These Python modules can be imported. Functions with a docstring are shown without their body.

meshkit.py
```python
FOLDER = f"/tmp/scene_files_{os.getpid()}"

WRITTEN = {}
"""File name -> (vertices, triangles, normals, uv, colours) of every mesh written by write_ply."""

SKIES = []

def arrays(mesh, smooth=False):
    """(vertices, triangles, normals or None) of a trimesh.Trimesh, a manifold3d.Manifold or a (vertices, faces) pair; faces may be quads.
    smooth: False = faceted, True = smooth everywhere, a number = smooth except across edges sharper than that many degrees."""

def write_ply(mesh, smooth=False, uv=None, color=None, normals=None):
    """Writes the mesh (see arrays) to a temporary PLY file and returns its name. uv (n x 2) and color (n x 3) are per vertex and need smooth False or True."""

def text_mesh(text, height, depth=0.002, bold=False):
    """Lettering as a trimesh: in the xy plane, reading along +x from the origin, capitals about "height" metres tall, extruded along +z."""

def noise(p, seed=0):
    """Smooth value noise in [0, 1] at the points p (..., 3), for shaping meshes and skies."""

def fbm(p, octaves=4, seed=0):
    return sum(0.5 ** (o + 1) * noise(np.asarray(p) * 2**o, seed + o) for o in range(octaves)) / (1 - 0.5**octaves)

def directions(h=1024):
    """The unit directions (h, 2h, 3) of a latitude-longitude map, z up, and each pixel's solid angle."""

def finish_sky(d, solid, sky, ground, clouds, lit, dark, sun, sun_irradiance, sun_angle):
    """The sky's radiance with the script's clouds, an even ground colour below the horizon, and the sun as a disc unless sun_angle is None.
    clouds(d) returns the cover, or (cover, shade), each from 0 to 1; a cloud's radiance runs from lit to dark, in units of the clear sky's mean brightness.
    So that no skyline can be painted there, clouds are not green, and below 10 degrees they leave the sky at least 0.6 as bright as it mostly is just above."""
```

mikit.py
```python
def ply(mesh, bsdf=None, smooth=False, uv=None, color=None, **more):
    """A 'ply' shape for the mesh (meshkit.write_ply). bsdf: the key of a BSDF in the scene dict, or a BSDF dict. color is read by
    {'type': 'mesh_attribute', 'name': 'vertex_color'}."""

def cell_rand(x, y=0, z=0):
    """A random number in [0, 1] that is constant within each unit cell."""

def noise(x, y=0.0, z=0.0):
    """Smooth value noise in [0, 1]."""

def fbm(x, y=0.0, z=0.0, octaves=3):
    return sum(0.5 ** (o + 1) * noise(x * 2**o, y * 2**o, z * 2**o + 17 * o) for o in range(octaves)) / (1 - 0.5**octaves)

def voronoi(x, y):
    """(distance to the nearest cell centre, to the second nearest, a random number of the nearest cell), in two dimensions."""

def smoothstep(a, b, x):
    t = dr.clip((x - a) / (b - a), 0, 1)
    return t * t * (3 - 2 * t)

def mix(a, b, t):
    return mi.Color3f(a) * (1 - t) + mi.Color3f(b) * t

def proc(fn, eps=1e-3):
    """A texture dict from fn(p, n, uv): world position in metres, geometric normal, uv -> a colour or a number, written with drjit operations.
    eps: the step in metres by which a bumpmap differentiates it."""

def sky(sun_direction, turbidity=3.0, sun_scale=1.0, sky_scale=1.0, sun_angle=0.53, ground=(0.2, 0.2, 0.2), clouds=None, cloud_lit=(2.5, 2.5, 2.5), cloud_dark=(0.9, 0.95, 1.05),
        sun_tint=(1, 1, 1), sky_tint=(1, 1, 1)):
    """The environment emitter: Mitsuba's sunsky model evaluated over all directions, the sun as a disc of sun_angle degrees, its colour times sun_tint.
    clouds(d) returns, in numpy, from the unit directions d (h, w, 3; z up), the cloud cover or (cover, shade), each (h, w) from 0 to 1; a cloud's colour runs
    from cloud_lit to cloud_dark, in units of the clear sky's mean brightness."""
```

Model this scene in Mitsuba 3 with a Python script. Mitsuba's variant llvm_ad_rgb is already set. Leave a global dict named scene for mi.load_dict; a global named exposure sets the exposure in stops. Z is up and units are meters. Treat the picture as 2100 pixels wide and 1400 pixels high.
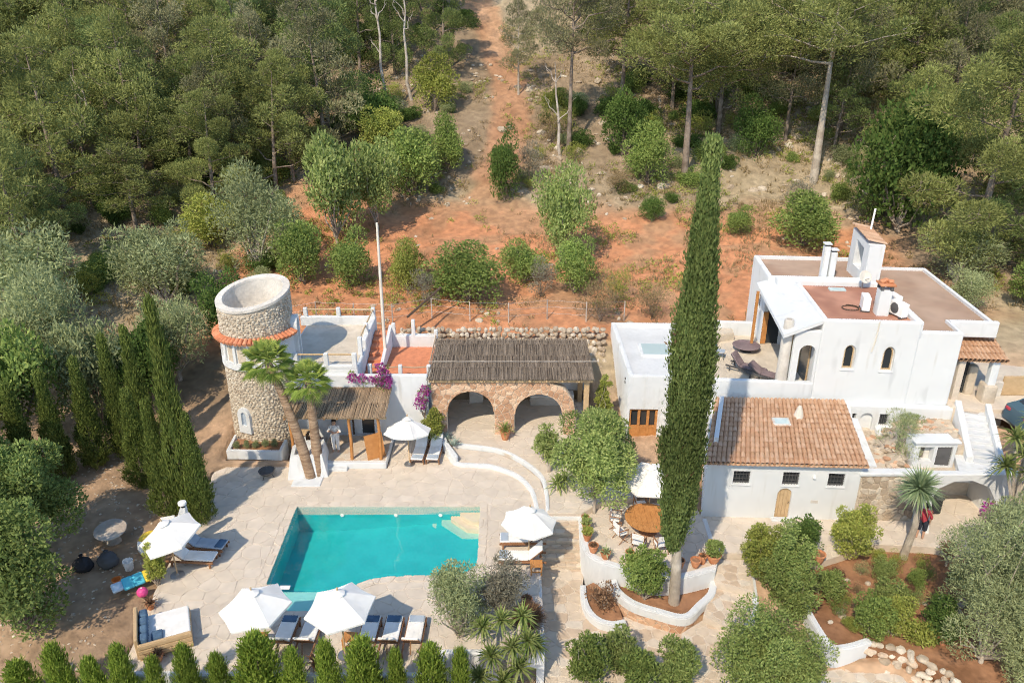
import math, random
import numpy as np, trimesh, drjit as dr, mitsuba as mi, mikit, meshkit
from manifold3d import Manifold, CrossSection, FillRule, OpType
from shapely.geometry import Polygon, Point, box as sbox, LineString
from shapely.ops import unary_union
from shapely import affinity
from scipy.spatial import Voronoi
from scipy.interpolate import RBFInterpolator
T = mi.ScalarTransform4f
PI = math.pi

# ---------------------------------------------------------------- camera, sky, exposure
scene, labels = {}, {}
exposure = 1.70
PITCH = math.radians(23.3)
scene['camera'] = {'type': 'perspective', 'fov': 66.55, 'fov_axis': 'x', 'near_clip': 0.5, 'far_clip': 2000.0,
                   'to_world': T().look_at(origin=[0, 0, 20.5], target=[0, math.cos(PITCH), 20.5 - math.sin(PITCH)], up=[0, 0, 1])}
SUN = (-0.44, -0.86, 1.0)
scene['sky'] = mikit.sky(SUN, turbidity=3, sky_scale=2.35, sun_tint=(0.94, 0.975, 1.0), sky_tint=(1.06, 1.0, 0.90))

# ---------------------------------------------------------------- materials
def C(*c): return mi.Color3f(*c)
N3 = lambda p, s: mikit.fbm(p.x * s, p.y * s, p.z * s)
def mat(key, fn, rough=0.8, bump=None, bscale=0.01, eps=0.004, spec=0.3, **k):
    base = {'type': 'rgb', 'value': list(fn)} if isinstance(fn, (tuple, list)) else mikit.proc(fn)
    b = {'type': 'principled', 'base_color': base, 'roughness': rough, 'specular': spec, **k}
    if bump is not None:
        b = {'type': 'bumpmap', 'arbitrary': mikit.proc(bump, eps), 'scale': bscale, 'bsdf': b}
    scene[key] = {'type': 'twosided', 'bsdf': b}
def leaf(key, c1, c2, trans=0.7, var=0.35, freq=0.3, rough=0.55):
    def f(p, n, uv, a=c1, b=c2):
        v = mikit.noise(p.x * freq, p.y * freq, p.z * freq)
        return mikit.mix(a, b, uv.x) * (1 - var + 2 * var * v)
    scene[key] = {'type': 'principledthin', 'base_color': mikit.proc(f), 'roughness': rough, 'diff_trans': trans, 'eta': 1.3}
def tone(c1, c2, s, amp=0.0, s2=9.0):
    def f(p, n, uv):
        v = mikit.smoothstep(0.3, 0.7, N3(p, s))
        return mikit.mix(c1, c2, v) * (1 - amp + 2 * amp * N3(p, s2))
    return f
def plaster(p, n, uv):
    v = N3(p, 0.7); s = mikit.smoothstep(0.62, 0.8, mikit.fbm(p.x * 2.3, p.y * 2.3, p.z * 0.5))
    st = mikit.smoothstep(0.55, 0.85, mikit.fbm(p.x * 5.0, p.y * 5.0, p.z * 0.35)) * mikit.smoothstep(0.35, 0.7, v)
    return mikit.mix((0.575, 0.595, 0.615), (0.635, 0.655, 0.675), v) * (1 - 0.12 * s) * mikit.mix((1, 1, 1), (0.86, 0.83, 0.78), st)
mat('plaster', plaster, 0.85, lambda p, n, uv: N3(p, 3.0) + 0.25 * N3(p, 17.0), 0.025)
mat('plaster_cap', tone((0.52, 0.535, 0.55), (0.57, 0.585, 0.60), 1.2, 0.06), 0.85, lambda p, n, uv: N3(p, 5.0), 0.02)
def stone(key, pal, s=0.9, bump=0.03, amp=0.28, fr=6.0):
    def f(p, n, uv):
        c = mikit.mix(pal[0], pal[1], mikit.smoothstep(0.15, 0.55, uv.x)); c = mikit.mix(c, C(*pal[2]), mikit.smoothstep(0.55, 0.95, uv.x))
        return c * (1 - amp + 2 * amp * N3(p, fr))
    mat(key, f, 0.9, lambda p, n, uv: N3(p, 9.0) + 0.4 * N3(p, 31.0), bump)
stone('tower_stone', ((0.36, 0.30, 0.235), (0.46, 0.405, 0.33), (0.56, 0.51, 0.43)))
stone('arch_stone', ((0.42, 0.245, 0.155), (0.53, 0.34, 0.225), (0.60, 0.435, 0.315)))
stone('paving', ((0.555, 0.485, 0.41), (0.575, 0.505, 0.425), (0.59, 0.52, 0.445)), bump=0.008, amp=0.13, fr=2.5)
stone('path_stone', ((0.50, 0.395, 0.30), (0.55, 0.46, 0.365), (0.575, 0.51, 0.435)), bump=0.015, amp=0.2, fr=4.0)
stone('roof_tile', ((0.44, 0.26, 0.16), (0.49, 0.31, 0.20), (0.52, 0.35, 0.24)), bump=0.012, amp=0.2)
stone('red_tile', ((0.50, 0.19, 0.10), (0.56, 0.22, 0.12), (0.60, 0.27, 0.16)), bump=0.008)
stone('rubble_stone', ((0.36, 0.29, 0.22), (0.46, 0.39, 0.31), (0.54, 0.48, 0.40)))
mat('mortar', tone((0.44, 0.375, 0.30), (0.53, 0.46, 0.375), 2.0, 0.15), 0.95)
mat('joint', tone((0.53, 0.46, 0.385), (0.57, 0.495, 0.415), 1.5, 0.1), 0.95)
mat('concrete', tone((0.50, 0.47, 0.43), (0.62, 0.59, 0.55), 1.1, 0.12), 0.9, lambda p, n, uv: N3(p, 8.0), 0.02)
mat('terrace_floor', tone((0.50, 0.44, 0.36), (0.58, 0.52, 0.44), 1.4, 0.1), 0.9)
mat('red_roof', tone((0.30, 0.145, 0.10), (0.42, 0.22, 0.155), 0.8, 0.14, 3.0), 0.85, lambda p, n, uv: N3(p, 10.0), 0.01)
mat('brown_roof', tone((0.30, 0.20, 0.145), (0.37, 0.265, 0.20), 0.5, 0.16, 1.7), 0.85, lambda p, n, uv: N3(p, 10.0), 0.01)
def reedcol(p, n, uv):
    return mikit.mix((0.115, 0.09, 0.07), (0.285, 0.23, 0.18), uv.x) * (0.7 + 0.6 * N3(p, 2.0))
mat('reed', reedcol, 0.9)
mat('reed_warm', lambda p, n, uv: mikit.mix((0.22, 0.155, 0.10), (0.46, 0.34, 0.225), uv.x) * (0.7 + 0.6 * N3(p, 2.0)), 0.9)
def woodf(c1, c2):
    def f(p, n, uv):
        g = mikit.fbm(p.x * 6, p.y * 6, p.z * 6)
        return mikit.mix(c1, c2, g)
    return f
mat('orange_wood', woodf((0.36, 0.15, 0.045), (0.52, 0.25, 0.09)), 0.55)
mat('teak', woodf((0.20, 0.095, 0.05), (0.33, 0.17, 0.09)), 0.6)
mat('pale_wood', woodf((0.42, 0.29, 0.16), (0.56, 0.41, 0.25)), 0.65)
mat('dark_wood', woodf((0.06, 0.04, 0.03), (0.11, 0.075, 0.05)), 0.6)
mat('metal', (0.34, 0.34, 0.35), 0.4, metallic=0.8)
mat('black', (0.025, 0.025, 0.03), 0.6)
mat('dark_grey', tone((0.07, 0.07, 0.075), (0.10, 0.10, 0.105), 2.0), 0.7)
mat('white_paint', tone((0.76, 0.75, 0.73), (0.82, 0.81, 0.80), 2.0), 0.5)
mat('pole_paint', tone((0.62, 0.56, 0.48), (0.72, 0.68, 0.60), 1.5), 0.6)
mat('beige_metal', tone((0.55, 0.51, 0.45), (0.63, 0.60, 0.54), 1.5), 0.5)
mat('mattress', tone((0.70, 0.69, 0.67), (0.78, 0.77, 0.76), 3.0, 0.05), 0.9, lambda p, n, uv: N3(p, 7.0), 0.02)
mat('navy', tone((0.055, 0.10, 0.17), (0.09, 0.16, 0.25), 4.0), 0.9)
mat('grey_blue', tone((0.30, 0.36, 0.44), (0.38, 0.44, 0.52), 3.0), 0.9)
mat('mauve', tone((0.16, 0.12, 0.13), (0.22, 0.17, 0.18), 3.0), 0.85)
mat('terracotta', tone((0.42, 0.17, 0.08), (0.56, 0.26, 0.14), 2.5, 0.15), 0.8)
mat('bark', tone((0.16, 0.125, 0.10), (0.27, 0.22, 0.185), 1.8, 0.25, 7.0), 0.95, lambda p, n, uv: mikit.fbm(p.x * 9, p.y * 9, p.z * 3), 0.05)
mat('pale_bark', tone((0.34, 0.29, 0.24), (0.46, 0.41, 0.35), 1.8, 0.2, 7.0), 0.95, lambda p, n, uv: mikit.fbm(p.x * 9, p.y * 9, p.z * 3), 0.04)
mat('dead_wood', tone((0.36, 0.31, 0.27), (0.50, 0.45, 0.40), 2.0, 0.15), 0.95)
mat('palm_bark', lambda p, n, uv: mikit.mix((0.20, 0.13, 0.085), (0.37, 0.26, 0.18), mikit.smoothstep(0.25, 0.75, mikit.fbm(p.x * 3, p.y * 3, p.z * 14))), 0.95, lambda p, n, uv: mikit.fbm(p.x * 4, p.y * 4, p.z * 16), 0.05)
mat('rope', (0.38, 0.29, 0.20), 0.9)
mat('skin', (0.50, 0.30, 0.21), 0.6)
mat('hair', (0.06, 0.04, 0.03), 0.6)
mat('white_cloth', (0.74, 0.73, 0.72), 0.9)
mat('dark_cloth', (0.035, 0.04, 0.06), 0.9)
mat('red_cloth', (0.45, 0.06, 0.08), 0.9)
mat('pink', (0.62, 0.07, 0.25), 0.5)
mat('yellow', (0.72, 0.52, 0.06), 0.4)
mat('aqua', (0.10, 0.50, 0.66), 0.4)
mat('pale_blue', (0.45, 0.58, 0.70), 0.5)
mat('orange_plastic', (0.62, 0.20, 0.05), 0.5)
mat('car_paint', (0.06, 0.11, 0.145), 0.35, clearcoat=0.8)
mat('tyre', (0.03, 0.03, 0.03), 0.9)
mat('window_dark', (0.03, 0.035, 0.04), 0.15, spec=0.6)
mat('interior', tone((0.15, 0.13, 0.11), (0.22, 0.19, 0.16), 1.0), 0.9)
mat('skylight', (0.42, 0.52, 0.54), 0.15, spec=0.6)
mat('pool_tile', tone((0.010, 0.37, 0.385), (0.015, 0.41, 0.42), 1.5, 0.04), 0.4)
mat('pool_pale', (0.22, 0.56, 0.53), 0.4)
mat('pool_step_low', tone((0.27, 0.50, 0.42), (0.32, 0.54, 0.45), 1.5, 0.05), 0.5)
mat('pool_step', tone((0.62, 0.50, 0.34), (0.68, 0.56, 0.40), 1.5, 0.05), 0.5)
mat('bed_soil', tone((0.21, 0.105, 0.055), (0.33, 0.175, 0.10), 1.3, 0.25, 6.0), 1.0, lambda p, n, uv: N3(p, 8.0), 0.06)
mat('drive', tone((0.46, 0.40, 0.34), (0.54, 0.49, 0.42), 0.9, 0.1), 0.95)
scene['glass'] = {'type': 'thindielectric', 'int_ior': 1.5}
scene['water_top'] = {'type': 'thindielectric', 'int_ior': 1.33}
scene['cloth'] = {'type': 'principledthin', 'base_color': mikit.proc(tone((0.80, 0.79, 0.77), (0.86, 0.855, 0.84), 3.0)), 'roughness': 0.9, 'diff_trans': 0.35, 'eta': 1.3}
leaf('leaf_pine', (0.185, 0.212, 0.068), (0.35, 0.378, 0.14), var=0.42)
leaf('leaf_pine_green', (0.14, 0.19, 0.065), (0.28, 0.335, 0.125), var=0.42)
leaf('leaf_pine_dry', (0.20, 0.20, 0.105), (0.34, 0.33, 0.195), var=0.4)
leaf('leaf_olive', (0.235, 0.277, 0.131), (0.447, 0.491, 0.265))
leaf('leaf_bush', (0.149, 0.228, 0.060), (0.348, 0.424, 0.133))
leaf('leaf_bright', (0.192, 0.272, 0.079), (0.434, 0.493, 0.193))
leaf('leaf_dark', (0.069, 0.132, 0.034), (0.167, 0.236, 0.069))
leaf('leaf_cypress', (0.106, 0.152, 0.036), (0.235, 0.278, 0.079))
leaf('leaf_tall', (0.161, 0.240, 0.072), (0.348, 0.424, 0.145))
leaf('leaf_spire', (0.105, 0.16, 0.05), (0.25, 0.31, 0.11))
leaf('leaf_hedge', (0.170, 0.273, 0.041), (0.358, 0.445, 0.088))
leaf('leaf_clip', (0.174, 0.260, 0.072), (0.434, 0.506, 0.181))
leaf('leaf_clip_yellow', (0.235, 0.285, 0.060), (0.459, 0.474, 0.139))
leaf('leaf_yucca', (0.13, 0.20, 0.045), (0.38, 0.42, 0.16), trans=0.5)
leaf('leaf_dragon', (0.13, 0.19, 0.09), (0.33, 0.40, 0.24), trans=0.4)
leaf('leaf_palm', (0.201, 0.299, 0.062), (0.466, 0.523, 0.152), trans=0.5)
leaf('leaf_agave', (0.24, 0.32, 0.28), (0.38, 0.45, 0.40), trans=0.2)
leaf('leaf_brown', (0.16, 0.09, 0.055), (0.30, 0.20, 0.13))
leaf('leaf_dry', (0.26, 0.19, 0.10), (0.42, 0.33, 0.19))
leaf('leaf_grey', (0.20, 0.19, 0.14), (0.34, 0.32, 0.25))
leaf('flower', (0.36, 0.05, 0.26), (0.55, 0.14, 0.43), trans=0.6)

# ---------------------------------------------------------------- helpers: names, entries, shapes
COUNT = {}
def numbered(name):
    n = COUNT.get(name, 0); COUNT[name] = n + 1
    return name if n == 0 else f'{name}_{n:03d}'
def lab(key, label, cat=None, group=None, kind=None):
    d = {}
    if label: d['label'] = label
    if cat: d['category'] = cat
    if group: d['group'] = group
    if kind: d['kind'] = kind
    labels[key] = d
def thing(name, label, cat, group=None):
    k = numbered(name); lab(k, label, cat, group); return k
def vf(m):
    if isinstance(m, list):
        vs, fs, n = [], [], 0
        for x in m:
            v, f = vf(x); vs.append(v); fs.append(f + n); n += len(v)
        return np.vstack(vs), np.vstack(fs)
    if isinstance(m, Manifold):
        q = m.to_mesh(); return np.array(q.vert_properties[:, :3], float), np.array(q.tri_verts, int)
    if isinstance(m, tuple):
        f = np.asarray(m[1], int)
        if f.shape[1] == 4: f = np.vstack([f[:, [0, 1, 2]], f[:, [0, 2, 3]]])
        return np.asarray(m[0], float), f
    return np.array(m.vertices, float), np.array(m.faces, int)
UVM = {k for k in scene if k.startswith('leaf_') or k in ('tower_stone', 'arch_stone', 'paving', 'path_stone', 'roof_tile', 'red_tile', 'rubble_stone', 'reed', 'reed_warm', 'flower')}
def put(key, m, bsdf, smooth=False, uv=None, to=None):
    m = vf(m)
    if uv is None and bsdf in UVM: uv = np.full((1, 2), .45)
    if uv is not None and smooth is not False and smooth is not True:   # alike uv all over: split the sharp edges first
        m = vf(trimesh.graph.smooth_shade(trimesh.Trimesh(*m, process=False), angle=math.radians(smooth), facet_minarea=None)); smooth = True
    if uv is not None and len(uv) != len(m[0]): uv = np.tile(uv[:1], (len(m[0]), 1))
    d = mikit.ply(m, bsdf, smooth=smooth, uv=uv)
    if to is not None: d['to_world'] = to
    scene[key] = d
    return key
def part(parent, name, m, bsdf, smooth=False, uv=None, label=None, kind=None, to=None):
    k = numbered(parent + '__' + name)
    put(k, m, bsdf, smooth, uv, to)
    if label or kind: lab(k, label, None, None, kind)
    return k
def solo(name, m, bsdf, label, cat, group=None, smooth=False, uv=None, kind=None, to=None):
    k = numbered(name); lab(k, label, cat, group, kind); return put(k, m, bsdf, smooth, uv, to)
def struct(name, m, bsdf, smooth=False, uv=None):
    k = numbered(name); lab(k, None, None, None, 'structure'); return put(k, m, bsdf, smooth, uv)

class Fr:
    "a local frame: origin, turn about z"
    def __init__(s, x=0, y=0, z=0, deg=0):
        a = math.radians(deg); s.R = np.array([[math.cos(a), -math.sin(a), 0], [math.sin(a), math.cos(a), 0], [0, 0, 1]]); s.o = np.array([x, y, z], float)
    def __call__(s, m):
        v, f = vf(m); return v @ s.R.T + s.o, f
    def pt(s, x, y, z=0): return s.R @ np.array([x, y, z], float) + s.o
    def mat(s):
        M = np.eye(4); M[:3, :3] = s.R; M[:3, 3] = s.o; return T(M)
I = Fr()
def move(m, d): v, f = vf(m); return v + np.asarray(d, float), f
def rot(m, axis, deg, c=(0, 0, 0)):
    v, f = vf(m); R = trimesh.transformations.rotation_matrix(math.radians(deg), axis)[:3, :3]; c = np.asarray(c, float)
    return (v - c) @ R.T + c, f
BOXF = np.array([[0, 2, 3], [0, 3, 1], [4, 5, 7], [4, 7, 6], [0, 1, 5], [0, 5, 4], [2, 6, 7], [2, 7, 3], [0, 4, 6], [0, 6, 2], [1, 3, 7], [1, 7, 5]])
def bx(x0, x1, y0, y1, z0, z1):
    return np.array([[x, y, z] for z in (z0, z1) for y in (y0, y1) for x in (x0, x1)], float), BOXF
def sp(r, n=12): return Manifold.sphere(r, n)
def rbox(x0, x1, y0, y1, z0, z1, r=0.05, n=12):
    r = min(r, (x1 - x0) / 2.02, (y1 - y0) / 2.02, (z1 - z0) / 2.02)
    return Manifold.batch_hull([sp(r, n).translate((x, y, z)) for x in (x0 + r, x1 - r) for y in (y0 + r, y1 - r) for z in (z0 + r, z1 - r)])
def mbox(x0, x1, y0, y1, z0, z1): return Manifold.cube((x1 - x0, y1 - y0, z1 - z0)).translate((x0, y0, z0))
def prism(poly, z0, z1):
    "a manifold from a shapely polygon (with holes)"
    poly = poly.buffer(0)
    out = []
    for g in getattr(poly, 'geoms', [poly]):
        rings = [np.array(g.exterior.coords)[:-1]] + [np.array(h.coords)[:-1] for h in g.interiors]
        out.append(CrossSection([r.tolist() for r in rings], fillrule=FillRule.EvenOdd).extrude(z1 - z0).translate((0, 0, z0)))
    return Manifold.batch_boolean(out, OpType.Add) if len(out) > 1 else out[0]
def soft_prism(poly, z0, z1, r=0.05):
    return prism(poly, z0, z1 - r) + prism(poly.buffer(-r * 0.3), z1 - r - 0.001, z1 - r * 0.3) + prism(poly.buffer(-r), z1 - r * 0.31, z1)
def front(poly, y0, y1):
    "poly drawn in (x, z), extruded in y from y0 to y1"
    return prism(poly, 0, y1 - y0).rotate((90, 0, 0)).translate((0, y1, 0))
def archpoly(x0, x1, z0, z1, rise=None, n=10):
    r = (x1 - x0) / 2; h = r if rise is None else rise
    a = np.linspace(0, PI, n + 1)
    return Polygon([(x0, z0), (x1, z0)] + [((x0 + x1) / 2 + r * math.cos(t), z1 - h + h * math.sin(t)) for t in a])
def tube(pts, rad, n=6, cap=True):
    p = np.asarray(pts, float); r = np.broadcast_to(rad, (len(p),)).astype(float)
    t = np.gradient(p, axis=0); t /= np.linalg.norm(t, axis=1, keepdims=True) + 1e-12
    ref = np.array([0, 0, 1.0]) if abs(t[:, 2]).mean() < 0.8 else np.array([1.0, 0, 0])
    a = np.cross(t, ref); a /= np.linalg.norm(a, axis=1, keepdims=True) + 1e-12; b = np.cross(t, a)
    ang = np.arange(n) * 2 * PI / n
    v = p[:, None] + r[:, None, None] * (np.cos(ang)[None, :, None] * a[:, None] - np.sin(ang)[None, :, None] * b[:, None])
    i, j = np.meshgrid(np.arange(len(p) - 1), np.arange(n), indexing='ij')
    q = np.stack([i * n + j, i * n + (j + 1) % n, (i + 1) * n + (j + 1) % n, (i + 1) * n + j], -1).reshape(-1, 4)
    v = v.reshape(-1, 3); f = np.vstack([q[:, [0, 2, 1]], q[:, [0, 3, 2]]])
    if cap:
        m = len(v); v = np.vstack([v, p[0], p[-1]]); e = (len(p) - 1) * n
        f = np.vstack([f] + [[[m, k, (k + 1) % n], [m + 1, e + (k + 1) % n, e + k]] for k in range(n)])
    return v, f[:, ::-1]
def lathe(prof, n=20, c=(0, 0, 0)):
    prof = np.asarray(prof, float); ang = np.arange(n) * 2 * PI / n; k = len(prof)
    v = np.stack([prof[:, None, 0] * np.cos(ang), prof[:, None, 0] * np.sin(ang), np.repeat(prof[:, None, 1], n, 1)], -1).reshape(-1, 3) + np.asarray(c, float)
    i, j = np.meshgrid(np.arange(k - 1), np.arange(n), indexing='ij')
    q = np.stack([i * n + j, i * n + (j + 1) % n, (i + 1) * n + (j + 1) % n, (i + 1) * n + j], -1).reshape(-1, 4)
    return v, np.vstack([q[:, [0, 1, 2]], q[:, [0, 2, 3]]])
def smoothline(pts, n=6):
    "Catmull-Rom through pts"
    p = np.asarray(pts, float); p = np.vstack([2 * p[0] - p[1], p, 2 * p[-1] - p[-2]]); out = []
    for k in range(1, len(p) - 2):
        for t in np.linspace(0, 1, n, endpoint=False):
            a, b, c, d = p[k - 1:k + 3]
            out.append(0.5 * (2 * b + (c - a) * t + (2 * a - 5 * b + 4 * c - d) * t * t + (3 * b - a - 3 * c + d) * t ** 3))
    return np.array(out + [p[-2]])
def band(pts, w): return LineString(pts).buffer(w / 2, cap_style=2)
def cells(poly, size, joint, seed, stretch=1.0, jit=0.42):
    "irregular paving cells that fill the polygon"
    rg = np.random.default_rng(seed); x0, y0, x1, y1 = poly.buffer(size * 2).bounds
    sx, sy = size * stretch, size
    gx, gy = np.meshgrid(np.arange(x0, x1, sx), np.arange(y0, y1, sy)); gx = gx + (np.arange(gx.shape[0]) % 2)[:, None] * sx / 2
    P = np.stack([gx.ravel(), gy.ravel()], 1) + rg.uniform(-jit, jit, (gx.size, 2)) * [sx, sy]
    V = Voronoi(P); out = []
    for r in V.point_region:
        reg = V.regions[r]
        if not reg or -1 in reg: continue
        c = Polygon(V.vertices[reg]).intersection(poly).buffer(-joint / 2)
        for g in getattr(c, 'geoms', [c]):
            if isinstance(g, Polygon) and g.area > 0.12 * sx * sy:
                out.append(g.buffer(-size * 0.06, join_style=2).buffer(size * 0.06, quad_segs=1).simplify(size * 0.03))
    return [g for g in out if isinstance(g, Polygon) and not g.is_empty and len(g.exterior.coords) > 3]
def slabmesh(g, z0, z1, bev=0.01, rg=None, tilt=0.0):
    "one stone: sides, a bevel and a top; about 20 to 40 triangles"
    r = np.array(g.exterior.coords)[:-1]
    if Polygon(r).exterior.is_ccw is False: r = r[::-1]
    c = r.mean(0); n = len(r)
    ins = c + (r - c) * (1 - bev / (np.linalg.norm(r - c, axis=1, keepdims=True) + 1e-6))
    h = z1 + (rg.uniform(-tilt, tilt) if rg is not None else 0) + (((r - c) @ rg.uniform(-tilt, tilt, 2)) if rg is not None and tilt else 0)
    h = np.broadcast_to(h, (n,))
    v = np.vstack([np.c_[r, np.full(n, z0)], np.c_[r, h - bev * 0.7], np.c_[ins, h], [[c[0], c[1], h.mean()]]])
    f = []
    for k in range(n):
        m = (k + 1) % n
        f += [[k, m, n + m], [k, n + m, n + k], [n + k, n + m, 2 * n + m], [n + k, 2 * n + m, 2 * n + k], [2 * n + k, 2 * n + m, 3 * n]]
    return v, np.array(f)
def lay(parent, name, polys, z0, z1, bsdf, seed, bev=0.012, tilt=0.004, maps=None, most=300, near=None):
    "stones as parts of parent (the 'most' nearest), the rest as one stuff part"
    rg = np.random.default_rng(seed)
    polys = sorted(polys, key=near or (lambda g: g.centroid.y))
    rest, ruv = [], []
    for k, g in enumerate(polys):
        v, f = slabmesh(g, z0, z1, bev, rg, tilt)
        if maps: v = maps(v)
        uv = np.tile([rg.random(), 0.5], (len(v), 1))
        if k < most: part(parent, name, (v, f), bsdf, uv=uv)
        else: rest.append((v, f)); ruv.append(uv)
    if rest: part(parent, name + '_field', rest, bsdf, uv=np.vstack(ruv), kind='stuff')
def lumps(P, S, rg, seed=0, sub=1, flat=None):
    "many rough stones in one mesh: centres P (n,3), sizes S (n,3)"
    ico = trimesh.creation.icosphere(subdivisions=sub); b = np.array(ico.vertices); f = np.array(ico.faces); n, k = len(P), len(b)
    v = b[None] * (1 + 0.28 * (meshkit.noise((b[None] * 1.7 + rg.uniform(0, 90, (n, 1, 3))), seed) - 0.5) * 2)[..., None]
    a = rg.uniform(0, 2 * PI, n); ca, sa = np.cos(a)[:, None], np.sin(a)[:, None]
    v = v * np.asarray(S)[:, None]
    v = np.stack([v[..., 0] * ca - v[..., 1] * sa, v[..., 0] * sa + v[..., 1] * ca, v[..., 2]], -1) + np.asarray(P)[:, None]
    uv = np.repeat(rg.random(n), k); return (v.reshape(-1, 3), (f[None] + (np.arange(n) * k)[:, None, None]).reshape(-1, 3)), np.c_[uv, uv * 0 + 0.5]

# ---------------------------------------------------------------- the ground
DECK = Polygon([(-13.8, 32.6), (-14.4, 32.4), (-13.9, 29.5), (-13.35, 27.5), (-13.75, 25.6), (-13.6, 23.5), (-13.3, 21.5), (-13.1, 19.6), (-2.4, 19.6), (-2.4, 20.65), (1.14, 20.65), (1.14, 28.1), (1.1, 28.9), (0.9, 30.1), (0.25, 31.3),
                (-0.95, 32.15), (-2.7, 32.4), (-3.3, 33.6), (-3.7, 35.0), (-6.0, 35.0), (-6.0, 32.1), (-9.4, 32.1), (-11.2, 32.5)])
POOL = Polygon([(-9.6, 29.03), (-1.41, 29.05), (-1.37, 25.4), (-1.5, 24.85), (-1.9, 24.55), (-2.6, 24.42), (-4.0, 24.42), (-4.8, 24.36), (-5.5, 24.2), (-6.1, 23.85), (-6.2, 22.5), (-9.0, 22.5), (-9.0, 23.93), (-9.5, 23.93)])
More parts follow.
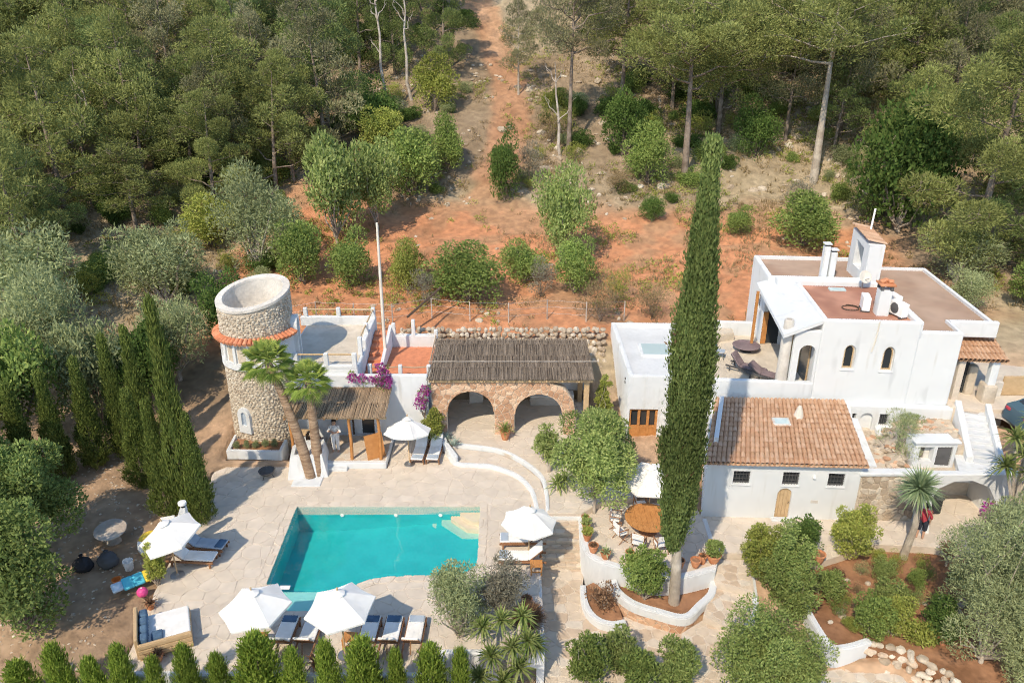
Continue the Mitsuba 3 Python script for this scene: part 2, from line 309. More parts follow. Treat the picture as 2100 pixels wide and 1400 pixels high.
GROUND_PTS = [  # x, y, z
    (-14.5, 20, -.25), (-14.5, 26, -.05), (-15, 31, 0), (-18, 24, -.15), (-18, 31, .1), (-25, 28, .0), (-25, 22, -.5), (-20, 17, -1.3), (-12, 17, -1.6), (-35, 25, -.3), (-34, 34, 1.2),
    (-5, 17, -1.7), (0, 18, -1.6), (3, 18, -1.5), (2, 23, -1.35), (7, 18, -1.5), (6.5, 21.5, -1.3), (8, 22.3, -1.1), (10, 20, -1.3), (12, 18, -1.4), (20, 17, -1.5), (16, 19, -1.25), (0, 10, -2.2), (-30, 10, -1.8), (30, 10, -2),
    (-10, 26, -.05), (-5, 31, -.05), (-8, 34, 0), (9, 24.5, -.45), (10, 26, -.1), (13, 27, -.1), (10.5, 23, -.75), (12, 24, -.3), (15, 24, -.35), (17, 26, -.2), (18, 23, -.4), (14, 21.4, -.5), (20, 25.5, -.2), (22, 22, -.6), (28, 25, .4),
    (0, 34, .1), (3, 33, .1), (4.5, 31, -.05), (-2, 37, .2), (3, 37, .3), (6, 30, -.05), (9, 29, -.05), (8, 33, 0), (10, 38, 1.5),
    (16, 31, 2.0), (18, 30, 2.1), (20, 31, 2.6), (22.5, 31, 3.1), (24, 28.5, 2.9), (24, 34, 3.1), (22, 37, 3.2), (28, 36, 3.4), (20, 44, 3.6), (30, 30, 3.0), (36, 32, 3.4),
    (-16, 36, .5), (-18, 40, 1.3), (-12, 41.5, 2.9), (-6, 41, 2.6), (-3, 41.2, 2.9), (4, 41, 2.9), (5, 38, .8), (12, 44, 3.4), (-22, 44, 2.6),
    (-10, 46, 3.4), (0, 46, 3.5), (8, 46, 3.6), (18, 48, 4.1), (28, 46, 4.2), (40, 44, 4.6), (-30, 46, 3.6), (-45, 44, 3.8), (-60, 46, 5),
    (-10, 53, 4.6), (0, 53, 4.7), (10, 53, 4.8), (22, 55, 5.3), (40, 54, 6.2), (-25, 54, 5.2), (-45, 55, 7),
    (0, 60, 6.0), (-10, 60, 6.3), (10, 60, 6.6), (25, 62, 7.5), (-25, 62, 8), (-45, 64, 10.5), (45, 62, 9),
    (0, 68, 9.2), (12, 68, 9.5), (-12, 68, 9.4), (30, 70, 11), (-30, 70, 11), (-60, 70, 14), (55, 70, 13),
    (0, 80, 14.2), (15, 80, 14), (-15, 80, 14.2), (35, 82, 15.5), (-40, 82, 17), (-75, 80, 19), (70, 82, 18),
    (0, 95, 22), (20, 95, 20.5), (-25, 95, 22), (45, 95, 21.5), (-60, 95, 25), (80, 95, 24), (-100, 95, 30),
    (0, 115, 32), (35, 115, 29), (-40, 115, 33), (-90, 115, 38), (90, 115, 34),
    (0, 150, 47), (-80, 150, 52), (80, 150, 48), (-150, 150, 58), (150, 150, 55), (0, 240, 72), (-200, 240, 80), (200, 240, 80), (-250, 100, 40), (250, 100, 36), (-250, 10, 8), (250, 10, 6), (-120, 40, 10), (120, 40, 8), (-120, 0, 2), (120, 0, 1), (0, -40, -4), (0, 420, 110), (-300, 420, 120), (300, 420, 120)]
_g = np.array(GROUND_PTS, float)
_rbf = RBFInterpolator(_g[:, :2], _g[:, 2], kernel='linear', neighbors=24)
SINK = [(DECK.buffer(-0.35), -2.2), (Polygon([(-14.2, 33), (-3.6, 33), (-3.6, 40.8), (-14.2, 40.8)]), -1.0), (Polygon([(8.7, 28.6), (14.6, 28.4), (15.5, 33), (13.9, 33.2), (17.9, 32.6), (21.5, 33), (22, 41), (6.2, 41.4), (6.0, 35), (9, 35)]), -1.0)]
def bumps(x, y):
    x, y = np.asarray(x, float), np.asarray(y, float); p = np.stack([x, y, x * 0], -1)
    far = np.clip((y - 44) / 20, 0, 1)
    return (meshkit.fbm(p * 0.5, 3, 5) - 0.5) * (0.12 + 0.5 * far) + (meshkit.fbm(p * 0.12, 3, 9) - 0.5) * 1.6 * far
def ground(x, y):
    x, y = np.atleast_1d(np.asarray(x, float)), np.atleast_1d(np.asarray(y, float))
    return _rbf(np.stack([x, y], -1)) + bumps(x, y)
def gz(x, y): return float(ground(x, y)[0])
# ---------------------------------------------------------------- terrain, deck, pool, paving
def make_terrain():
    xs = np.unique(np.round(np.concatenate([np.linspace(-300, -60, 25), np.linspace(-60, -30, 26), np.arange(-30, 30.01, 0.45), np.linspace(30, 60, 26), np.linspace(60, 300, 25)]), 3))
    ys = np.unique(np.round(np.concatenate([np.linspace(-40, 12, 14), np.arange(12, 62.01, 0.45), np.linspace(62, 130, 70), np.linspace(130, 420, 40)]), 3))
    X, Y = np.meshgrid(xs, ys); Z = ground(X.ravel(), Y.ravel()).reshape(X.shape)
    import shapely
    for poly, d in SINK:
        m = shapely.contains_xy(poly, X, Y); Z[m] += d
    nx, ny = len(xs), len(ys); i, j = np.meshgrid(np.arange(ny - 1), np.arange(nx - 1), indexing='ij'); a = (i * nx + j).ravel()
    f = np.vstack([np.c_[a, a + 1, a + nx + 1], np.c_[a, a + nx + 1, a + nx]])
    struct('ground', (np.c_[X.ravel(), Y.ravel(), Z.ravel()], f), 'soil', smooth=True)
def soil(p, n, uv):
    n1, n2 = mikit.fbm(p.x * 0.10, p.y * 0.10, 3.0), mikit.fbm(p.x * 0.55, p.y * 0.55, 7.0)
    n3 = mikit.fbm(p.x * 3.1, p.y * 3.1, 1.0)
    red = mikit.mix((0.39, 0.17, 0.085), (0.52, 0.255, 0.145), n2)
    sand = mikit.mix((0.40, 0.26, 0.165), (0.51, 0.36, 0.25), n2)
    grass = mikit.mix((0.26, 0.205, 0.13), (0.40, 0.33, 0.235), n2)
    litter = mikit.mix((0.15, 0.105, 0.07), (0.29, 0.215, 0.15), n2)
    # the cleared red field behind the house and the track up the hill
    wob = 6 * (n1 - 0.5) + 3.2 * (n2 - 0.5)
    field = mikit.smoothstep(40.6, 42.6, p.y + wob * 0.15) * (1 - mikit.smoothstep(57.5 , 62, p.y + wob + 0.12 * p.x)) * mikit.smoothstep(-21, -17, p.x + wob) * (1 - mikit.smoothstep(23, 30, p.x + wob))
    bald = mikit.smoothstep(0.33, 0.52, n2 * 0.6 + n1 * 0.4)
    tx = -2.6 + 2.4 * dr.sin((p.y - 60) * 0.11)
    track = (1 - mikit.smoothstep(1.1, 2.3, dr.abs(p.x - tx + 1.5 * (n2 - 0.5)))) * mikit.smoothstep(58, 62, p.y) * (1 - mikit.smoothstep(112, 120, p.y))
    low = 1 - mikit.smoothstep(35, 40, p.y)
    base = mikit.mix(grass, litter, mikit.smoothstep(0.42, 0.62, n1) * 0.75)
    c = mikit.mix(base, red, dr.maximum(field * (0.55 + 0.45 * bald), track * 0.5))
    c = mikit.mix(c, mikit.mix(sand, litter, mikit.smoothstep(0.5, 0.75, n1) * 0.6), low)
    left = (1 - mikit.smoothstep(-19, -15.5, p.x + wob * 0.4)) * low
    c = mikit.mix(c, mikit.mix(litter, sand, 0.25), left * mikit.smoothstep(0.42, 0.62, n2) * 0.75)
    return c * (0.68 + 0.64 * n3)
mat('soil', soil, 1.0, lambda p, n, uv: mikit.fbm(p.x * 2.0, p.y * 2.0, p.z * 2.0) + 0.3 * mikit.fbm(p.x * 9, p.y * 9, 0.0), 0.12, eps=0.02, spec=0.1)

struct('pool_deck', prism(DECK.difference(POOL), -0.45, 0.0), 'joint')
lay('pool_deck', 'paving_stone', cells(DECK.difference(POOL.buffer(0.35, join_style=2)), 0.62, 0.012, 3, 1.15), -0.02, 0.018, 'paving', 4, 0.008, 0.002, near=lambda g: g.centroid.y)
# the pool: a coping of pale slabs, the basin with its steps and shelf, and the water
ring = POOL.buffer(0.34, join_style=2).difference(POOL.buffer(-0.03))
cop = cells(ring, 0.52, 0.014, 6)
lay('pool_deck', 'coping_slab', cop, -0.03, 0.03, 'paving', 8, 0.015, 0.001)
pool = thing('swimming_pool', 'turquoise swimming pool with square far corners and curved near edge in the deck', 'swimming pool')
basin_out = POOL.buffer(0.12)
basin = prism(basin_out, -1.75, -0.46) + prism(basin_out.difference(POOL), -0.47, -0.035)
cut = prism(POOL, -1.34, 0.3) ^ mbox(-12, 2, 23.86, 30, -1.34, 0.5)
cut = cut + (prism(POOL, -0.30, 0.3))
part(pool, 'basin', basin - cut, 'pool_tile', smooth=25)
ramp = Manifold.hull_points([(-8.2, 23.9, -1.36), (-1.2, 23.9, -1.36), (-8.2, 29.2, -1.36), (-1.2, 29.2, -1.36), (-1.2, 23.9, -0.72), (-1.2, 29.2, -0.72)]) ^ prism(POOL.buffer(-0.002), -1.5, 0)
part(pool, 'sloping_floor', ramp, 'pool_tile')
for k in range(4):
    r = 2.15 - 0.42 * k
    part(pool, 'entry_step', prism(Polygon([(-1.42, 29.03), (-1.42 - r, 29.03), (-1.42 - r, 28.95 - 0.1), (-1.39 - r * 0.45, 29.03 - r * 0.72), (-1.39, 29.03 - r * 0.78)]), -1.2, -0.92 + 0.2 * k), 'pool_step' if k > 1 else 'pool_step_low')
part(pool, 'shallow_shelf', prism(POOL.intersection(sbox(-9.2, 22.4, -5.6, 23.84)).buffer(-0.004), -0.4, -0.285), 'pool_pale')
part(pool, 'skimmer_lid', move(rbox(-0.2, 0.2, -0.1, 0.1, 0, 0.02, 0.01), (-8.7, 23.72, 0.032)), 'white_paint')
def sheet(poly, z, step=0.25):
    m = prism(poly, z - 1, z).refine_to_length(step * 3); v, f = vf(m); k = (np.abs(v[f][:, :, 2] - z) < 1e-6).all(1); v = v + np.c_[v[:, :2] * 0, .022 * (meshkit.fbm(v * [1.6, 1.6, 0], 3, 2) - .5)]; return v, f[k]
part(pool, 'water_surface', sheet(POOL.buffer(-0.01), -0.09, .12), 'water_top', smooth=True)
for x in (-7.6, -5.2, -3.2):
    part(pool, 'water_inlet', move(rot(lathe([(0, 0.03), (0.07, 0.02), (0.09, 0)], 10), (1, 0, 0), 90), (x, 28.99, -0.45)), 'white_paint')

# paved ground to the right: upper patio before the arches, dining terrace, cottage yard, garden path, lower court
PATIO = Polygon([(-3.6, 34.9), (-2.9, 33.9), (-0.75, 33.4), (0.4, 32.5), (1.35, 31.1), (1.55, 29.8), (1.55, 28.1), (3.0, 28.1), (4.0, 29.0), (5.6, 29.3), (5.7, 34.6), (4.2, 35.4), (4.2, 39), (-4.1, 39), (-4.1, 35.2)])
STEPC = Polygon([(-3.5, 34.3), (-2.72, 32.5), (-0.95, 32.2), (0.25, 31.4), (0.95, 30.1), (1.1, 28.15), (1.5, 28.15), (1.5, 29.8), (1.3, 31.0), (0.36, 32.4), (-0.75, 33.3), (-2.85, 33.8)])
DINE = Polygon([(3.0, 28.1), (3.02, 26.0), (3.3, 25.5), (4.15, 24.95), (5.5, 24.35), (6.6, 24.4), (7.95, 24.85), (8.3, 26.5), (8.35, 28.25), (8.1, 29.2), (5.6, 29.3), (4.0, 29.0)])
YARD = Polygon([(8.37, 28.6), (8.3, 26.5), (8.05, 25.85), (9.7, 25.75), (11.6, 25.4), (12.2, 25.2), (15.0, 26.35), (17.3, 26.2), (19.5, 25.6), (22.5, 25.6), (22.5, 27.9), (20.9, 30.0), (17.4, 30.0), (17.3, 28.2), (14.7, 28.6)])
BED = Polygon([(11.1, 23.5), (11.4, 25.7), (13.4, 26.2), (15.3, 26.8), (17.4, 26.8), (19.3, 26.2), (19.6, 23.0), (19.5, 20), (16.5, 18.6), (14.9, 19.6), (14.2, 20.5), (12.6, 21.1), (11.15, 20.9)])
COURT = Polygon([(1.16, 26.3), (3.05, 26.3), (2.75, 24.6), (3.0, 23.2), (4.4, 23.5), (6.5, 22.9), (6.5, 22.3), (6.0, 21.2), (5.2, 19.0), (4.6, 17.5), (1.16, 17.5)])
LOWP = Polygon([(11.0, 20.6), (12.7, 20.9), (14.4, 19.9), (15.0, 18.5), (13.2, 18.2), (11.0, 19.0), (10.4, 20.0)])
def slab_ground(name, poly, z, zb, size, joint, seed, st='paving', most=300, base='joint', grow=0):
    k = struct(name, prism(poly, zb, z - 0.02), base)
    lay(k, 'paving_stone', cells(poly.buffer(-0.03), size, joint, seed, 1.1), z - 0.05, z, st, seed + 1, 0.012, 0.004, most=most)
    return k
PATHS = [(Polygon([(8.05, 25.8), (9.7, 25.7), (9.35, 23.8), (8.0, 24.4)]), -0.25), (Polygon([(7.98, 24.42), (9.36, 23.82), (9.0, 22.6), (8.3, 22.0), (7.2, 22.9), (7.7, 24.0)]), -0.55),
         (Polygon([(7.2, 22.95), (8.35, 22.0), (8.1, 20.6), (7.4, 19.0), (5.2, 19.0), (6.0, 21.2), (6.3, 22.3)]), -0.85)]
SUNK = unary_union([PATIO, STEPC, DINE, YARD, COURT, sbox(1.1, 26.1, 3.1, 28.3), Polygon([(2.8, 25.3), (2.8, 23.0), (4.3, 22.6), (6.5, 22.6), (8.1, 24.7), (8, 25.4), (3, 26.2)]), sbox(17.2, 27.4, 21.2, 30.2), Polygon([(14.6, 28), (21, 28), (21, 31.8), (14.4, 32.7)])] + [q for q, _ in PATHS]).buffer(0.05).buffer(-0.35)
SINK.append((SUNK, -1.6)); SINK.append((sbox(17.0, 27.0, 21.3, 30.6), -2.0)); SINK.append((Polygon([(20.4, 31.9), (22.2, 31.0), (23.2, 28.6), (32, 27.5), (34, 34), (24, 36.8), (20.6, 36.8)]).buffer(-.3), -1.2)); SINK.append((BED.buffer(-0.3), -0.9)); SINK.append((LOWP.buffer(-0.3), -0.8))
make_terrain()
slab_ground('upper_patio', PATIO, 0.30, -0.4, 0.62, 0.02, 21)
slab_ground('curved_step', STEPC, 0.155, -0.4, 0.5, 0.02, 22)
slab_ground('dining_terrace', DINE, 0.02, -1.0, 0.6, 0.02, 23)
slab_ground('cottage_yard', YARD, 0.01, -0.5, 0.75, 0.02, 24)
# the sloping flagstone path in three landings, and the lower court of crazy paving
for k, (pg, z) in enumerate(PATHS): slab_ground('garden_path', pg, z, -1.9, 0.42, 0.045, 30 + k, 'path_stone')
slab_ground('lower_court', COURT, -1.18, -2.2, 0.46, 0.04, 40, 'path_stone')
slab_ground('lower_path', LOWP, -0.95, -1.9, 0.42, 0.045, 44, 'path_stone')

def wallstrip(pts, w, z0, z1, r=0.06):
    return soft_prism(band(pts, w), z0, z1, r)
st = thing('stone_steps', 'flight of stone steps going down from the deck corner beside the curved terrace wall', 'steps')
for k in range(6):
    y = 28.05 - 0.30 * k
    pol = cells(sbox(1.18, y - 0.31, 2.98, y + 0.01), 0.45, 0.015, 60 + k)
    g = unary_union(pol)
    s = part(st, 'step', mbox(1.17, 2.99, y - 0.30, y + 0.02, -1.5, -0.2 * k - 0.055), 'mortar')
    for q, c in enumerate(pol):
        v, f = slabmesh(c, -0.2 * k - 0.10, -0.2 * k - 0.02, 0.015, np.random.default_rng(q), 0.004)
        part(s, 'tread_stone', (v, f), 'path_stone', uv=np.tile([((q * 37 + k * 11) % 17) / 17, .5], (len(v), 1)))
part(st, 'wing_wall', rbox(1.16, 3.02, 28.08, 28.34, -0.3, 0.16, 0.05), 'plaster', smooth=40)
part(st, 'side_kerb', rbox(2.99, 3.06, 26.1, 28.06, -1.3, 0.03, 0.03), 'path_stone', smooth=40)

# the deck's outer walls
t = thing('deck_retaining_wall', 'white plastered wall that holds up the near side of the pool deck, dark opening at its right end', 'wall')
part(t, 'wall', wallstrip([(1.08, 28.0), (1.08, 20.72)], 0.14, -1.9, 0.03) , 'plaster', smooth=40)
w = rbox(-2.4, 1.13, 20.42, 20.64, -2.4, 0.03, 0.04) - mbox(0.0, 0.85, 20.2, 20.9, -1.75, -0.65)
part(t, 'wall', w, 'plaster', smooth=40)
part(t, 'wall', wallstrip([(-2.42, 20.6), (-2.42, 19.5)], 0.2, -2.4, 0.05), 'plaster', smooth=40)
part(t, 'wall', wallstrip([(-13.3, 19.55), (-2.4, 19.5)], 0.22, -2.4, 0.06), 'plaster', smooth=40)
part(t, 'opening', bx(0.0, 0.85, 20.66, 20.7, -1.75, -0.65), 'interior')

# curved white edges of the patio steps
t = thing('curved_step_edging', 'two curved white rims that edge the step between pool deck and upper patio', 'edging')
part(t, 'rim', soft_prism(LineString(smoothline([(-3.75, 34.9), (-3.3, 33.6), (-2.72, 32.45), (-1.8, 32.25), (-0.95, 32.12), (0.25, 31.3), (0.9, 30.1), (1.1, 28.8), (1.12, 28.4)])).buffer(0.09), 0.0, 0.2, 0.05), 'plaster', smooth=40)
part(t, 'rim', soft_prism(LineString(smoothline([(-2.9, 33.95), (-0.75, 33.4), (0.4, 32.5), (1.35, 31.1), (1.56, 29.7), (1.56, 28.4)])).buffer(0.08), 0.1, 0.36, 0.05), 'plaster', smooth=40)
part(t, 'wing_wall', soft_prism(LineString([(-3.72, 35.2), (-3.35, 33.8), (-2.75, 32.5)]).buffer(0.14), 0.0, 0.5, 0.06), 'plaster', smooth=40)

# the terrace's white retaining wall and its two planters
def polyband(pts, w): return LineString(smoothline(pts)).buffer(w / 2, cap_style=2)
t = thing('terrace_retaining_wall', 'tall curved white wall around the dining terrace with terracotta pots along its top', 'wall')
part(t, 'wall', soft_prism(polyband([(3.03, 28.3), (3.02, 26.9), (3.06, 26.0), (3.35, 25.45), (4.15, 24.95), (5.5, 24.33), (6.6, 24.35), (7.97, 24.8)], 0.3), -1.5, 0.12, 0.07), 'plaster', smooth=40)
part(t, 'wall', soft_prism(polyband([(7.97, 24.8), (8.25, 25.6), (8.3, 26.5), (8.36, 28.1)], 0.2), -1.2, 0.06, 0.05), 'plaster', smooth=40)
t = thing('low_planter', 'small white crescent planter low on the court floor, brown plant inside', 'planter')
part(t, 'rim', soft_prism(polyband([(2.85, 24.9), (2.84, 24.1), (3.0, 23.4), (3.35, 22.95), (3.8, 22.8), (4.3, 22.9)], 0.24), -1.5, -0.82, 0.07), 'plaster', smooth=40)
part(t, 'soil', prism(Polygon([(2.85, 24.9), (2.9, 23.8), (3.3, 23.0), (4.25, 22.95), (4.1, 24.3), (3.3, 25.2)]), -1.6, -0.98), 'bed_soil')
t = thing('cypress_planter', 'raised white rimmed planter with orange stone face around the tall cypress', 'planter')
RIM = smoothline([(4.02, 24.75), (4.14, 24.1), (4.65, 23.45), (5.5, 23.02), (6.45, 22.72), (7.15, 23.35), (7.75, 24.0), (8.0, 24.7)])
part(t, 'rim', soft_prism(LineString(RIM).buffer(0.14, cap_style=2), -0.8, -0.42, 0.06), 'plaster', smooth=40)
part(t, 'soil', prism(Polygon([tuple(p) for p in RIM] + [(6.6, 24.3), (5.5, 24.3)]), -1.6, -0.72), 'bed_soil')
core = LineString(RIM).buffer(0.10, cap_style=2)
part(t, 'stone_face', prism(core, -1.7, -0.7), 'mortar')
rl = LineString(RIM); RL = rl.length
def facemap(line, off, z0):
    def m(v):
        o = np.empty_like(v)
        for k, (s, h, d) in enumerate(v):
            a, b = line.interpolate(max(0, s - 0.05)), line.interpolate(min(line.length, s + 0.05)); tx, ty = b.x - a.x, b.y - a.y; l = math.hypot(tx, ty)
            c = line.interpolate(s); nx, ny = ty / l, -tx / l
            o[k] = (c.x + nx * (off + d), c.y + ny * (off + d), z0 + h)
        return o
    return m
lay(t, 'facing_stone', cells(sbox(0.9, 0, RL - 0.1, 0.88), 0.30, 0.03, 71, 1.3), -0.04, 0.03, 'arch_stone', 72, 0.02, 0.008, maps=facemap(rl, 0.10, -1.5))

# garden bed on the right with its low walls
struct('garden_bed', prism(BED, -1.5, -0.34), 'bed_soil')
solo('garden_wall', soft_prism(polyband([(11.0, 23.6), (11.02, 22.6), (11.1, 21.6), (11.25, 20.95), (11.8, 20.95), (12.7, 21.25)], 0.24), -1.6, -0.12, 0.07), 'plaster', 'low white wall along the left side of the planted soil bed, bending at its foot', 'wall', smooth=40)
t = thing('dry_stone_edge', 'pale rough dry stone edge on the near side of the planted soil bed', 'stone wall')
rg = np.random.default_rng(77); rl2 = LineString([(12.75, 21.25), (13.6, 20.9), (14.4, 20.3), (15.0, 19.5), (15.6, 18.7), (16.8, 18.2)])
for s in np.arange(0, rl2.length, 0.25):
    for q in range(4):
        c = rl2.interpolate(s + rg.uniform(-.1, .1))
        (v, f), uv = lumps([(c.x + rg.uniform(-.16, .16), c.y - 0.11 * q + rg.uniform(-.08, .08), -0.3 - 0.22 * q)], [rg.uniform(.09, .21, 3) * [1.15, 1, .75]], rg, int(s * 9) + q)
        part(t, 'stone', (v, f), ('rubble_stone', 'path_stone')[q % 2], uv=uv)
for k, (pts, lb) in enumerate([([(9.72, 25.7), (9.45, 24.2), (9.15, 22.9), (8.5, 22.0), (8.2, 21.2)], 'low white wall along the right side of the flagstone path')]):
    solo('garden_wall', soft_prism(polyband(pts, 0.2), -1.6, -0.32, 0.06), 'plaster', lb, 'wall', smooth=40)

# ---------------------------------------------------------------- the round tower
tw = thing('stone_tower', 'round rubble stone tower with slanted open top and an orange tile band over white windows', 'tower')
TC, TR = (-12.55, 35.6), 1.74
ang = np.linspace(0, 2 * PI, 49)[:-1]
def rimz(x, y): return 7.60 + 0.18 * y + 0.11 * x
outer = Manifold.cylinder(9.5, TR + 0.02, TR - 0.06, 64).translate((0, 0, -0.6))
inner = Manifold.cylinder(9.5, TR - 0.24, TR - 0.24, 48).translate((0, 0, 6.3))
shell = (outer - inner).trim_by_plane((0.11, 0.18, -1.0), -7.52)
def trans(m): return move(m, (TC[0], TC[1], 0))
part(tw, 'core', trans(shell), 'mortar', smooth=30)
part(tw, 'inner_lining', trans((Manifold.cylinder(9, TR - 0.22, TR - 0.22, 48).translate((0, 0, 5.9)) - Manifold.cylinder(9, TR - 0.27, TR - 0.27, 48).translate((0, 0, 6.34))).trim_by_plane((0.11, 0.18, -1.0), -7.54)), 'concrete', smooth=30)
cap = (Manifold.cylinder(9.5, TR + 0.07, TR + 0.02, 64) - Manifold.cylinder(9.5, TR - 0.29, TR - 0.29, 48)).trim_by_plane((0.11, 0.18, -1.0), -7.61).trim_by_plane((-0.11, -0.18, 1.0), 7.48)
part(tw, 'coping_ring', trans(cap), 'concrete', smooth=30)
rg = np.random.default_rng(5)
def cyl_stones(z0, z1, a0=0, a1=2 * PI, size=0.142, skip=lambda a, z: False, slant=False):
    P, S = [], []
    for z in np.arange(z0, z1 + 0.6, size * 0.86):
        n = int(round((a1 - a0) * TR / (size * 1.15)))
        for k in range(n):
            a = a0 + (a1 - a0) * (k + 0.5 * (int(z / size) % 2) + rg.uniform(-.3, .3)) / n; zz = z + rg.uniform(-.04, .04)
            x, y = math.cos(a) * TR, math.sin(a) * TR
            if zz > (rimz(x, y) - 0.1 if slant else z1) or skip(a, zz): continue
            q = (TR + .012 - .08 * (zz + .6) / 9.5) / TR; P.append((x * q, y * q, zz)); S.append(rg.uniform(.06, .095, 3) * [1, 1, .9])
    return np.array(P), np.array(S)
def winskip(a, z): return abs(a - math.radians(248)) * TR < 0.36 and 0.95 < z < 2.35
def doorskip(a, z): return abs((a - math.radians(8) + PI) % (2 * PI) - PI) * TR < 0.5 and 4.0 < z < 6.6
for nm, z0, z1, sl in (('lower_stones', 0.0, 4.35, False), ('upper_stones', 6.0, 9.0, True)):
    P, S = cyl_stones(z0, z1, skip=lambda a, z: winskip(a, z) or doorskip(a, z), slant=sl)
    (v, f), uv = lumps(P + [TC[0], TC[1], 0], S, rg, 3, sub=0)
    part(tw, nm, (v, f), 'tower_stone', uv=uv, kind='stuff', label='small pale brown rubble stones in mortar')
wb = Manifold.cylinder(1.52, TR + 0.10, TR + 0.07, 64).translate((0, 0, 4.38)) - Manifold.cylinder(3, TR - 0.22, TR - 0.22, 48).translate((0, 0, 4))
wins = []
for d in (214, 236, 258, 280, 302):
    pr_ = front(archpoly(-0.27, 0.27, 4.72, 5.72, 0.2), -TR - 0.4, -TR + 0.35).rotate((0, 0, d - 270)); wb = wb - pr_; wins.append(d)
part(tw, 'white_band', trans(wb), 'plaster', smooth=30)
for d in wins:
    fr = Fr(TC[0], TC[1], 0, d - 270)
    w = part(tw, 'window', fr(front(archpoly(-0.27, 0.27, 4.72, 5.72, 0.2), -TR + 0.10, -TR + 0.14)), 'window_dark')
    part(w, 'frame', fr(front(archpoly(-0.27, 0.27, 4.72, 5.72, 0.2).difference(archpoly(-0.22, 0.22, 4.77, 5.67, 0.17)), -TR + 0.04, -TR + 0.09) + mbox(-0.02, 0.02, -TR + 0.045, -TR + 0.085, 4.75, 5.68)), 'white_paint')
for k in range(56):
    a = 2 * PI * k / 56
    if abs((a - math.radians(20) + PI) % (2 * PI) - PI) < 0.5: continue
    fr = Fr(TC[0] + math.cos(a) * (TR + 0.02), TC[1] + math.sin(a) * (TR + 0.02), 5.93, math.degrees(a))
    tl = rot(tube([(0, 0, 0.08), (0.34, 0, -0.06)], [0.095, 0.105], 8), (0, 0, 1), 0)
    v, f = fr(tl); part(tw, 'band_tile', (v, f), 'red_tile', smooth=50, uv=np.tile([rg.random(), .5], (len(v), 1)))
fr = Fr(TC[0], TC[1], 0, 248 - 270)
sur = front(archpoly(-0.36, 0.36, 0.95, 2.35, 0.5).difference(archpoly(-0.15, 0.15, 1.35, 2.1, 0.15)), -TR - 0.13, -TR + 0.1)
part(tw, 'niche_window', fr(sur), 'plaster', smooth=30, label='small white arched window low on the tower')
part(tw, 'niche_pane', fr(front(archpoly(-0.15, 0.15, 1.35, 2.1, 0.15), -TR - 0.02, -TR + 0.03)), 'grey_blue')
fr = Fr(TC[0], TC[1], 0, 8 - 270)
part(tw, 'roof_door', fr(front(archpoly(-0.5, 0.5, 4.1, 6.5).difference(archpoly(-0.36, 0.36, 4.1, 6.3)), -TR - 0.22, -TR + 0.1)), 'plaster', smooth=30, label='white arched door surround opening onto the roof terrace')
part(tw, 'door_leaf', fr(front(archpoly(-0.36, 0.36, 4.1, 6.3), -TR - 0.05, -TR)), 'grey_blue')
t = thing('tower_planter', 'low white box planter with green tufts at the foot of the stone tower', 'planter')
part(t, 'box', (prism(Polygon([(-13.9, 32.75), (-11.2, 32.65), (-11.2, 33.8), (-12.6, 33.75), (-14.0, 34.3)]), -0.3, 0.62) - prism(Polygon([(-13.75, 32.9), (-11.35, 32.8), (-11.35, 34.1), (-13.9, 34.4)]), 0.45, 0.9)), 'plaster')
part(t, 'soil', prism(Polygon([(-13.74, 32.91), (-11.36, 32.81), (-11.36, 33.85), (-13.8, 34.1)]), 0.3, 0.5), 'bed_soil')

# ---------------------------------------------------------------- the low white house with its roof terraces
lh = thing('terrace_house', 'low white house with flat roof terraces and white railing posts beside the stone tower', 'house')
part(lh, 'wall', rbox(-11.6, -7.65, 35.0, 41.0, -0.4, 3.95, 0.08), 'plaster', smooth=40)
part(lh, 'roof_floor', mbox(-11.5, -7.8, 35.12, 40.8, 3.94, 3.965), 'terrace_floor')
part(lh, 'back_parapet', rbox(-11.9, -7.7, 40.75, 41.02, 3.9, 4.45, 0.05), 'plaster', smooth=40)
part(lh, 'side_parapet', rbox(-7.92, -7.66, 37.6, 41.0, 3.9, 4.4, 0.05), 'plaster', smooth=40)
part(lh, 'front_kerb', rbox(-11.4, -7.66, 35.0, 35.24, 3.9, 4.12, 0.05), 'plaster', smooth=40)
for x, y in ((-11.6, 40.9), (-9.75, 40.9), (-7.8, 40.9), (-7.8, 38.6), (-7.8, 36.7), (-7.8, 35.1), (-9.2, 35.12), (-10.7, 35.12)):
    part(lh, 'railing_post', rbox(x - .11, x + .11, y - .11, y + .11, 3.95, 4.95 if y > 36 else 4.75, 0.03), 'plaster', smooth=40)
for a, b in (((-11.6, 40.9), (-9.75, 40.9)), ((-9.75, 40.9), (-7.8, 40.9)), ((-7.8, 40.9), (-7.8, 38.6)), ((-7.8, 38.6), (-7.8, 36.7)), ((-10.7, 35.12), (-9.2, 35.12)), ((-9.2, 35.12), (-7.8, 35.1))):
    h = 4.85 if max(a[1], b[1]) > 36 else 4.68
    part(lh, 'handrail', tube([(a[0], a[1], h), (b[0], b[1], h)], 0.045, 6), 'pale_wood', smooth=50)
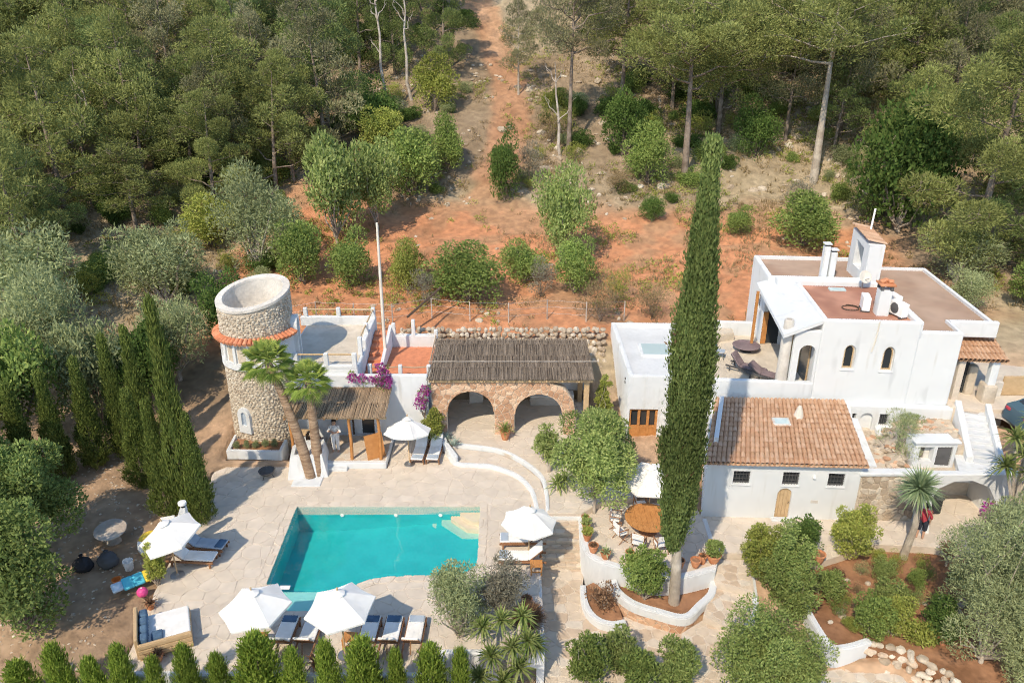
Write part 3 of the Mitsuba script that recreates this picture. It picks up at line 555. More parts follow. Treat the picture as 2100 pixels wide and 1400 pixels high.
# red tiled stair between the two terraces, and the lower red roof
part(lh, 'wall', rbox(-7.6, -4.15, 35.9, 40.6, -0.4, 2.88, 0.06), 'plaster', smooth=40)
part(lh, 'red_roof_floor', mbox(-6.9, -4.3, 36.1, 40.3, 2.86, 2.895), 'red_tile', label='red tiled lower roof terrace', uv=None)
part(lh, 'back_parapet', rbox(-6.7, -4.15, 40.1, 40.4, 2.8, 3.6, 0.06), 'plaster', smooth=40)
part(lh, 'front_kerb', rbox(-7.3, -4.15, 35.9, 36.12, 2.8, 3.02, 0.05), 'plaster', smooth=40)
for x, y, h in ((-7.25, 36.0, 3.75), (-5.7, 36.0, 3.7), (-4.25, 36.0, 3.7), (-4.25, 40.2, 3.9), (-6.6, 40.2, 4.3), (-5.5, 40.2, 4.5)):
    part(lh, 'railing_post', rbox(x - .1, x + .1, y - .1, y + .1, 2.86, h, 0.03), 'plaster', smooth=40)
for a, b in (((-7.25, 36.0), (-5.7, 36.0)), ((-5.7, 36.0), (-4.25, 36.0)), ((-6.6, 40.2), (-4.25, 40.2)), ((-4.25, 40.2), (-4.25, 36.0))):
    part(lh, 'handrail', tube([(a[0], a[1], 3.6), ((a[0] + b[0]) / 2, (a[1] + b[1]) / 2, 3.55), (b[0], b[1], 3.6)], 0.03, 6), 'rope', smooth=50)
for k in range(7):
    v, f = vf(rbox(-7.62, -6.85, 40.2 - 0.55 * k - 0.58, 40.2 - 0.55 * k, 2.0, 3.88 - 0.14 * k, 0.03)); part(lh, 'stair_step', (v, f), 'red_tile', smooth=40, uv=None)
part(lh, 'stair_wall', Manifold.hull_points([(x, y, z) for x in (-6.86, -6.70) for (y, z) in ((40.3, 2.5), (36.3, 2.5), (40.3, 4.15), (36.3, 3.25))]), 'plaster')
# veranda front wall with its openings
vw = rbox(-11.2, -4.2, 34.78, 35.02, -0.3, 3.7, 0.06) - front(Polygon([(-9.2, 0.3), (-7.0, 0.3), (-7.0, 2.3), (-9.2, 2.3)]), 34.5, 35.3)
part(lh, 'front_wall', vw, 'plaster', smooth=40)
part(lh, 'doorway', bx(-9.25, -6.95, 35.03, 35.06, 0.3, 2.35), 'window_dark')
for x in (-9.2, -8.1, -7.02): part(lh, 'door_frame', bx(x - 0.04, x + 0.04, 34.86, 34.94, 0.3, 2.3), 'dark_wood')
# veranda: floor, posts, reed roof
vd = thing('veranda', 'poolside veranda with sloping brushwood roof on orange wooden posts and a white step', 'veranda')
part(vd, 'floor', rbox(-9.35, -6.05, 32.12, 34.77, -0.3, 0.32, 0.04), 'plaster', smooth=40)
lay(vd, 'floor_tile', cells(sbox(-9.3, 32.3, -6.1, 34.75), 0.5, 0.015, 81), 0.30, 0.335, 'path_stone', 82, 0.008, 0.001)
part(vd, 'step', rbox(-9.25, -7.9, 31.85, 32.14, -0.2, 0.17, 0.03), 'plaster', smooth=40)
for x in (-10.55, -7.75, -6.35): part(vd, 'post', tube([(x, 32.45, 0.0), (x + 0.05, 32.42, 1.3), (x, 32.45, 2.62)], [0.085, 0.08, 0.075], 8), 'orange_wood', smooth=50)
part(vd, 'beam', tube([(-10.8, 32.45, 2.62), (-5.95, 32.45, 2.6)], 0.08, 8), 'pale_wood', smooth=50)
for x in np.arange(-10.7, -5.9, 0.62): part(vd, 'rafter', tube([(x, 32.2, 2.66), (x, 34.9, 2.98)], 0.05, 6), 'orange_wood', smooth=50)
def reeds(x0, x1, y0, y1, z0, z1, d, rg, along='y', sag=0.03):
    vs, fs, us, n = [], [], [], 0
    for x in np.arange(x0, x1, d):
        for y in np.arange(y0, y1, 1.3):
            e = min(y + 1.35, y1); xx = x + rg.uniform(-d, d) * 0.5; k0, k1 = (y - y0) / (y1 - y0), (e - y0) / (y1 - y0); h = rg.uniform(0, sag)
            v, f = tube([(xx, y + rg.uniform(-.12, .03), z0 + (z1 - z0) * k0 + h), (xx + rg.uniform(-.03, .03), e + rg.uniform(-.03, .06), z0 + (z1 - z0) * k1 + h)], d * 0.55, 4, False)
            vs.append(v); fs.append(f + n); n += len(v); us.append(np.tile([rg.random(), .5], (len(v), 1)))
    return (np.vstack(vs), np.vstack(fs)), np.vstack(us)
rg = np.random.default_rng(11)
m, uv = reeds(-10.75, -5.95, 32.15, 35.0, 2.74, 3.06, 0.026, rg, sag=0.02); part(vd, 'reed_roof', m, 'reed_warm', uv=uv, kind='stuff', label='warm brown brushwood laid side by side on the veranda roof')
part(vd, 'roof_mat', (np.array([(-10.7, 32.2, 2.715), (-6.0, 32.2, 2.715), (-6.0, 34.95, 3.03), (-10.7, 34.95, 3.03)]), np.array([[0, 1, 2, 3]])), 'dark_wood')
part(vd, 'serving_board', Fr(-6.55, 32.55, 0.33, 30)(rot(bx(-0.45, 0.45, -0.03, 0.03, 0, 1.2), (1, 0, 0), -20)), 'orange_wood', label='sloping orange wooden board by the right post')

# ---------------------------------------------------------------- the arcade pavilion
pv = thing('arcade_pavilion', 'open pavilion with two stone arches and a flat grey reed roof', 'pavilion')
X0, X1, ZA = -4.05, 3.25, 3.28
A1, A2 = archpoly(-3.3, -0.9, -0.5, 2.78, 1.2, 16), archpoly(0.12, 2.58, -0.5, 2.62, 1.2, 16)
outline = Polygon([(X0, -0.3), (X1 - 0.05, -0.3), (X1, 1.2), (X1 - 0.15, 2.2), (X1 - 0.6, 2.9), (X1 - 1.5, ZA), (X0, ZA)])
face = outline.difference(A1).difference(A2)
part(pv, 'arch_wall', front(face, 34.9, 35.32), 'mortar', smooth=30)
PW = pv + '__arch_wall'
lay(PW, 'stone', cells(face.buffer(-0.01), 0.27, 0.03, 91, 1.25), -0.05, 0.035, 'arch_stone', 92, 0.025, 0.012, maps=lambda v: np.c_[v[:, 0], 34.9 - v[:, 2], v[:, 1]], near=lambda g: -g.centroid.y)
for (a, b, zs, zt) in ((-3.3, -0.9, 1.58, 2.78), (0.12, 2.58, 1.42, 2.62)):   # stones round the inside of each arch
    r = (b - a) / 2
    for k in range(13):
        t0 = PI * k / 13; c = ((a + b) / 2 + math.cos(t0 + PI / 26) * (r - 0.0), zs + math.sin(t0 + PI / 26) * (zt - zs))
        fr = np.array([c[0], 35.08, c[1]]); v, f = vf(rbox(-0.14, 0.14, -0.2, 0.2, -0.045, 0.03, 0.02, 6)); v, f = rot((v, f), (0, 1, 0), 90 - math.degrees(t0 + PI / 26)); v = v + fr
        part(PW, 'arch_stone', (v, f), 'arch_stone', uv=np.tile([rg.random(), .5], (len(v), 1)))
part(pv, 'back_wall', rbox(-4.1, 4.0, 38.85, 39.1, -0.2, 3.55, 0.05) , 'plaster', smooth=40)
part(pv, 'side_wall', rbox(-4.15, -3.9, 35.3, 38.9, -0.2, 3.5, 0.05), 'plaster', smooth=40)
part(pv, 'corner_post', rbox(3.62, 3.88, 34.95, 35.2, 0.0, 3.3, 0.03), 'pale_wood', smooth=40)
part(pv, 'corner_post', rbox(3.62, 3.88, 38.4, 38.66, 0.0, 3.5, 0.03), 'pale_wood', smooth=40)
part(pv, 'front_beam', rbox(-4.15, 4.05, 34.78, 34.96, 3.28, 3.44, 0.03), 'pale_wood', smooth=40)
for x in np.arange(-3.9, 4.0, 0.8): part(pv, 'rafter', tube([(x, 34.6, 3.44), (x, 39.1, 3.68)], 0.06, 6), 'pale_wood', smooth=50)
m, uv = reeds(-4.2, 4.08, 34.62, 39.2, 3.53, 3.78, 0.028, np.random.default_rng(12), sag=0.022); part(pv, 'reed_roof', m, 'reed', uv=uv, kind='stuff', label='weathered grey reeds laid from front to back')
part(pv, 'roof_mat', (np.array([(-4.1, 34.7, 3.5), (4.0, 34.7, 3.5), (4.0, 39.1, 3.74), (-4.1, 39.1, 3.74)]), np.array([[0, 1, 2, 3]])), 'dark_wood')
for x in np.arange(-3.6, 4.0, 1.45): part(pv, 'batten', tube([(x - 0.7, 36.4, 3.70), (x + 0.75, 36.42, 3.70)], 0.022, 5), 'dead_wood')
solo('wall_cabinet', rbox(-2.35, -1.6, 38.3, 38.82, 0.3, 2.0, 0.03), 'concrete', 'pale upright cabinet against the back wall seen through the left arch', 'cabinet', smooth=40)
t = thing('cushioned_bench', 'long pale bench at the back wall seen through the right arch', 'bench')
part(t, 'base', rbox(1.0, 3.4, 38.0, 38.8, 0.3, 0.72, 0.03), 'concrete', smooth=40); part(t, 'cushion', rbox(1.0, 3.4, 38.0, 38.75, 0.73, 0.88, 0.06), 'mattress', smooth=40)
# rubble wall of the slope behind the pavilion
t = thing('rubble_wall', 'low pale rubble wall at the foot of the red field behind the reed roof', 'stone wall')
rg = np.random.default_rng(15)
for x in np.arange(-6.4, 5.3, 0.27):
    for q in range(3 if x < 4.2 else 9):
        (v, f), uv = lumps([(x + rg.uniform(-.1, .1), 41.5 - (0.30 * q if x > 4.2 else 0.1 * q) + rg.uniform(-.1, .1), 3.35 - 0.27 * q + rg.uniform(-.06, .06))], [rg.uniform(.10, .20, 3)], rg, int(x * 7) + q)
        part(t, 'stone', (v, f), 'rubble_stone', uv=uv)
# ---------------------------------------------------------------- the main house
H = Fr(14.0, 32.5, 0, -5)
mh = thing('main_house', 'large white two storey house with red brown flat roofs, arched windows and white chimneys', 'house')
def hbox(name, x0, x1, y0, y1, z0, z1, m='plaster', r=0.06, cut=None, smooth=40, **k):
    b = rbox(x0, x1, y0, y1, z0, z1, r)
    if cut is not None: b = b - cut
    return part(mh, name, H(b), m, smooth=smooth, **k)
W1, W2 = archpoly(1.11, 1.63, 5.16, 6.38, 0.34), archpoly(2.84, 3.36, 5.13, 6.36, 0.40)
cut = front(W1, -0.3, 0.35) + front(W2, -0.3, 0.35) + mbox(0.2, 4.03, 0.2, 5.2, 7.36, 8) 
hbox('wall', -0.02, 4.28, 0, 5.2, 1.6, 7.56, cut=cut, r=0.09)
part(mh, 'roof', H(mbox(0.18, 4.05, 0.18, 5.22, 7.1, 7.39)), 'red_roof', label='red brown flat roof of the tall block')
for w, z in ((W1, 5.18), (W2, 5.15)):
    c = w.centroid.x; x0, _, x1, z1 = w.bounds
    wn = part(mh, 'arched_window', H(front(w, 0.17, 0.20)), 'window_dark')
    part(wn, 'frame', H(front(w.difference(w.buffer(-0.05)), 0.10, 0.165)), 'concrete')
    part(wn, 'inner_frame', H(front(w.buffer(-0.053).difference(w.buffer(-0.095)), 0.12, 0.168)), 'pale_wood')
    part(wn, 'sill', H(rbox(x0 - 0.06, x1 + 0.06, -0.05, 0.2, z - 0.09, z - 0.005, 0.02)), 'plaster', smooth=40)
# right block, a little lower, wider at the back
hbox('right_wall', 4.2, 6.2, 0.12, 9.8, 1.6, 7.08, cut=mbox(4.3, 6.02, 0.34, 9.6, 6.86, 8) + mbox(5.9, 6.5, 1.75, 9.6, 6.86, 8), r=0.08)
hbox('wing_wall', 6.05, 8.1, 3.3, 9.7, 2.4, 6.6, r=0.06)
hbox('right_wing', 6.05, 8.2, 1.55, 9.8, 6.42, 7.08, cut=mbox(5.9, 7.98, 1.75, 9.6, 6.86, 8), r=0.08)
part(mh, 'right_roof', H(prism(Polygon([(4.28, 0.32), (6.03, 0.32), (6.03, 1.73), (8.0, 1.73), (8.0, 9.62), (4.28, 9.62)]), 6.7, 6.94)), 'brown_roof', label='long brown flat roof of the right wing')
hbox('divider_parapet', 4.05, 4.36, 0.05, 6.2, 6.8, 7.58, r=0.06)
hbox('overhang_parapet', 6.12, 8.28, 1.38, 1.62, 6.38, 7.16, r=0.05)
# back left wing
hbox('back_wing', -1.2, 4.3, 6.0, 9.85, 1.0, 7.56, cut=mbox(-0.98, 4.1, 6.2, 9.64, 7.22, 8) + mbox(-0.95, -0.25, 5.8, 6.3, 3.75, 5.9) + mbox(-1.4, -1.0, 7.0, 7.5, 5.3, 6.3), r=0.07)
part(mh, 'back_roof', H(mbox(-1.0, 4.12, 6.18, 9.66, 7.1, 7.38)), 'brown_roof', label='brown flat roof of the back wing')
hbox('back_parapet', -0.9, 4.2, 5.24, 5.98, 6.9, 7.66, r=0.08)
part(mh, 'side_window', H(mbox(-1.12, -1.08, 7.0, 7.5, 5.3, 6.3)), 'window_dark')
# loggia: sloping white roof, arch wall, doors
can = Manifold.hull_points([(x, y, z + d) for (x, y, z) in ((-1.75, -0.3, 6.72), (-0.02, -0.02, 7.36), (-1.68, 6.3, 6.95), (-0.02, 6.3, 7.36)) for d in (0, 0.17)])
part(mh, 'loggia_roof', H(can), 'plaster', label='sloping white roof over the loggia beside the tall block')
arch = archpoly(-0.86, -0.14, 4.4, 6.3)
lw = rbox(-1.15, 0.0, 0.0, 0.26, 4.3, 7.0, 0.05) - front(arch, -0.3, 0.6)
part(mh, 'loggia_arch_wall', H(lw), 'plaster', smooth=40)
part(mh, 'flue_column', H(lathe([(0.27, 3.7), (0.25, 5.5), (0.22, 7.35), (0.20, 7.42), (0.13, 7.42), (0.13, 7.0)], 16, (-1.42, 0.32, 0))), 'concrete', smooth=40, label='round rough beige column with an open flue on top')
part(mh, 'loggia_door', H(mbox(-1.0, -0.2, 6.12, 6.16, 3.75, 5.85)), 'window_dark')
part(mh, 'door_leaf', H(mbox(-1.18, -0.92, 5.93, 5.99, 3.8, 5.6)), 'orange_wood')
part(mh, 'loggia_glazing', H(mbox(-0.06, -0.03, 1.0, 5.6, 3.8, 6.3)), 'window_dark')
for y in (1.0, 2.5, 4.0, 5.55): part(mh, 'glazing_bar', H(mbox(-0.10, -0.055, y - .05, y + .05, 3.8, 6.3)), 'pale_wood')
part(mh, 'timber_post', H(rbox(-1.86, -1.72, 5.2, 5.34, 3.75, 6.98, 0.02)), 'orange_wood', smooth=40)
# terrace
part(mh, 'terrace_wall', H(rbox(-4.75, 0.2, -0.02, 7.3, 0.2, 3.7, 0.06)), 'plaster', smooth=40)
part(mh, 'terrace_floor', H(mbox(-4.6, -0.03, 0.2, 7.1, 3.6, 3.755)), 'terrace_floor')
hbox('front_parapet', -4.75, -0.0, -0.04, 0.22, 3.2, 4.42, r=0.07)
hbox('left_parapet', -4.78, -4.5, 0.0, 7.3, 3.2, 4.5, r=0.08)
hbox('rear_parapet', -4.75, -1.2, 7.05, 7.3, 3.2, 4.55, r=0.07)
bench = Polygon([(-4.55, 4.3), (-4.55, 7.05), (-2.5, 7.05), (-2.5, 6.3), (-3.2, 6.1), (-3.75, 5.4), (-3.85, 4.3)])
part(mh, 'built_bench', H(soft_prism(bench, 3.7, 4.2, 0.08)), 'terrace_floor', smooth=40, label='curved beige masonry bench in the terrace corner')
# lower storey front: niche, windows, plinth
low = rbox(-0.1, 6.35, -0.28, 0.1, 0.5, 3.5, 0.1) - front(archpoly(2.28, 2.86, 2.0, 3.1), -0.5, -0.1) - mbox(3.14, 3.56, -0.5, -0.08, 2.46, 3.08) - mbox(1.9, 2.08, -0.5, -0.08, 2.6, 3.05)
part(mh, 'lower_wall', H(low), 'plaster', smooth=40)
part(mh, 'niche_back', H(front(archpoly(2.26, 2.88, 1.95, 3.12), -0.09, -0.07)), 'joint')
part(mh, 'lower_window', H(mbox(3.12, 3.58, -0.09, -0.07, 2.44, 3.1)), 'window_dark')
for k in range(4): part(mh, 'window_bar', H(mbox(3.2 + .09 * k, 3.22 + .09 * k, -0.2, -0.18, 2.46, 3.08)), 'dark_grey')
part(mh, 'lower_window', H(mbox(1.88, 2.1, -0.09, -0.07, 2.58, 3.08)), 'window_dark')
part(mh, 'window_buttress', H(Manifold.hull_points([(2.95, -0.9, 1.0), (4.0, -0.9, 1.0), (2.95, -0.25, 1.0), (4.0, -0.25, 1.0), (3.0, -0.72, 2.3), (3.75, -0.72, 2.3), (3.0, -0.26, 2.5), (3.8, -0.26, 2.5)])), 'plaster')
# on the roof: bell gable, chimneys
gx0, gx1, gy0, gy1 = 3.35, 4.1, 5.3, 8.0
bg = Manifold.hull_points([(x, y, z) for x in (gx0, gx1) for (y, z) in ((gy0, 7.0), (gy1, 7.0), (gy0, 9.55), (gy1, 9.75))]) - Manifold.hull_points([(x, y, z) for x in (gx0 - .2, gx0 + 0.45) for (y, z) in ((gy0 + 0.75, 8.0), (gy1 - 0.75, 8.0), (gy0 + .75, 9.2), (gy1 - .75, 9.35))])
bl = part(mh, 'bell_gable', H(bg), 'plaster', label='tall white slab with a side opening and sloped tile cap on the roof')
rg = np.random.default_rng(31)
for k in range(9):
    y = gy0 + 0.1 + (gy1 - gy0) * k / 9; z = 9.6 + 0.2 * k / 9
    v, f = vf(Manifold.hull_points([(gx0 - .1, y, z + .18), (gx1 + .12, y, z - .02), (gx0 - .1, y + .34, z + .2), (gx1 + .12, y + .34, z), (gx0 - .1, y + .17, z + .25), (gx1 + .12, y + .17, z + .05)]))
    part(bl, 'cap_tile', H((v, f)), 'roof_tile', uv=np.tile([rg.random(), .5], (len(v), 1)))
ch = part(mh, 'chimney', H(rbox(2.66, 3.2, 1.15, 1.7, 7.1, 8.62, 0.04)), 'plaster', smooth=40, label='square white chimney with terracotta pots on top')
part(ch, 'cap_slab', H(rbox(2.58, 3.28, 1.07, 1.78, 8.82, 8.92, 0.03)), 'terracotta', smooth=40)
for x in (2.72, 3.14):
    for y in (1.2, 1.64): part(ch, 'cap_leg', H(mbox(x - .06, x + .06, y - .06, y + .06, 8.6, 8.83)), 'dark_grey')
for x, y in ((2.75, 1.4), (3.1, 1.35), (2.95, 1.6)): part(ch, 'cap_stone', H(lumps(np.array([(x, y, 8.98)]), np.array([(.16, .14, .1)]), rg)[0]), 'terracotta')
for x, h in ((1.6, 9.2), (1.98, 8.9)):
    c = part(mh, 'chimney', H(rbox(x - .15, x + .15, 6.05, 6.45, 7.1, h, 0.03)), 'plaster', smooth=40)
    part(c, 'cap', H(rbox(x - .19, x + .19, 6.02, 6.48, h + .1, h + .16, 0.02)), 'plaster_cap', smooth=40); part(c, 'cap_leg', H(mbox(x - .1, x + .1, 6.1, 6.4, h - .01, h + .11)), 'dark_grey')
part(mh, 'roof_hatch', H(rbox(1.5, 2.3, 4.45, 4.85, 7.3, 7.47, 0.03)), 'skylight', smooth=40)
part(mh, 'drain_pipe', H(tube([(2.4, -0.05, 7.6), (2.36, -0.06, 6.6), (2.28, -0.06, 6.1)], 0.03, 6)), 'beige_metal', smooth=50)
part(mh, 'antenna_mast', H(tube([(4.0, 7.4, 9.6), (4.05, 7.4, 10.9)], 0.05, 6)), 'white_paint', smooth=50)
def ac(x, y, rz, label):
    f = Fr(*H.pt(x, y, 7.395), rz - 5); t = thing('air_conditioner', label, 'air conditioner')
    part(t, 'casing', f(rbox(-.42, .42, -.17, .17, 0.08, 0.72, 0.03)), 'white_paint', smooth=40)
    part(t, 'fan_grille', f(move(rot(lathe([(0, 0.02), (0.24, 0.02), (0.26, 0)], 16), (1, 0, 0), 90), (-0.1, -0.165, 0.4))), 'dark_grey')
    for sx in (-.3, .3): part(t, 'foot', f(bx(sx - .05, sx + .05, -.2, .2, 0, .08)), 'dark_grey')
ac(2.35, 1.9, 80, 'boxy air conditioner on the red roof left of the square chimney')
ac(3.72, 2.2, -78, 'boxy air conditioner against the white divider parapet right of the square chimney')
ac(3.6, 1.15, -70, 'air conditioner nearest the roof front right of the square chimney')
t = thing('satellite_dish', 'pale round satellite dish on the red roof in front of the bell gable', 'satellite dish')
f = Fr(*H.pt(3.2, 4.9, 7.395), 0)
part(t, 'bowl', f(move(rot(lathe([(0.0, 0.0), (0.18, 0.02), (0.25, 0.06), (0.33, 0.11), (0.31, 0.12), (0.24, 0.08), (0.0, 0.02)], 18), (1, 0.2, 0), 62), (0, 0, 0.62))), 'beige_metal', smooth=40)
part(t, 'mast', f(tube([(0, 0.05, 0), (0, 0.08, 0.62)], 0.035, 6)), 'metal', smooth=50); part(t, 'arm', f(tube([(0, 0, 0.45), (0.05, -0.45, 0.7)], 0.02, 5)), 'metal')
t = thing('hose_coil', 'loose brown hose loop lying on the red roof', 'hose')
a = np.linspace(0, 2 * PI * 1.3, 40); put(t, H(tube(np.c_[1.75 + .38 * np.cos(a), 2.0 + .33 * np.sin(a), 7.415 + 0.012 * a / 2], 0.022, 5)), 'dark_wood', smooth=50)
# porch on the right
pc = thing('entrance_porch', 'small porch with weathered tile roof on pale posts at the right end of the house', 'porch')
P = Fr(*H.pt(6.3, 0.0, 3.5), -5)
part(pc, 'roof_deck', P(Manifold.hull_points([(x, y, z + d) for (x, y, z) in ((.05, .35, 2.12), (2.15, .35, 2.12), (-.05, 3.2, 2.86), (2.0, 3.2, 2.86)) for d in (0, .07)])), 'dark_wood')
rg = np.random.default_rng(33)
for i in range(11):
    for k in range(6):
        x, y = .12 + i * 0.2, .3 + k * 0.48; z = 2.22 + 0.74 * (y - .35) / 2.85
        v, f = tube([(x, y, z), (x, y + 0.54, z + .74 * .54 / 2.85 - 0.02)], [0.11, 0.088], 6, False); part(pc, 'roof_tile', P((v, f)), 'roof_tile', smooth=50, uv=np.tile([rg.random() * .6, .5], (len(v), 1)))
part(pc, 'post', P(rbox(.2, .5, .5, .8, -.1, 2.14, 0.04)), 'joint', smooth=40); part(pc, 'post', P(rbox(1.65, 2.0, .5, .85, -.1, 2.14, 0.05)), 'plaster', smooth=40); part(pc, 'post_base', P(rbox(1.5, 2.1, .35, 1.0, -.2, .9, 0.08)), 'mortar', smooth=40)
part(pc, 'doorway', P(bx(.45, .95, 2.9, 2.95, 0, 2.0)), 'grey_blue'); part(pc, 'doorway', P(bx(1.0, 1.12, 1.4, 2.9, 0, 2.0)), 'window_dark'); part(pc, 'stone_pier', P(rbox(1.1, 1.5, 1.2, 1.6, -.1, 1.5, .08)), 'mortar', smooth=40)
part(pc, 'floor', P(rbox(-.1, 2.3, -.2, 3.3, -1.0, 0.03, 0.04)), 'joint', smooth=40)
# yard behind the cottage, outdoor stair, retaining wall with arch
struct('upper_yard', prism(Polygon([(14.6, 28.1), (21.0, 28.1), (21.0, 31.8), (20.0, 32.2), (14.2, 32.7)]), -0.5, 2.2) - mbox(17.38, 20.85, 28.0, 30.05, -0.6, 2.08), 'mortar')
struct('driveway', (np.array([(20.3, 31.8, 3.42), (22.2, 31.0, 3.3), (23.2, 28.6, 3.0), (32, 27.5, 3.0), (34, 34, 3.5), (24, 36.8, 3.5), (20.4, 36.8, 3.5)]), np.array([[0, 1, 5], [1, 2, 3], [1, 3, 4], [1, 4, 5], [0, 5, 6]])), 'drive')
t = thing('yard_retaining_wall', 'rough stone retaining wall with white coping between the cottage and the arched portal', 'stone wall')
part(t, 'core', mbox(14.75, 17.35, 28.02, 28.3, -0.3, 2.3), 'mortar')
lay(t, 'stone', cells(sbox(14.78, -0.1, 17.3, 2.26), 0.27, 0.03, 95, 1.2), -0.04, 0.05, 'rubble_stone', 96, 0.025, 0.012, maps=lambda v: np.c_[v[:, 0], 28.02 - v[:, 2], v[:, 1]])
part(t, 'coping', rbox(14.65, 17.4, 27.9, 28.34, 2.28, 2.46, 0.06), 'plaster', smooth=40)
t = thing('arched_portal', 'white plastered wall with a wide arched opening under the landing at the right', 'wall')
opn = Polygon([(17.75, -0.2), (17.9, 1.0), (18.1, 1.7), (18.6, 2.0), (19.3, 2.05), (20.0, 1.75), (20.4, 1.1), (20.5, -0.2)]).buffer(0.15).buffer(-0.0)
part(t, 'wall', rbox(17.3, 22.2, 27.75, 28.1, -0.4, 2.5, 0.06) - front(opn, 27.4, 28.5), 'plaster', smooth=40)
part(t, 'left_pier', Manifold.hull_points([(17.25, 27.1, 0), (17.62, 27.1, 0), (17.25, 27.8, 0), (17.62, 27.8, 0), (17.32, 27.6, 2.46), (17.6, 27.6, 2.46), (17.3, 27.8, 2.46), (17.6, 27.8, 2.46)]), 'plaster')
part(t, 'recess_back', mbox(17.4, 20.83, 29.9, 30.03, -0.3, 2.05), 'concrete'); part(t, 'recess_side', mbox(20.7, 20.83, 28.11, 29.89, -0.3, 2.05), 'plaster')
t = thing('bin', 'dark bin standing inside the arched opening', 'bin'); part(t, 'body', move(rbox(-.28, .28, -.28, .28, 0.02, .75, .05), (18.5, 28.7, 0)), 'black', smooth=40); part(t, 'lid', move(rbox(-.31, .31, -.31, .31, .75, .83, .03), (18.5, 28.7, 0)), 'dark_grey', smooth=40)
t = thing('garden_shed', 'low white shed front with dark window and dark door beside the outdoor stair', 'shed')
part(t, 'wall', rbox(17.2, 19.0, 28.75, 29.6, 2.1, 3.42, 0.05) - mbox(17.42, 18.02, 28.5, 29.4, 2.5, 3.22) - mbox(18.16, 18.82, 28.5, 29.4, 2.3, 3.22), 'plaster', smooth=40)
part(t, 'window', mbox(17.41, 18.03, 29.1, 29.13, 2.48, 3.24), 'interior'); part(t, 'curtain', mbox(17.78, 18.0, 29.04, 29.08, 2.5, 3.2), 'concrete')
part(t, 'door', rot(bx(18.18, 18.78, 28.84, 28.88, 2.25, 3.2), (0, 0, 1), -8, (18.2, 28.86, 0)), 'dark_grey'); part(t, 'lintel', rbox(17.12, 19.08, 28.66, 29.0, 3.40, 3.5, .03), 'plaster', smooth=40)
t = thing('outdoor_stair', 'white outdoor stair with white side walls coming down at the right end of the house', 'steps')
S = Fr(20.72, 31.9, 0, -17)
for k in range(8):
    y = -0.42 * k; part(t, 'step', S(rbox(.0, 1.0, y - .47, y, 1.7, 3.36 - 0.115 * k, 0.03)), 'plaster_cap', smooth=40)
part(t, 'side_wall', S(Manifold.hull_points([(x, y, z) for x in (-.26, 0) for (y, z) in ((.1, 1.9), (-3.4, 1.9), (.1, 3.75), (-3.4, 2.75))])), 'plaster')
part(t, 'side_wall', S(Manifold.hull_points([(x, y, z) for x in (1.0, 1.22) for (y, z) in ((.1, 1.9), (-3.0, 1.9), (.1, 3.75), (-3.0, 2.85))])), 'plaster')
part(t, 'landing', prism(Polygon([(18.85, 28.08), (21.2, 28.08), (21.2, 29.3), (19.3, 29.3)]), 1.9, 2.5), 'plaster', smooth=40)
# stone slope with boulders below the house
t = thing('stone_slope', 'stony ochre slope between the house front and the small white shed', 'stone wall')
rg = np.random.default_rng(35)
bank = Manifold.hull_points([(17.4, 32.3, 2.0), (20.3, 32.2, 2.0), (15.9, 28.6, 2.0), (20.0, 29.2, 2.0), (18.3, 32.2, 2.85), (20.3, 32.1, 2.95), (17.2, 29.3, 2.85), (19.7, 29.4, 2.95)]) - mbox(17.0, 20.2, 28, 29.3, 1.8, 4)
part(t, 'bank', bank, 'mortar')
for k in range(260):
    x, y = rg.uniform(14.7, 20.0), rg.uniform(28.5, 32.2)
    if x > 17.0 and y < 29.5: continue
    z = 2.2 + .7 * min(1, max(0, (x - 15.9 - (y - 28.6) * .38) / 1.2)) * min(1, max(0, (y - 28.5) * 1.1))
    (v, f), uv = lumps([(x, y, z)], [rg.uniform(.09, .2, 3) * [1, 1, .5]], rg, k); part(t, 'stone', (v, f), 'rubble_stone' if k % 3 else 'arch_stone', uv=uv)
# ---------------------------------------------------------------- the tile roofed cottage
K = Fr(8.25, 28.3, 0, -2.5)
ct = thing('tile_cottage', 'small white cottage with orange barrel tile roof, three dark windows and a rounded wooden door', 'house')
cuts = mbox(1.18, 1.89, -0.3, 0.28, 1.73, 2.36) + mbox(3.26, 3.96, -0.3, 0.28, 1.71, 2.36) + mbox(5.16, 5.86, -0.3, 0.28, 1.70, 2.34) + front(archpoly(3.14, 3.76, -0.2, 1.55), -0.3, 0.28)
wallp = prism(Polygon([(0, 0), (6.5, 0), (7.2, 3.9), (0.8, 3.9)]), -0.4, 2.72)
part(ct, 'wall', K(wallp - cuts), 'plaster', smooth=30)
part(ct, 'gable', K(Manifold.hull_points([(0, 0, 2.6), (6.5, 0, 2.6), (0.8, 3.9, 2.6), (7.2, 3.9, 2.6), (0.05, 0.05, 2.74), (6.45, 0.05, 2.74), (0.82, 3.85, 3.58), (7.15, 3.85, 3.58)])), 'plaster')
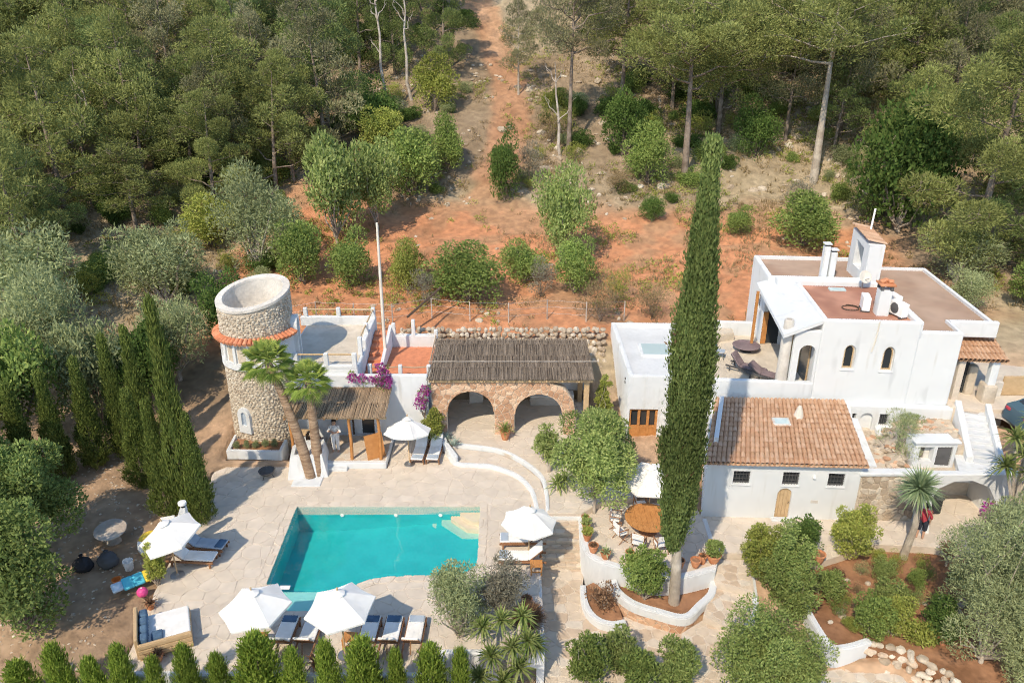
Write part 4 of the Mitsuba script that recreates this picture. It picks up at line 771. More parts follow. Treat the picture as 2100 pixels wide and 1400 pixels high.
for x0, x1, z0, z1 in ((1.18, 1.89, 1.73, 2.36), (3.26, 3.96, 1.71, 2.36), (5.16, 5.86, 1.70, 2.34)):
    w = part(ct, 'window', K(mbox(x0 - .02, x1 + .02, 0.2, 0.23, z0 - .02, z1 + .02)), 'window_dark')
    part(w, 'frame', K(front(sbox(x0, z0, x1, z1).difference(sbox(x0 + .05, z0 + .05, x1 - .05, z1 - .05)), 0.1, 0.18)), 'dark_grey')
    for q in range(1, 5): part(w, 'bar', K(mbox(x0 + (x1 - x0) * q / 5 - .01, x0 + (x1 - x0) * q / 5 + .01, 0.06, 0.08, z0, z1)), 'dark_grey')
    for q in (1, 2): part(w, 'bar', K(mbox(x0, x1, 0.082, 0.1, z0 + (z1 - z0) * q / 3 - .01, z0 + (z1 - z0) * q / 3 + .01)), 'dark_grey')
    part(w, 'sill', K(rbox(x0 - .05, x1 + .05, -.06, .1, z0 - .07, z0 - .004, .02)), 'plaster', smooth=40)
dp = archpoly(3.14, 3.76, 0.0, 1.55)
d = part(ct, 'door', K(front(dp, 0.14, 0.19)), 'pale_wood', label='rounded wooden door')
for q in range(4): part(d, 'plank', K(front(sbox(3.15 + .152 * q, 0.02, 3.29 + .152 * q, 1.5).intersection(dp.buffer(-.02)), 0.10, 0.142)), 'pale_wood')
part(d, 'handle', K(tube([(3.68, 0.08, 0.72), (3.68, 0.06, 0.78), (3.68, 0.08, 0.84)], 0.015, 5)), 'black')
part(ct, 'door_step', K(rbox(3.0, 3.9, -0.28, 0.02, -0.1, 0.09, 0.03)), 'plaster_cap', smooth=40)
part(ct, 'wall_lamp', K(lathe([(0.0, 0.16), (0.05, 0.14), (0.07, 0.0), (0, 0)], 10, (4.55, -0.09, 2.15))), 'white_paint', smooth=40)
part(ct, 'vent_grille', K(bx(4.6, 4.9, -0.02, 0.0, 0.85, 0.98)), 'concrete')
roofk = part(ct, 'roof', K(Manifold.hull_points([(-.12, -.24, 2.80), (6.6, -.24, 2.80), (1.0, 4.0, 3.62), (6.95, 4.0, 3.62), (-.12, -.24, 2.86), (6.6, -.24, 2.86), (1.0, 4.0, 3.68), (6.95, 4.0, 3.68)])), 'mortar', label='roof of orange barrel tiles in straight columns')
rg = np.random.default_rng(41)
NC, NR = 33, 13
def rpt(s, r, h=0.0):   # s 0..1 across, r 0..1 up the slope
    x = (-.10 + 6.68 * s) * (1 - r) + (1.02 + 5.92 * s) * r; return np.array([x, -.28 + 4.26 * r, 2.87 + 0.81 * r + h])
rest, ruv = [], []
for r in range(NR):
    for c in range(NC):
        s = (c + .5) / NC; a, b = rpt(s, r / NR - 0.012, 0.055), rpt(s, (r + 1) / NR + 0.02, 0.03)
        a[0] += rg.uniform(-.012, .012); a[2] += rg.uniform(-.006, .012)
        v, f = tube([a, b], [0.105, 0.084], 8, False); uv = np.tile([rg.random(), .5], (len(v), 1)); m = K((v, f))
        if r * NC + c < 300: part(roofk, 'roof_tile', m, 'roof_tile', smooth=50, uv=uv)
        else: rest.append(m); ruv.append(uv)
m = vf(rest)
part(roofk, 'roof_tile_field', m, 'roof_tile', smooth=True, uv=np.vstack(ruv), kind='stuff')
for c in range(NC + 1):   # under tiles, showing as a scalloped eave edge
    a, b = rpt(c / NC, -0.005, 0.0), rpt(c / NC, 0.1, 0.0); v, f = tube([a, b], 0.06, 6); part(ct, 'eave_tile', K((v, f)), 'roof_tile', smooth=50, uv=np.tile([rg.random(), .5], (len(v), 1)))
part(ct, 'vent_cone', K(lathe([(0.24, 0.0), (0.22, 0.1), (0.10, 0.55), (0.05, 0.62), (0, 0.63)], 14, rpt(.62, .72))), 'beige_metal', smooth=40, label='pale metal vent cone on the tiles')
sk = part(ct, 'roof_light', K(move(rot(rbox(-.38, .38, -.26, .26, 0, .14, .03), (1, 0, 0), 11), rpt(.49, .62, 0.02))), 'concrete', smooth=40)
part(sk, 'pane', K(move(rot(bx(-.3, .3, -.18, .18, .141, .15), (1, 0, 0), 11), rpt(.49, .62, 0.02))), 'skylight')
a, b = rpt(.045, .28), rpt(.05, .95); part(ct, 'roof_kerb', K(Manifold.hull_points([tuple(p + np.array(d)) for p in (a, b) for d in ((-.1, 0, -.05), (.1, 0, -.05), (-.1, 0, .34), (.1, 0, .34))])), 'plaster')
part(ct, 'side_buttress', K(Manifold.hull_points([(6.75, .6, 1.6), (7.5, .7, 1.6), (7.15, 3.6, 1.9), (7.75, 3.6, 1.9), (6.75, .6, 2.45), (7.42, .7, 2.3), (7.15, 3.6, 3.1), (7.5, 3.6, 3.05)])), 'plaster')
# ---------------------------------------------------------------- the flat annex behind the cypress
A = Fr(5.8, 34.7, 0, -2)
an = thing('flat_annex', 'white flat roofed annex with a roof window and an orange wooden glazed door', 'house')
aw = prism(Polygon([(0, 0), (3.6, 0), (3.6, 7.1), (-.32, 7.1)]), -.4, 3.45) + (soft_prism(Polygon([(0, 0), (3.6, 0), (3.6, 7.1), (-.32, 7.1)]), 3.4, 3.72, .06) - prism(Polygon([(.2, .2), (3.6, .2), (3.6, 6.9), (-.1, 6.9)]), 3.46, 4)) - mbox(.12, 1.55, -.3, .3, 0.18, 1.86)
part(an, 'wall', A(aw), 'plaster', smooth=30)
part(an, 'roof', A(prism(Polygon([(.19, .19), (3.6, .19), (3.6, 6.92), (-.11, 6.92)]), 3.4, 3.472)), 'plaster_cap')
s = part(an, 'roof_window', A(rbox(.95, 2.5, 2.75, 4.35, 3.4, 3.62, .04)), 'plaster', smooth=40); part(s, 'pane', A(bx(1.05, 2.4, 2.85, 4.25, 3.621, 3.63)), 'skylight')
d = part(an, 'glazed_door', A(bx(.1, 1.57, .26, .29, .16, 1.88)), 'window_dark')
for x in (.16, .62, 1.08, 1.5): part(d, 'post', A(bx(x - .06, x + .06, .10, .25, .18, 1.86)), 'orange_wood')
for z in (.24, .78, 1.8): part(d, 'rail', A(bx(.12, 1.55, .12, .24, z - .06, z + .06)), 'orange_wood')
part(d, 'panel', A(bx(.16, 1.5, .14, .20, .3, .72)), 'orange_wood')
for z in (3.1, 2.9): part(an, 'wall_light', A(rbox(-.09, -.01, 1.0, 1.12, z - .1, z, .01)), 'dark_grey', smooth=40)
struct('side_passage', prism(Polygon([(4.1, 35.2), (5.75, 34.8), (5.6, 41.5), (4.2, 41.2)]), -.5, .33), 'joint')
# ---------------------------------------------------------------- furniture and people
def parasol(x, y, z, r, h, n, label, tilt=(0, 0), rz=0, group=None, base=True, drop=0.62):
    t = thing('parasol', label, 'parasol', group); f = Fr(x, y, z, rz)
    tl = lambda m: f(rot(rot(m, (1, 0, 0), tilt[0], (0, 0, h - .5)), (0, 1, 0), tilt[1], (0, 0, h - .5)))
    vs, fs = [(0, 0, h)], []; K_, S_ = 6, 5
    for i in range(n * S_):
        a = 2 * PI * i / (n * S_); u = (i % S_) / S_; sag = math.sin(PI * u)
        rr = r * (math.cos(PI / n) / math.cos((u - .5) * 2 * PI / n)) * (1 - 0.035 * sag)
        for k in range(1, K_ + 1):
            q = k / K_; vs.append((math.cos(a) * rr * q, math.sin(a) * rr * q, h - drop * (0.8 * q + 0.2 * q * q) - 0.035 * sag * q))
    m = n * S_
    for i in range(m):
        j = (i + 1) % m; fs.append((0, 1 + i * K_, 1 + j * K_))
        for k in range(K_ - 1):
            a, b = 1 + i * K_ + k, 1 + j * K_ + k; fs += [(a, a + 1, b + 1), (a, b + 1, b)]
    part(t, 'canopy', tl((np.array(vs), np.array(fs))), 'cloth', smooth=20)
    rim = []
    for i in range(m):   # valance: a short hanging hem
        j = (i + 1) % m; a, b = np.array(vs[(i + 1) * K_]), np.array(vs[(j + 1) * K_ if j else K_]); rim.append((np.array([a, b, b - [0, 0, .07], a - [0, 0, .07]]), np.array([[0, 1, 2], [0, 2, 3]])))
    part(t, 'hem', tl(rim), 'cloth')
    vt = lathe([(0.0, h + .10), (.10, h + .05), (.24, h - .04)], n * 2); part(t, 'vent_cap', tl(vt), 'cloth')
    part(t, 'finial', tl(lathe([(0, h + .22), (.035, h + .19), (.03, h + .10), (0, h + .08)], 8)), 'pale_wood', smooth=50)
    for i in range(n):
        a = 2 * PI * i / n; part(t, 'rib', tl(tube([(0, 0, h - .06), (math.cos(a) * r * .98, math.sin(a) * r * .98, h - drop - .035)], .014, 5)), 'pale_wood')
    part(t, 'pole', f(tube([(0, 0, 0.05), (0, 0, h - .5)], .028, 8)), 'pale_wood', smooth=50); part(t, 'upper_pole', tl(tube([(0, 0, h - .52), (0, 0, h)], .026, 8)), 'pale_wood', smooth=50)
    if base: part(t, 'base', f(lathe([(0, .12), (.07, .12), (.09, .07), (.26, .05), (.28, 0)], 18)), 'metal', smooth=40)
    return t
parasol(-13.1, 24.45, 0, 1.2, 2.55, 6, 'white parasol tilted left over the two loungers at the left edge of the deck', (4, -15), 12)
parasol(-8.55, 20.35, 0, 1.2, 2.75, 6, 'white parasol at the near edge of the deck, left of the pair', (0, -4), 8)
parasol(-5.72, 20.35, 0, 1.2, 2.75, 6, 'white parasol at the near edge of the deck, right of the pair', (0, -3), 22)
parasol(.68, 25.6, 0, 1.12, 2.3, 8, 'white parasol over the two teak loungers at the right edge of the pool', (0, 3), 10)
parasol(-4.98, 32.5, 0, 1.15, 2.5, 8, 'white parasol with an open tilted panel in front of the veranda', (-10, 4), 20)
parasol(5.95, 28.3, 0, 1.35, 2.55, 8, 'white parasol partly hidden by the tall cypress on the dining terrace', (0, -6), 10)
def lounger(x, y, z, rz, label, wood='teak', cloth='mattress', towel='grey_blue', back=38, low=False):
    "feet towards +x, head at -x"
    t = thing('sun_lounger', label, 'sun lounger', None); f = Fr(x, y, z, rz); H0 = .30; b = math.radians(back)
    for s in (-1, 1): part(t, 'side_rail', f(rbox(-.95, .97, s * .31 - .025, s * .31 + .025, H0 - .09, H0, .012, 8)), wood, smooth=40)
    for k in range(9): part(t, 'slat', f(bx(-.2 + .13 * k, -.11 + .13 * k, -.29, .29, H0 - .02, H0)), wood)
    for sx in (-.72, .82):
        for s in (-1, 1): part(t, 'leg', f(rbox(sx - .035, sx + .035, s * .31 - .03, s * .31 + .03, 0, H0 - .09, .01, 8)), wood, smooth=40)
    hinge = (-.25, 0, H0)
    part(t, 'back_frame', f(rot(bx(-1.0, -.25, -.29, .29, H0 - .03, H0), (0, 1, 0), back, hinge)), wood)
    part(t, 'back_prop', f(tube([(-.78, 0, H0 - .06), (-.25 - .55 * math.cos(b), 0, H0 + .55 * math.sin(b) - .04)], .02, 5)), wood)
    part(t, 'seat_mattress', f(rbox(-.24, .95, -.29, .29, H0 + .002, H0 + .09, .04)), cloth, smooth=40)
    part(t, 'back_mattress', f(rot(rbox(-1.0, -.24, -.29, .29, H0 + .002, H0 + .09, .04), (0, 1, 0), back, (-.25, 0, H0 + .05))), cloth, smooth=40)
    if towel: part(t, 'towel', f(rbox(.60, .92, -.26, .26, H0 + .088, H0 + .12, .015)), towel, smooth=40)
    return t
lounger(-12.6, 26.0, .02, -8, 'lounger with grey mattress and navy towel, the farther of two under the left parasol', cloth='grey_blue', towel='navy', back=42)
lounger(-12.75, 25.2, .02, -4, 'lounger with pale mattress and raised back, the nearer of two under the left parasol', back=42, towel=None)
for k, (x, lb, tw_) in enumerate(((-7.95, 'left lounger of the two between the two near parasols, navy towel at its foot', 'navy'), (-7.1, 'right lounger of the two between the two near parasols, navy towel at its foot', 'navy'),
        (-5.02, 'left lounger of the row of three at the near edge, navy towel', 'navy'), (-4.22, 'middle lounger of the row of three at the near edge, navy towel', 'navy'), (-3.42, 'right lounger of the row of three at the near edge, pale towel', 'grey_blue'))):
    lounger(x, 20.9, .02, 88, lb, towel=tw_, cloth='mattress', back=50)
lounger(-4.55, 33.3, .02, -94, 'left lounger of the white pair in front of the low stone wall beside the veranda', back=30)
lounger(-3.80, 33.3, .02, -94, 'right lounger of the white pair in front of the low stone wall beside the veranda', back=30)
lounger(.45, 26.35, .02, 181, 'farther white lounger with grey towel under the right parasol', back=45)
lounger(.42, 25.2, .02, 179, 'nearer white lounger with grey towel right of the pool', back=45)
hz = H.pt(-2.6, 2.3, 3.755); lounger(hz[0], hz[1], hz[2], -38, 'mauve lounger on the house terrace, nearer the round mat', 'dark_grey', 'mauve', None, 50)
hz = H.pt(-1.75, 1.5, 3.755); lounger(hz[0], hz[1], hz[2], -38, 'mauve lounger on the house terrace, nearer the white parapet', 'dark_grey', 'mauve', None, 30)
t = thing('round_table', 'low round dark table on the house terrace', 'table'); p = H.pt(-2.1, 5.0, 3.755)
part(t, 'top', lathe([(0, .34), (.70, .34), (.72, .32), (.70, .29), (0, .29)], 28, p), 'mauve', smooth=30); part(t, 'foot', lathe([(.08, .29), (.08, .05), (.3, .02), (.3, 0)], 14, p), 'dark_grey', smooth=30)
t = thing('folding_chair', 'small chair with a blue patterned back by the terrace bench', 'chair'); f = Fr(*H.pt(-3.6, 3.9, 3.755), 70)
part(t, 'seat', f(rbox(-.22, .22, -.2, .2, .4, .44, .015)), 'grey_blue', smooth=40); part(t, 'backrest', f(rot(rbox(-.22, .22, .18, .21, .42, .9, .012), (1, 0, 0), -12, (0, .2, .42))), 'navy', smooth=40)
for sx in (-.2, .2):
    for sy in (-.18, .18): part(t, 'leg', f(tube([(sx, sy, 0), (sx, sy * .9, .41)], .015, 5)), 'dark_grey')
# daybed
t = thing('daybed', 'square wooden daybed with white mattress and navy cushions along its back', 'daybed'); f = Fr(-12.2, 21.2, .02, 24)
part(t, 'base', f(rbox(-.85, .85, -.85, .85, .12, .32, .03)), 'pale_wood', smooth=40); part(t, 'mattress', f(rbox(-.72, .83, -.80, .82, .32, .48, .06)), 'mattress', smooth=40)
part(t, 'back_board', f(rbox(-.92, -.80, -.88, .88, .1, .95, .03)), 'pale_wood', smooth=40); part(t, 'side_board', f(rbox(-.85, .86, -.93, -.84, .1, .72, .03)), 'pale_wood', smooth=40)
for k in range(3): part(t, 'side_slat', f(rbox(-.85, .86, -.96, -.93, .16 + .19 * k, .30 + .19 * k, .01)), 'pale_wood', smooth=40)
for k in range(4): part(t, 'cushion', f(rot(rbox(-.78, -.50, -.8 + .41 * k, -.42 + .41 * k, .47, .84, .08), (0, 1, 0), 0)), 'navy', smooth=40)
part(t, 'loose_cushion', f(rbox(-.42, -.05, -.62, -.2, .48, .6, .05)), 'navy', smooth=40)
for sx in (-.8, .8):
    for sy in (-.8, .8): part(t, 'leg', f(bx(sx - .05, sx + .05, sy - .05, sy + .05, 0, .13)), 'pale_wood')
def stool(x, y, z, rz, label):
    t = thing('side_table', label, 'side table'); f = Fr(x, y, z, rz)
    for k in range(4): part(t, 'top_board', f(bx(-.24 + .122 * k, -.125 + .122 * k, -.22, .22, .42, .45)), 'orange_wood')
    for sx in (-.2, .2):
        for sy in (-.18, .18): part(t, 'leg', f(bx(sx - .025, sx + .025, sy - .025, sy + .025, 0, .42)), 'orange_wood')
    for sy in (-.18, .18): part(t, 'rail', f(bx(-.18, .18, sy - .015, sy + .015, .15, .19)), 'orange_wood')
stool(-8.72, 20.75, .02, 5, 'small wooden side table left of the two near loungers'); stool(-5.62, 20.75, .02, -5, 'small wooden side table between the two near parasols and the row of three')
stool(.95, 24.6, .02, 0, 'small wooden side table at the right edge of the deck by the teak loungers')
t = thing('fire_bowl', 'dark round metal fire bowl on the deck left of the palm planter', 'bowl'); c = (-11.55, 31.35, .02)
part(t, 'bowl', lathe([(.0, .14), (.2, .16), (.34, .27), (.40, .38), (.37, .38), (.30, .28), (.15, .2), (0, .19)], 20, c), 'dark_grey', smooth=40)
for a in range(3): part(t, 'leg', tube([(c[0] + .3 * math.cos(a * 2.1), c[1] + .3 * math.sin(a * 2.1), .02), (c[0] + .2 * math.cos(a * 2.1), c[1] + .2 * math.sin(a * 2.1), .22)], .02, 5), 'dark_grey')
# dining group
t = thing('dining_table', 'round wooden dining table under the parasol behind the cypress trunk', 'table'); c = np.array([5.75, 27.2, .02])
for k in range(9):
    g = sbox(-1.0 + .222 * k, -1.1, -.785 + .222 * k, 1.1).intersection(Point(0, 0).buffer(1.0)); part(t, 'top_plank', move(prism(g, .70, .745), c), 'orange_wood')
part(t, 'pedestal', lathe([(.12, .70), (.10, .3), (.36, .05), (.38, 0)], 14, c), 'teak', smooth=40)
def chair(x, y, rz, label):
    t = thing('director_chair', label, 'chair', 'chairs around the dining table'); f = Fr(x, y, .02, rz)
    part(t, 'seat', f(rbox(-.25, .25, -.22, .22, .43, .46, .01)), 'mattress', smooth=40); part(t, 'backrest', f(rbox(-.25, .25, .2, .23, .68, .92, .01)), 'mattress', smooth=40)
    for sx in (-.26, .26):
        part(t, 'leg', f(tube([(sx, -.22, 0), (sx, .22, .44)], .018, 5)), 'teak'); part(t, 'leg', f(tube([(sx, .22, 0), (sx, -.22, .44)], .018, 5)), 'teak')
        part(t, 'back_post', f(tube([(sx, .21, .43), (sx, .22, .94)], .018, 5)), 'teak'); part(t, 'arm', f(rbox(sx - .03, sx + .03, -.24, .24, .64, .665, .01)), 'teak', smooth=40); part(t, 'arm_post', f(tube([(sx, -.2, .44), (sx, -.2, .64)], .015, 5)), 'teak')
for k, a in enumerate((205, 245, 283, 320, 20, 95, 165)):
    r = 1.38; chair(5.75 + r * math.cos(math.radians(a)), 27.2 + r * math.sin(math.radians(a)), a - 90, 'folding canvas chair drawn up to the round dining table')
def pot(x, y, z, r, h, label, plant=None, cat='flower pot'):
    t = thing('flower_pot', label, cat); c = (x, y, z)
    part(t, 'body', lathe([(0, 0), (.62 * r, 0), (.85 * r, .4 * h), (r, .86 * h), (1.1 * r, .88 * h), (1.1 * r, h), (.94 * r, h), (.9 * r, .8 * h), (0, .8 * h)], 18, c), 'terracotta', smooth=35)
    part(t, 'soil', lathe([(0, .84 * h), (.92 * r, .82 * h)], 14, c), 'bed_soil')
    if plant: plant(t, x, y, z + .8 * h)
    return t
# the palm planter, flagpole, fence, odd things on the left
t = thing('palm_planter', 'tapered white square planter at the foot of the two palms', 'planter')
pf = Fr(-9.75, 32.15, 0, 8)
part(t, 'box', pf(Manifold.hull_points([(x * s, y * s, z) for (s, z) in ((.95, -.1), (.72, 1.15)) for x in (-1, 1) for y in (-1, 1)]) - mbox(-.55, .55, -.55, .55, .9, 1.3)), 'plaster'); part(t, 'foot', rbox(-10.25, -8.9, 30.55, 31.6, -.1, .07, .03), 'plaster', smooth=40)
solo('flagpole', tube([(-6.8, 38.2, 2.5), (-6.79, 38.2, 6), (-6.76, 38.2, 10.5)], [.10, .085, .06], 8), 'pole_paint', 'tall bare pale pole standing between the two roof terraces', 'pole', smooth=50)
t = thing('wire_fence', 'thin wire fence on posts along the edge of the red field', 'fence')
fx = np.arange(-14, 9, 2.3); fp = [(x, 43.3 + .25 * math.sin(x), 0) for x in fx]; fp = [(x, y, gz(x, y)) for x, y, _ in fp]
for (x, y, z) in fp: part(t, 'post', tube([(x, y, z - .2), (x, y, z + 1.25)], .035, 5), 'dead_wood')
for h in (.4, .8, 1.2): part(t, 'wire', tube([(x, y, z + h) for x, y, z in fp], .008, 4), 'metal')
solo('timber_beam', tube([(-6.0, 41.6, 4.1), (-4.2, 43.6, 5.2)], .07, 6), 'dark_wood', 'dark slanting timber beam leaning behind the white roof wall', 'beam', smooth=50)
t = thing('stone_pillar', 'small white stepped pillar with a capped lamp beside the left cypresses', 'pillar'); f = Fr(-13.35, 26.2, 0, 10)
part(t, 'shaft', f(rbox(-.2, .2, -.2, .2, -.1, 1.5, .04)), 'plaster', smooth=40); part(t, 'shoulder', f(Manifold.hull_points([(-.2, -.2, 1.48), (.2, -.2, 1.48), (-.2, .2, 1.48), (.2, .2, 1.48), (.0, -.15, 1.95), (.2, -.15, 1.95), (.0, .15, 1.95), (.2, .15, 1.95)])), 'plaster')
part(t, 'lamp_neck', f(lathe([(.07, 1.93), (.06, 2.1)], 8, (.1, 0, 0))), 'black'); part(t, 'lamp_cap', f(lathe([(.17, 2.1), (.16, 2.2), (0, 2.24)], 12, (.1, 0, 0))), 'white_paint', smooth=40)
t = thing('spool_table', 'round weathered table in the shade of the left trees', 'table'); c = np.array([-16.6, 26.6, gz(-16.6, 26.6)])
part(t, 'top', move(rot(lathe([(0, .72), (.62, .72), (.64, .69), (.62, .66), (0, .66)], 22), (1, .2, 0), 8), c), 'dead_wood', smooth=35); part(t, 'stem', lathe([(.13, .66), (.1, .3), (.3, .03), (.3, -.05)], 12, c), 'dead_wood', smooth=40)
def bag(x, y, s, label, m, seed):
    z = gz(x, y); P = trimesh.creation.icosphere(subdivisions=3); v = np.array(P.vertices); n = meshkit.fbm(v * 1.6 + seed, 3, seed); v = v * (0.75 + .5 * n)[:, None] * np.array(s); v[:, 2] = np.maximum(v[:, 2], -s[2] * .7)
    k = thing('rubbish_bag', label, 'bag'); part(k, 'sack', (v + [x, y, z + s[2] * .65], P.faces), m, smooth=True); part(k, 'tied_neck', lathe([(.10, 0), (.03, .08), (.09, .2), (0, .16)], 10, (x, y, z + s[2] * 1.42)), m, smooth=True)
bag(-17.0, 24.9, (.38, .33, .36), 'black rubbish bag, left one of two on the soil left of the deck', 'black', 1); bag(-16.1, 25.1, (.40, .35, .38), 'black rubbish bag, right one of two on the soil left of the deck', 'dark_grey', 2)
t = thing('white_bucket', 'small white bucket on the soil beside the black bags', 'bucket'); c = (-15.2, 24.9, gz(-15.2, 24.9)); part(t, 'body', lathe([(0, 0), (.16, 0), (.2, .42), (.18, .42), (.14, .06), (0, .06)], 14, c), 'white_paint', smooth=35)
a = np.linspace(0, PI, 9); part(t, 'handle', tube(np.c_[c[0] + .2 * np.cos(a), c[1] + .12 * np.sin(a) * 0, c[2] + .42 + .14 * np.sin(a)], .01, 4), 'metal')
t = thing('orange_bucket', 'small orange bucket on the soil in front of the white bucket', 'bucket'); c = (-15.25, 24.0, gz(-15.25, 24.0)); part(t, 'body', lathe([(0, 0), (.13, 0), (.17, .3), (.15, .3), (.12, .04), (0, .04)], 14, c), 'orange_plastic', smooth=35); part(t, 'rim', lathe([(.175, .27), (.19, .3), (.165, .31)], 14, c), 'orange_plastic', smooth=35)
def torus(c, R, r, tilt, m, name, label, cat, axis=(1, 0, 0), second=None):
    a = np.linspace(0, 2 * PI, 25); t = thing(name, label, cat)
    for q, mm in enumerate([m, second or m]):
        s = a[:13] if q == 0 else a[12:]; part(t, 'ring_half', move(rot(tube(np.c_[R * np.cos(s), R * np.sin(s), s * 0], r, 10), axis, tilt), c), mm, smooth=50)
torus((-14.65, 25.9, .38), .40, .15, 55, 'yellow', 'swim_ring', 'yellow and white inflatable ring behind the left parasol', 'swim ring', (1, .6, 0), 'white_paint')
t = thing('inflatable_board', 'inflatable board with blue, pale and yellow sections lying left of the deck', 'inflatable toy'); f = Fr(-14.35, 23.9, .22, 38)
for k, mm in enumerate(('pale_blue', 'aqua', 'aqua', 'yellow', 'yellow')): part(t, 'section', f(rot(rbox(-.95 + .38 * k, -.55 + .38 * k, -.3 + (.08 if k in (0, 4) else 0), .3 - (.08 if k in (0, 4) else 0), 0, .16, .07), (1, 0, 0), 10)), mm, smooth=50)
t = thing('beach_ball', 'small pink ball at the end of the inflatable board', 'ball'); S = trimesh.creation.uv_sphere(.2, count=[12, 18])
part(t, 'shell', move(S, (-13.95, 23.3, .18)), 'pink', smooth=True); part(t, 'valve_cap', move(lathe([(0, .215), (.03, .205), (.035, .19)], 10), (-13.95, 23.3, .18)), 'white_paint')
t = thing('storage_box', 'pale blue box with a white lid in front of the left cypresses', 'box'); f = Fr(-14.35, 26.9, 0, 20); part(t, 'body', f(rbox(-.26, .26, -.22, .22, -.1, .75, .04)), 'pale_blue', smooth=40); part(t, 'lid', f(rbox(-.29, .29, -.25, .25, .75, .86, .03)), 'white_paint', smooth=40)
# terrace pots are added with the plants; the parked car
t = thing('parked_car', 'dark blue car parked on the driveway at the right edge', 'car'); f = Fr(24.45, 30.5, 3.16, 4)
prof = Polygon([(-2.1, .25), (2.1, .25), (2.12, .62), (1.95, .82), (1.1, .92), (.5, 1.38), (-.9, 1.42), (-1.75, 1.0), (-2.1, .9)]).buffer(.06)
body = front(prof, -.82, .82); side = Manifold.batch_hull([Manifold.cube((5, 1.76, .1), True).translate((0, 0, .45)), Manifold.cube((5, 1.2, .1), True).translate((0, 0, 1.45))]) + Manifold.cube((5, 1.76, .6), True).translate((0, 0, .3))
shell = (body ^ side)
for x in (-1.3, 1.3):
    for y in (-.9, .9): shell = shell - Manifold.cylinder(.4, .37, .37, 24).rotate((90, 0, 0)).translate((x, y + .2, .33))
part(t, 'body', f(shell), 'car_paint', smooth=35)
for nm, pg in (('windscreen', Polygon([(.98, .95), (.46, 1.34), (.40, 1.34), (.9, .95)])), ('rear_window', Polygon([(-1.66, 1.02), (-.98, 1.36), (-.9, 1.36), (-1.55, 1.02)]))): part(t, nm, f(move(front(pg.buffer(.02), -.62, .62), (.06 if nm == 'windscreen' else -.05, 0, .05))), 'window_dark')
for s in (-1, 1): part(t, 'side_window', f(move(rot(front(Polygon([(-1.3, 1.0), (.75, .98), (.38, 1.3), (-.85, 1.32)]), -.02, .02), (1, 0, 0), s * 14, (0, 0, 1.0)), (0, s * .80, 0))), 'window_dark')
for x in (-1.3, 1.3):
    for y in (-.78, .78):
        w = part(t, 'wheel', f(move(rot(lathe([(.2, -.1), (.31, -.1), (.33, 0), (.31, .1), (.2, .1)], 20), (1, 0, 0), 90), (x, y, .33))), 'tyre', smooth=35); part(w, 'rim', f(move(rot(lathe([(0, -.08), (.2, -.09), (.2, .09), (0, .08)], 14), (1, 0, 0), 90), (x, y, .33))), 'metal', smooth=35)
for y in (-.6, .6): part(t, 'headlight', f(rbox(2.02, 2.2, y - .18, y + .18, .6, .76, .04)), 'white_paint', smooth=40); part(t, 'tail_light', f(rbox(-2.2, -2.04, y - .15, y + .15, .7, .85, .03)), 'red_cloth', smooth=40)
solo('wooden_gate', rbox(23.3, 25.3, 33.2, 33.3, 3.4, 4.4, .03), 'pale_wood', 'tan boarded gate at the far side of the driveway', 'gate', smooth=40)
solo('gate_wall', rbox(22.3, 23.28, 33.1, 33.4, 3.3, 4.15, .05), 'concrete', 'short pale wall beside the tan gate', 'wall', smooth=40)
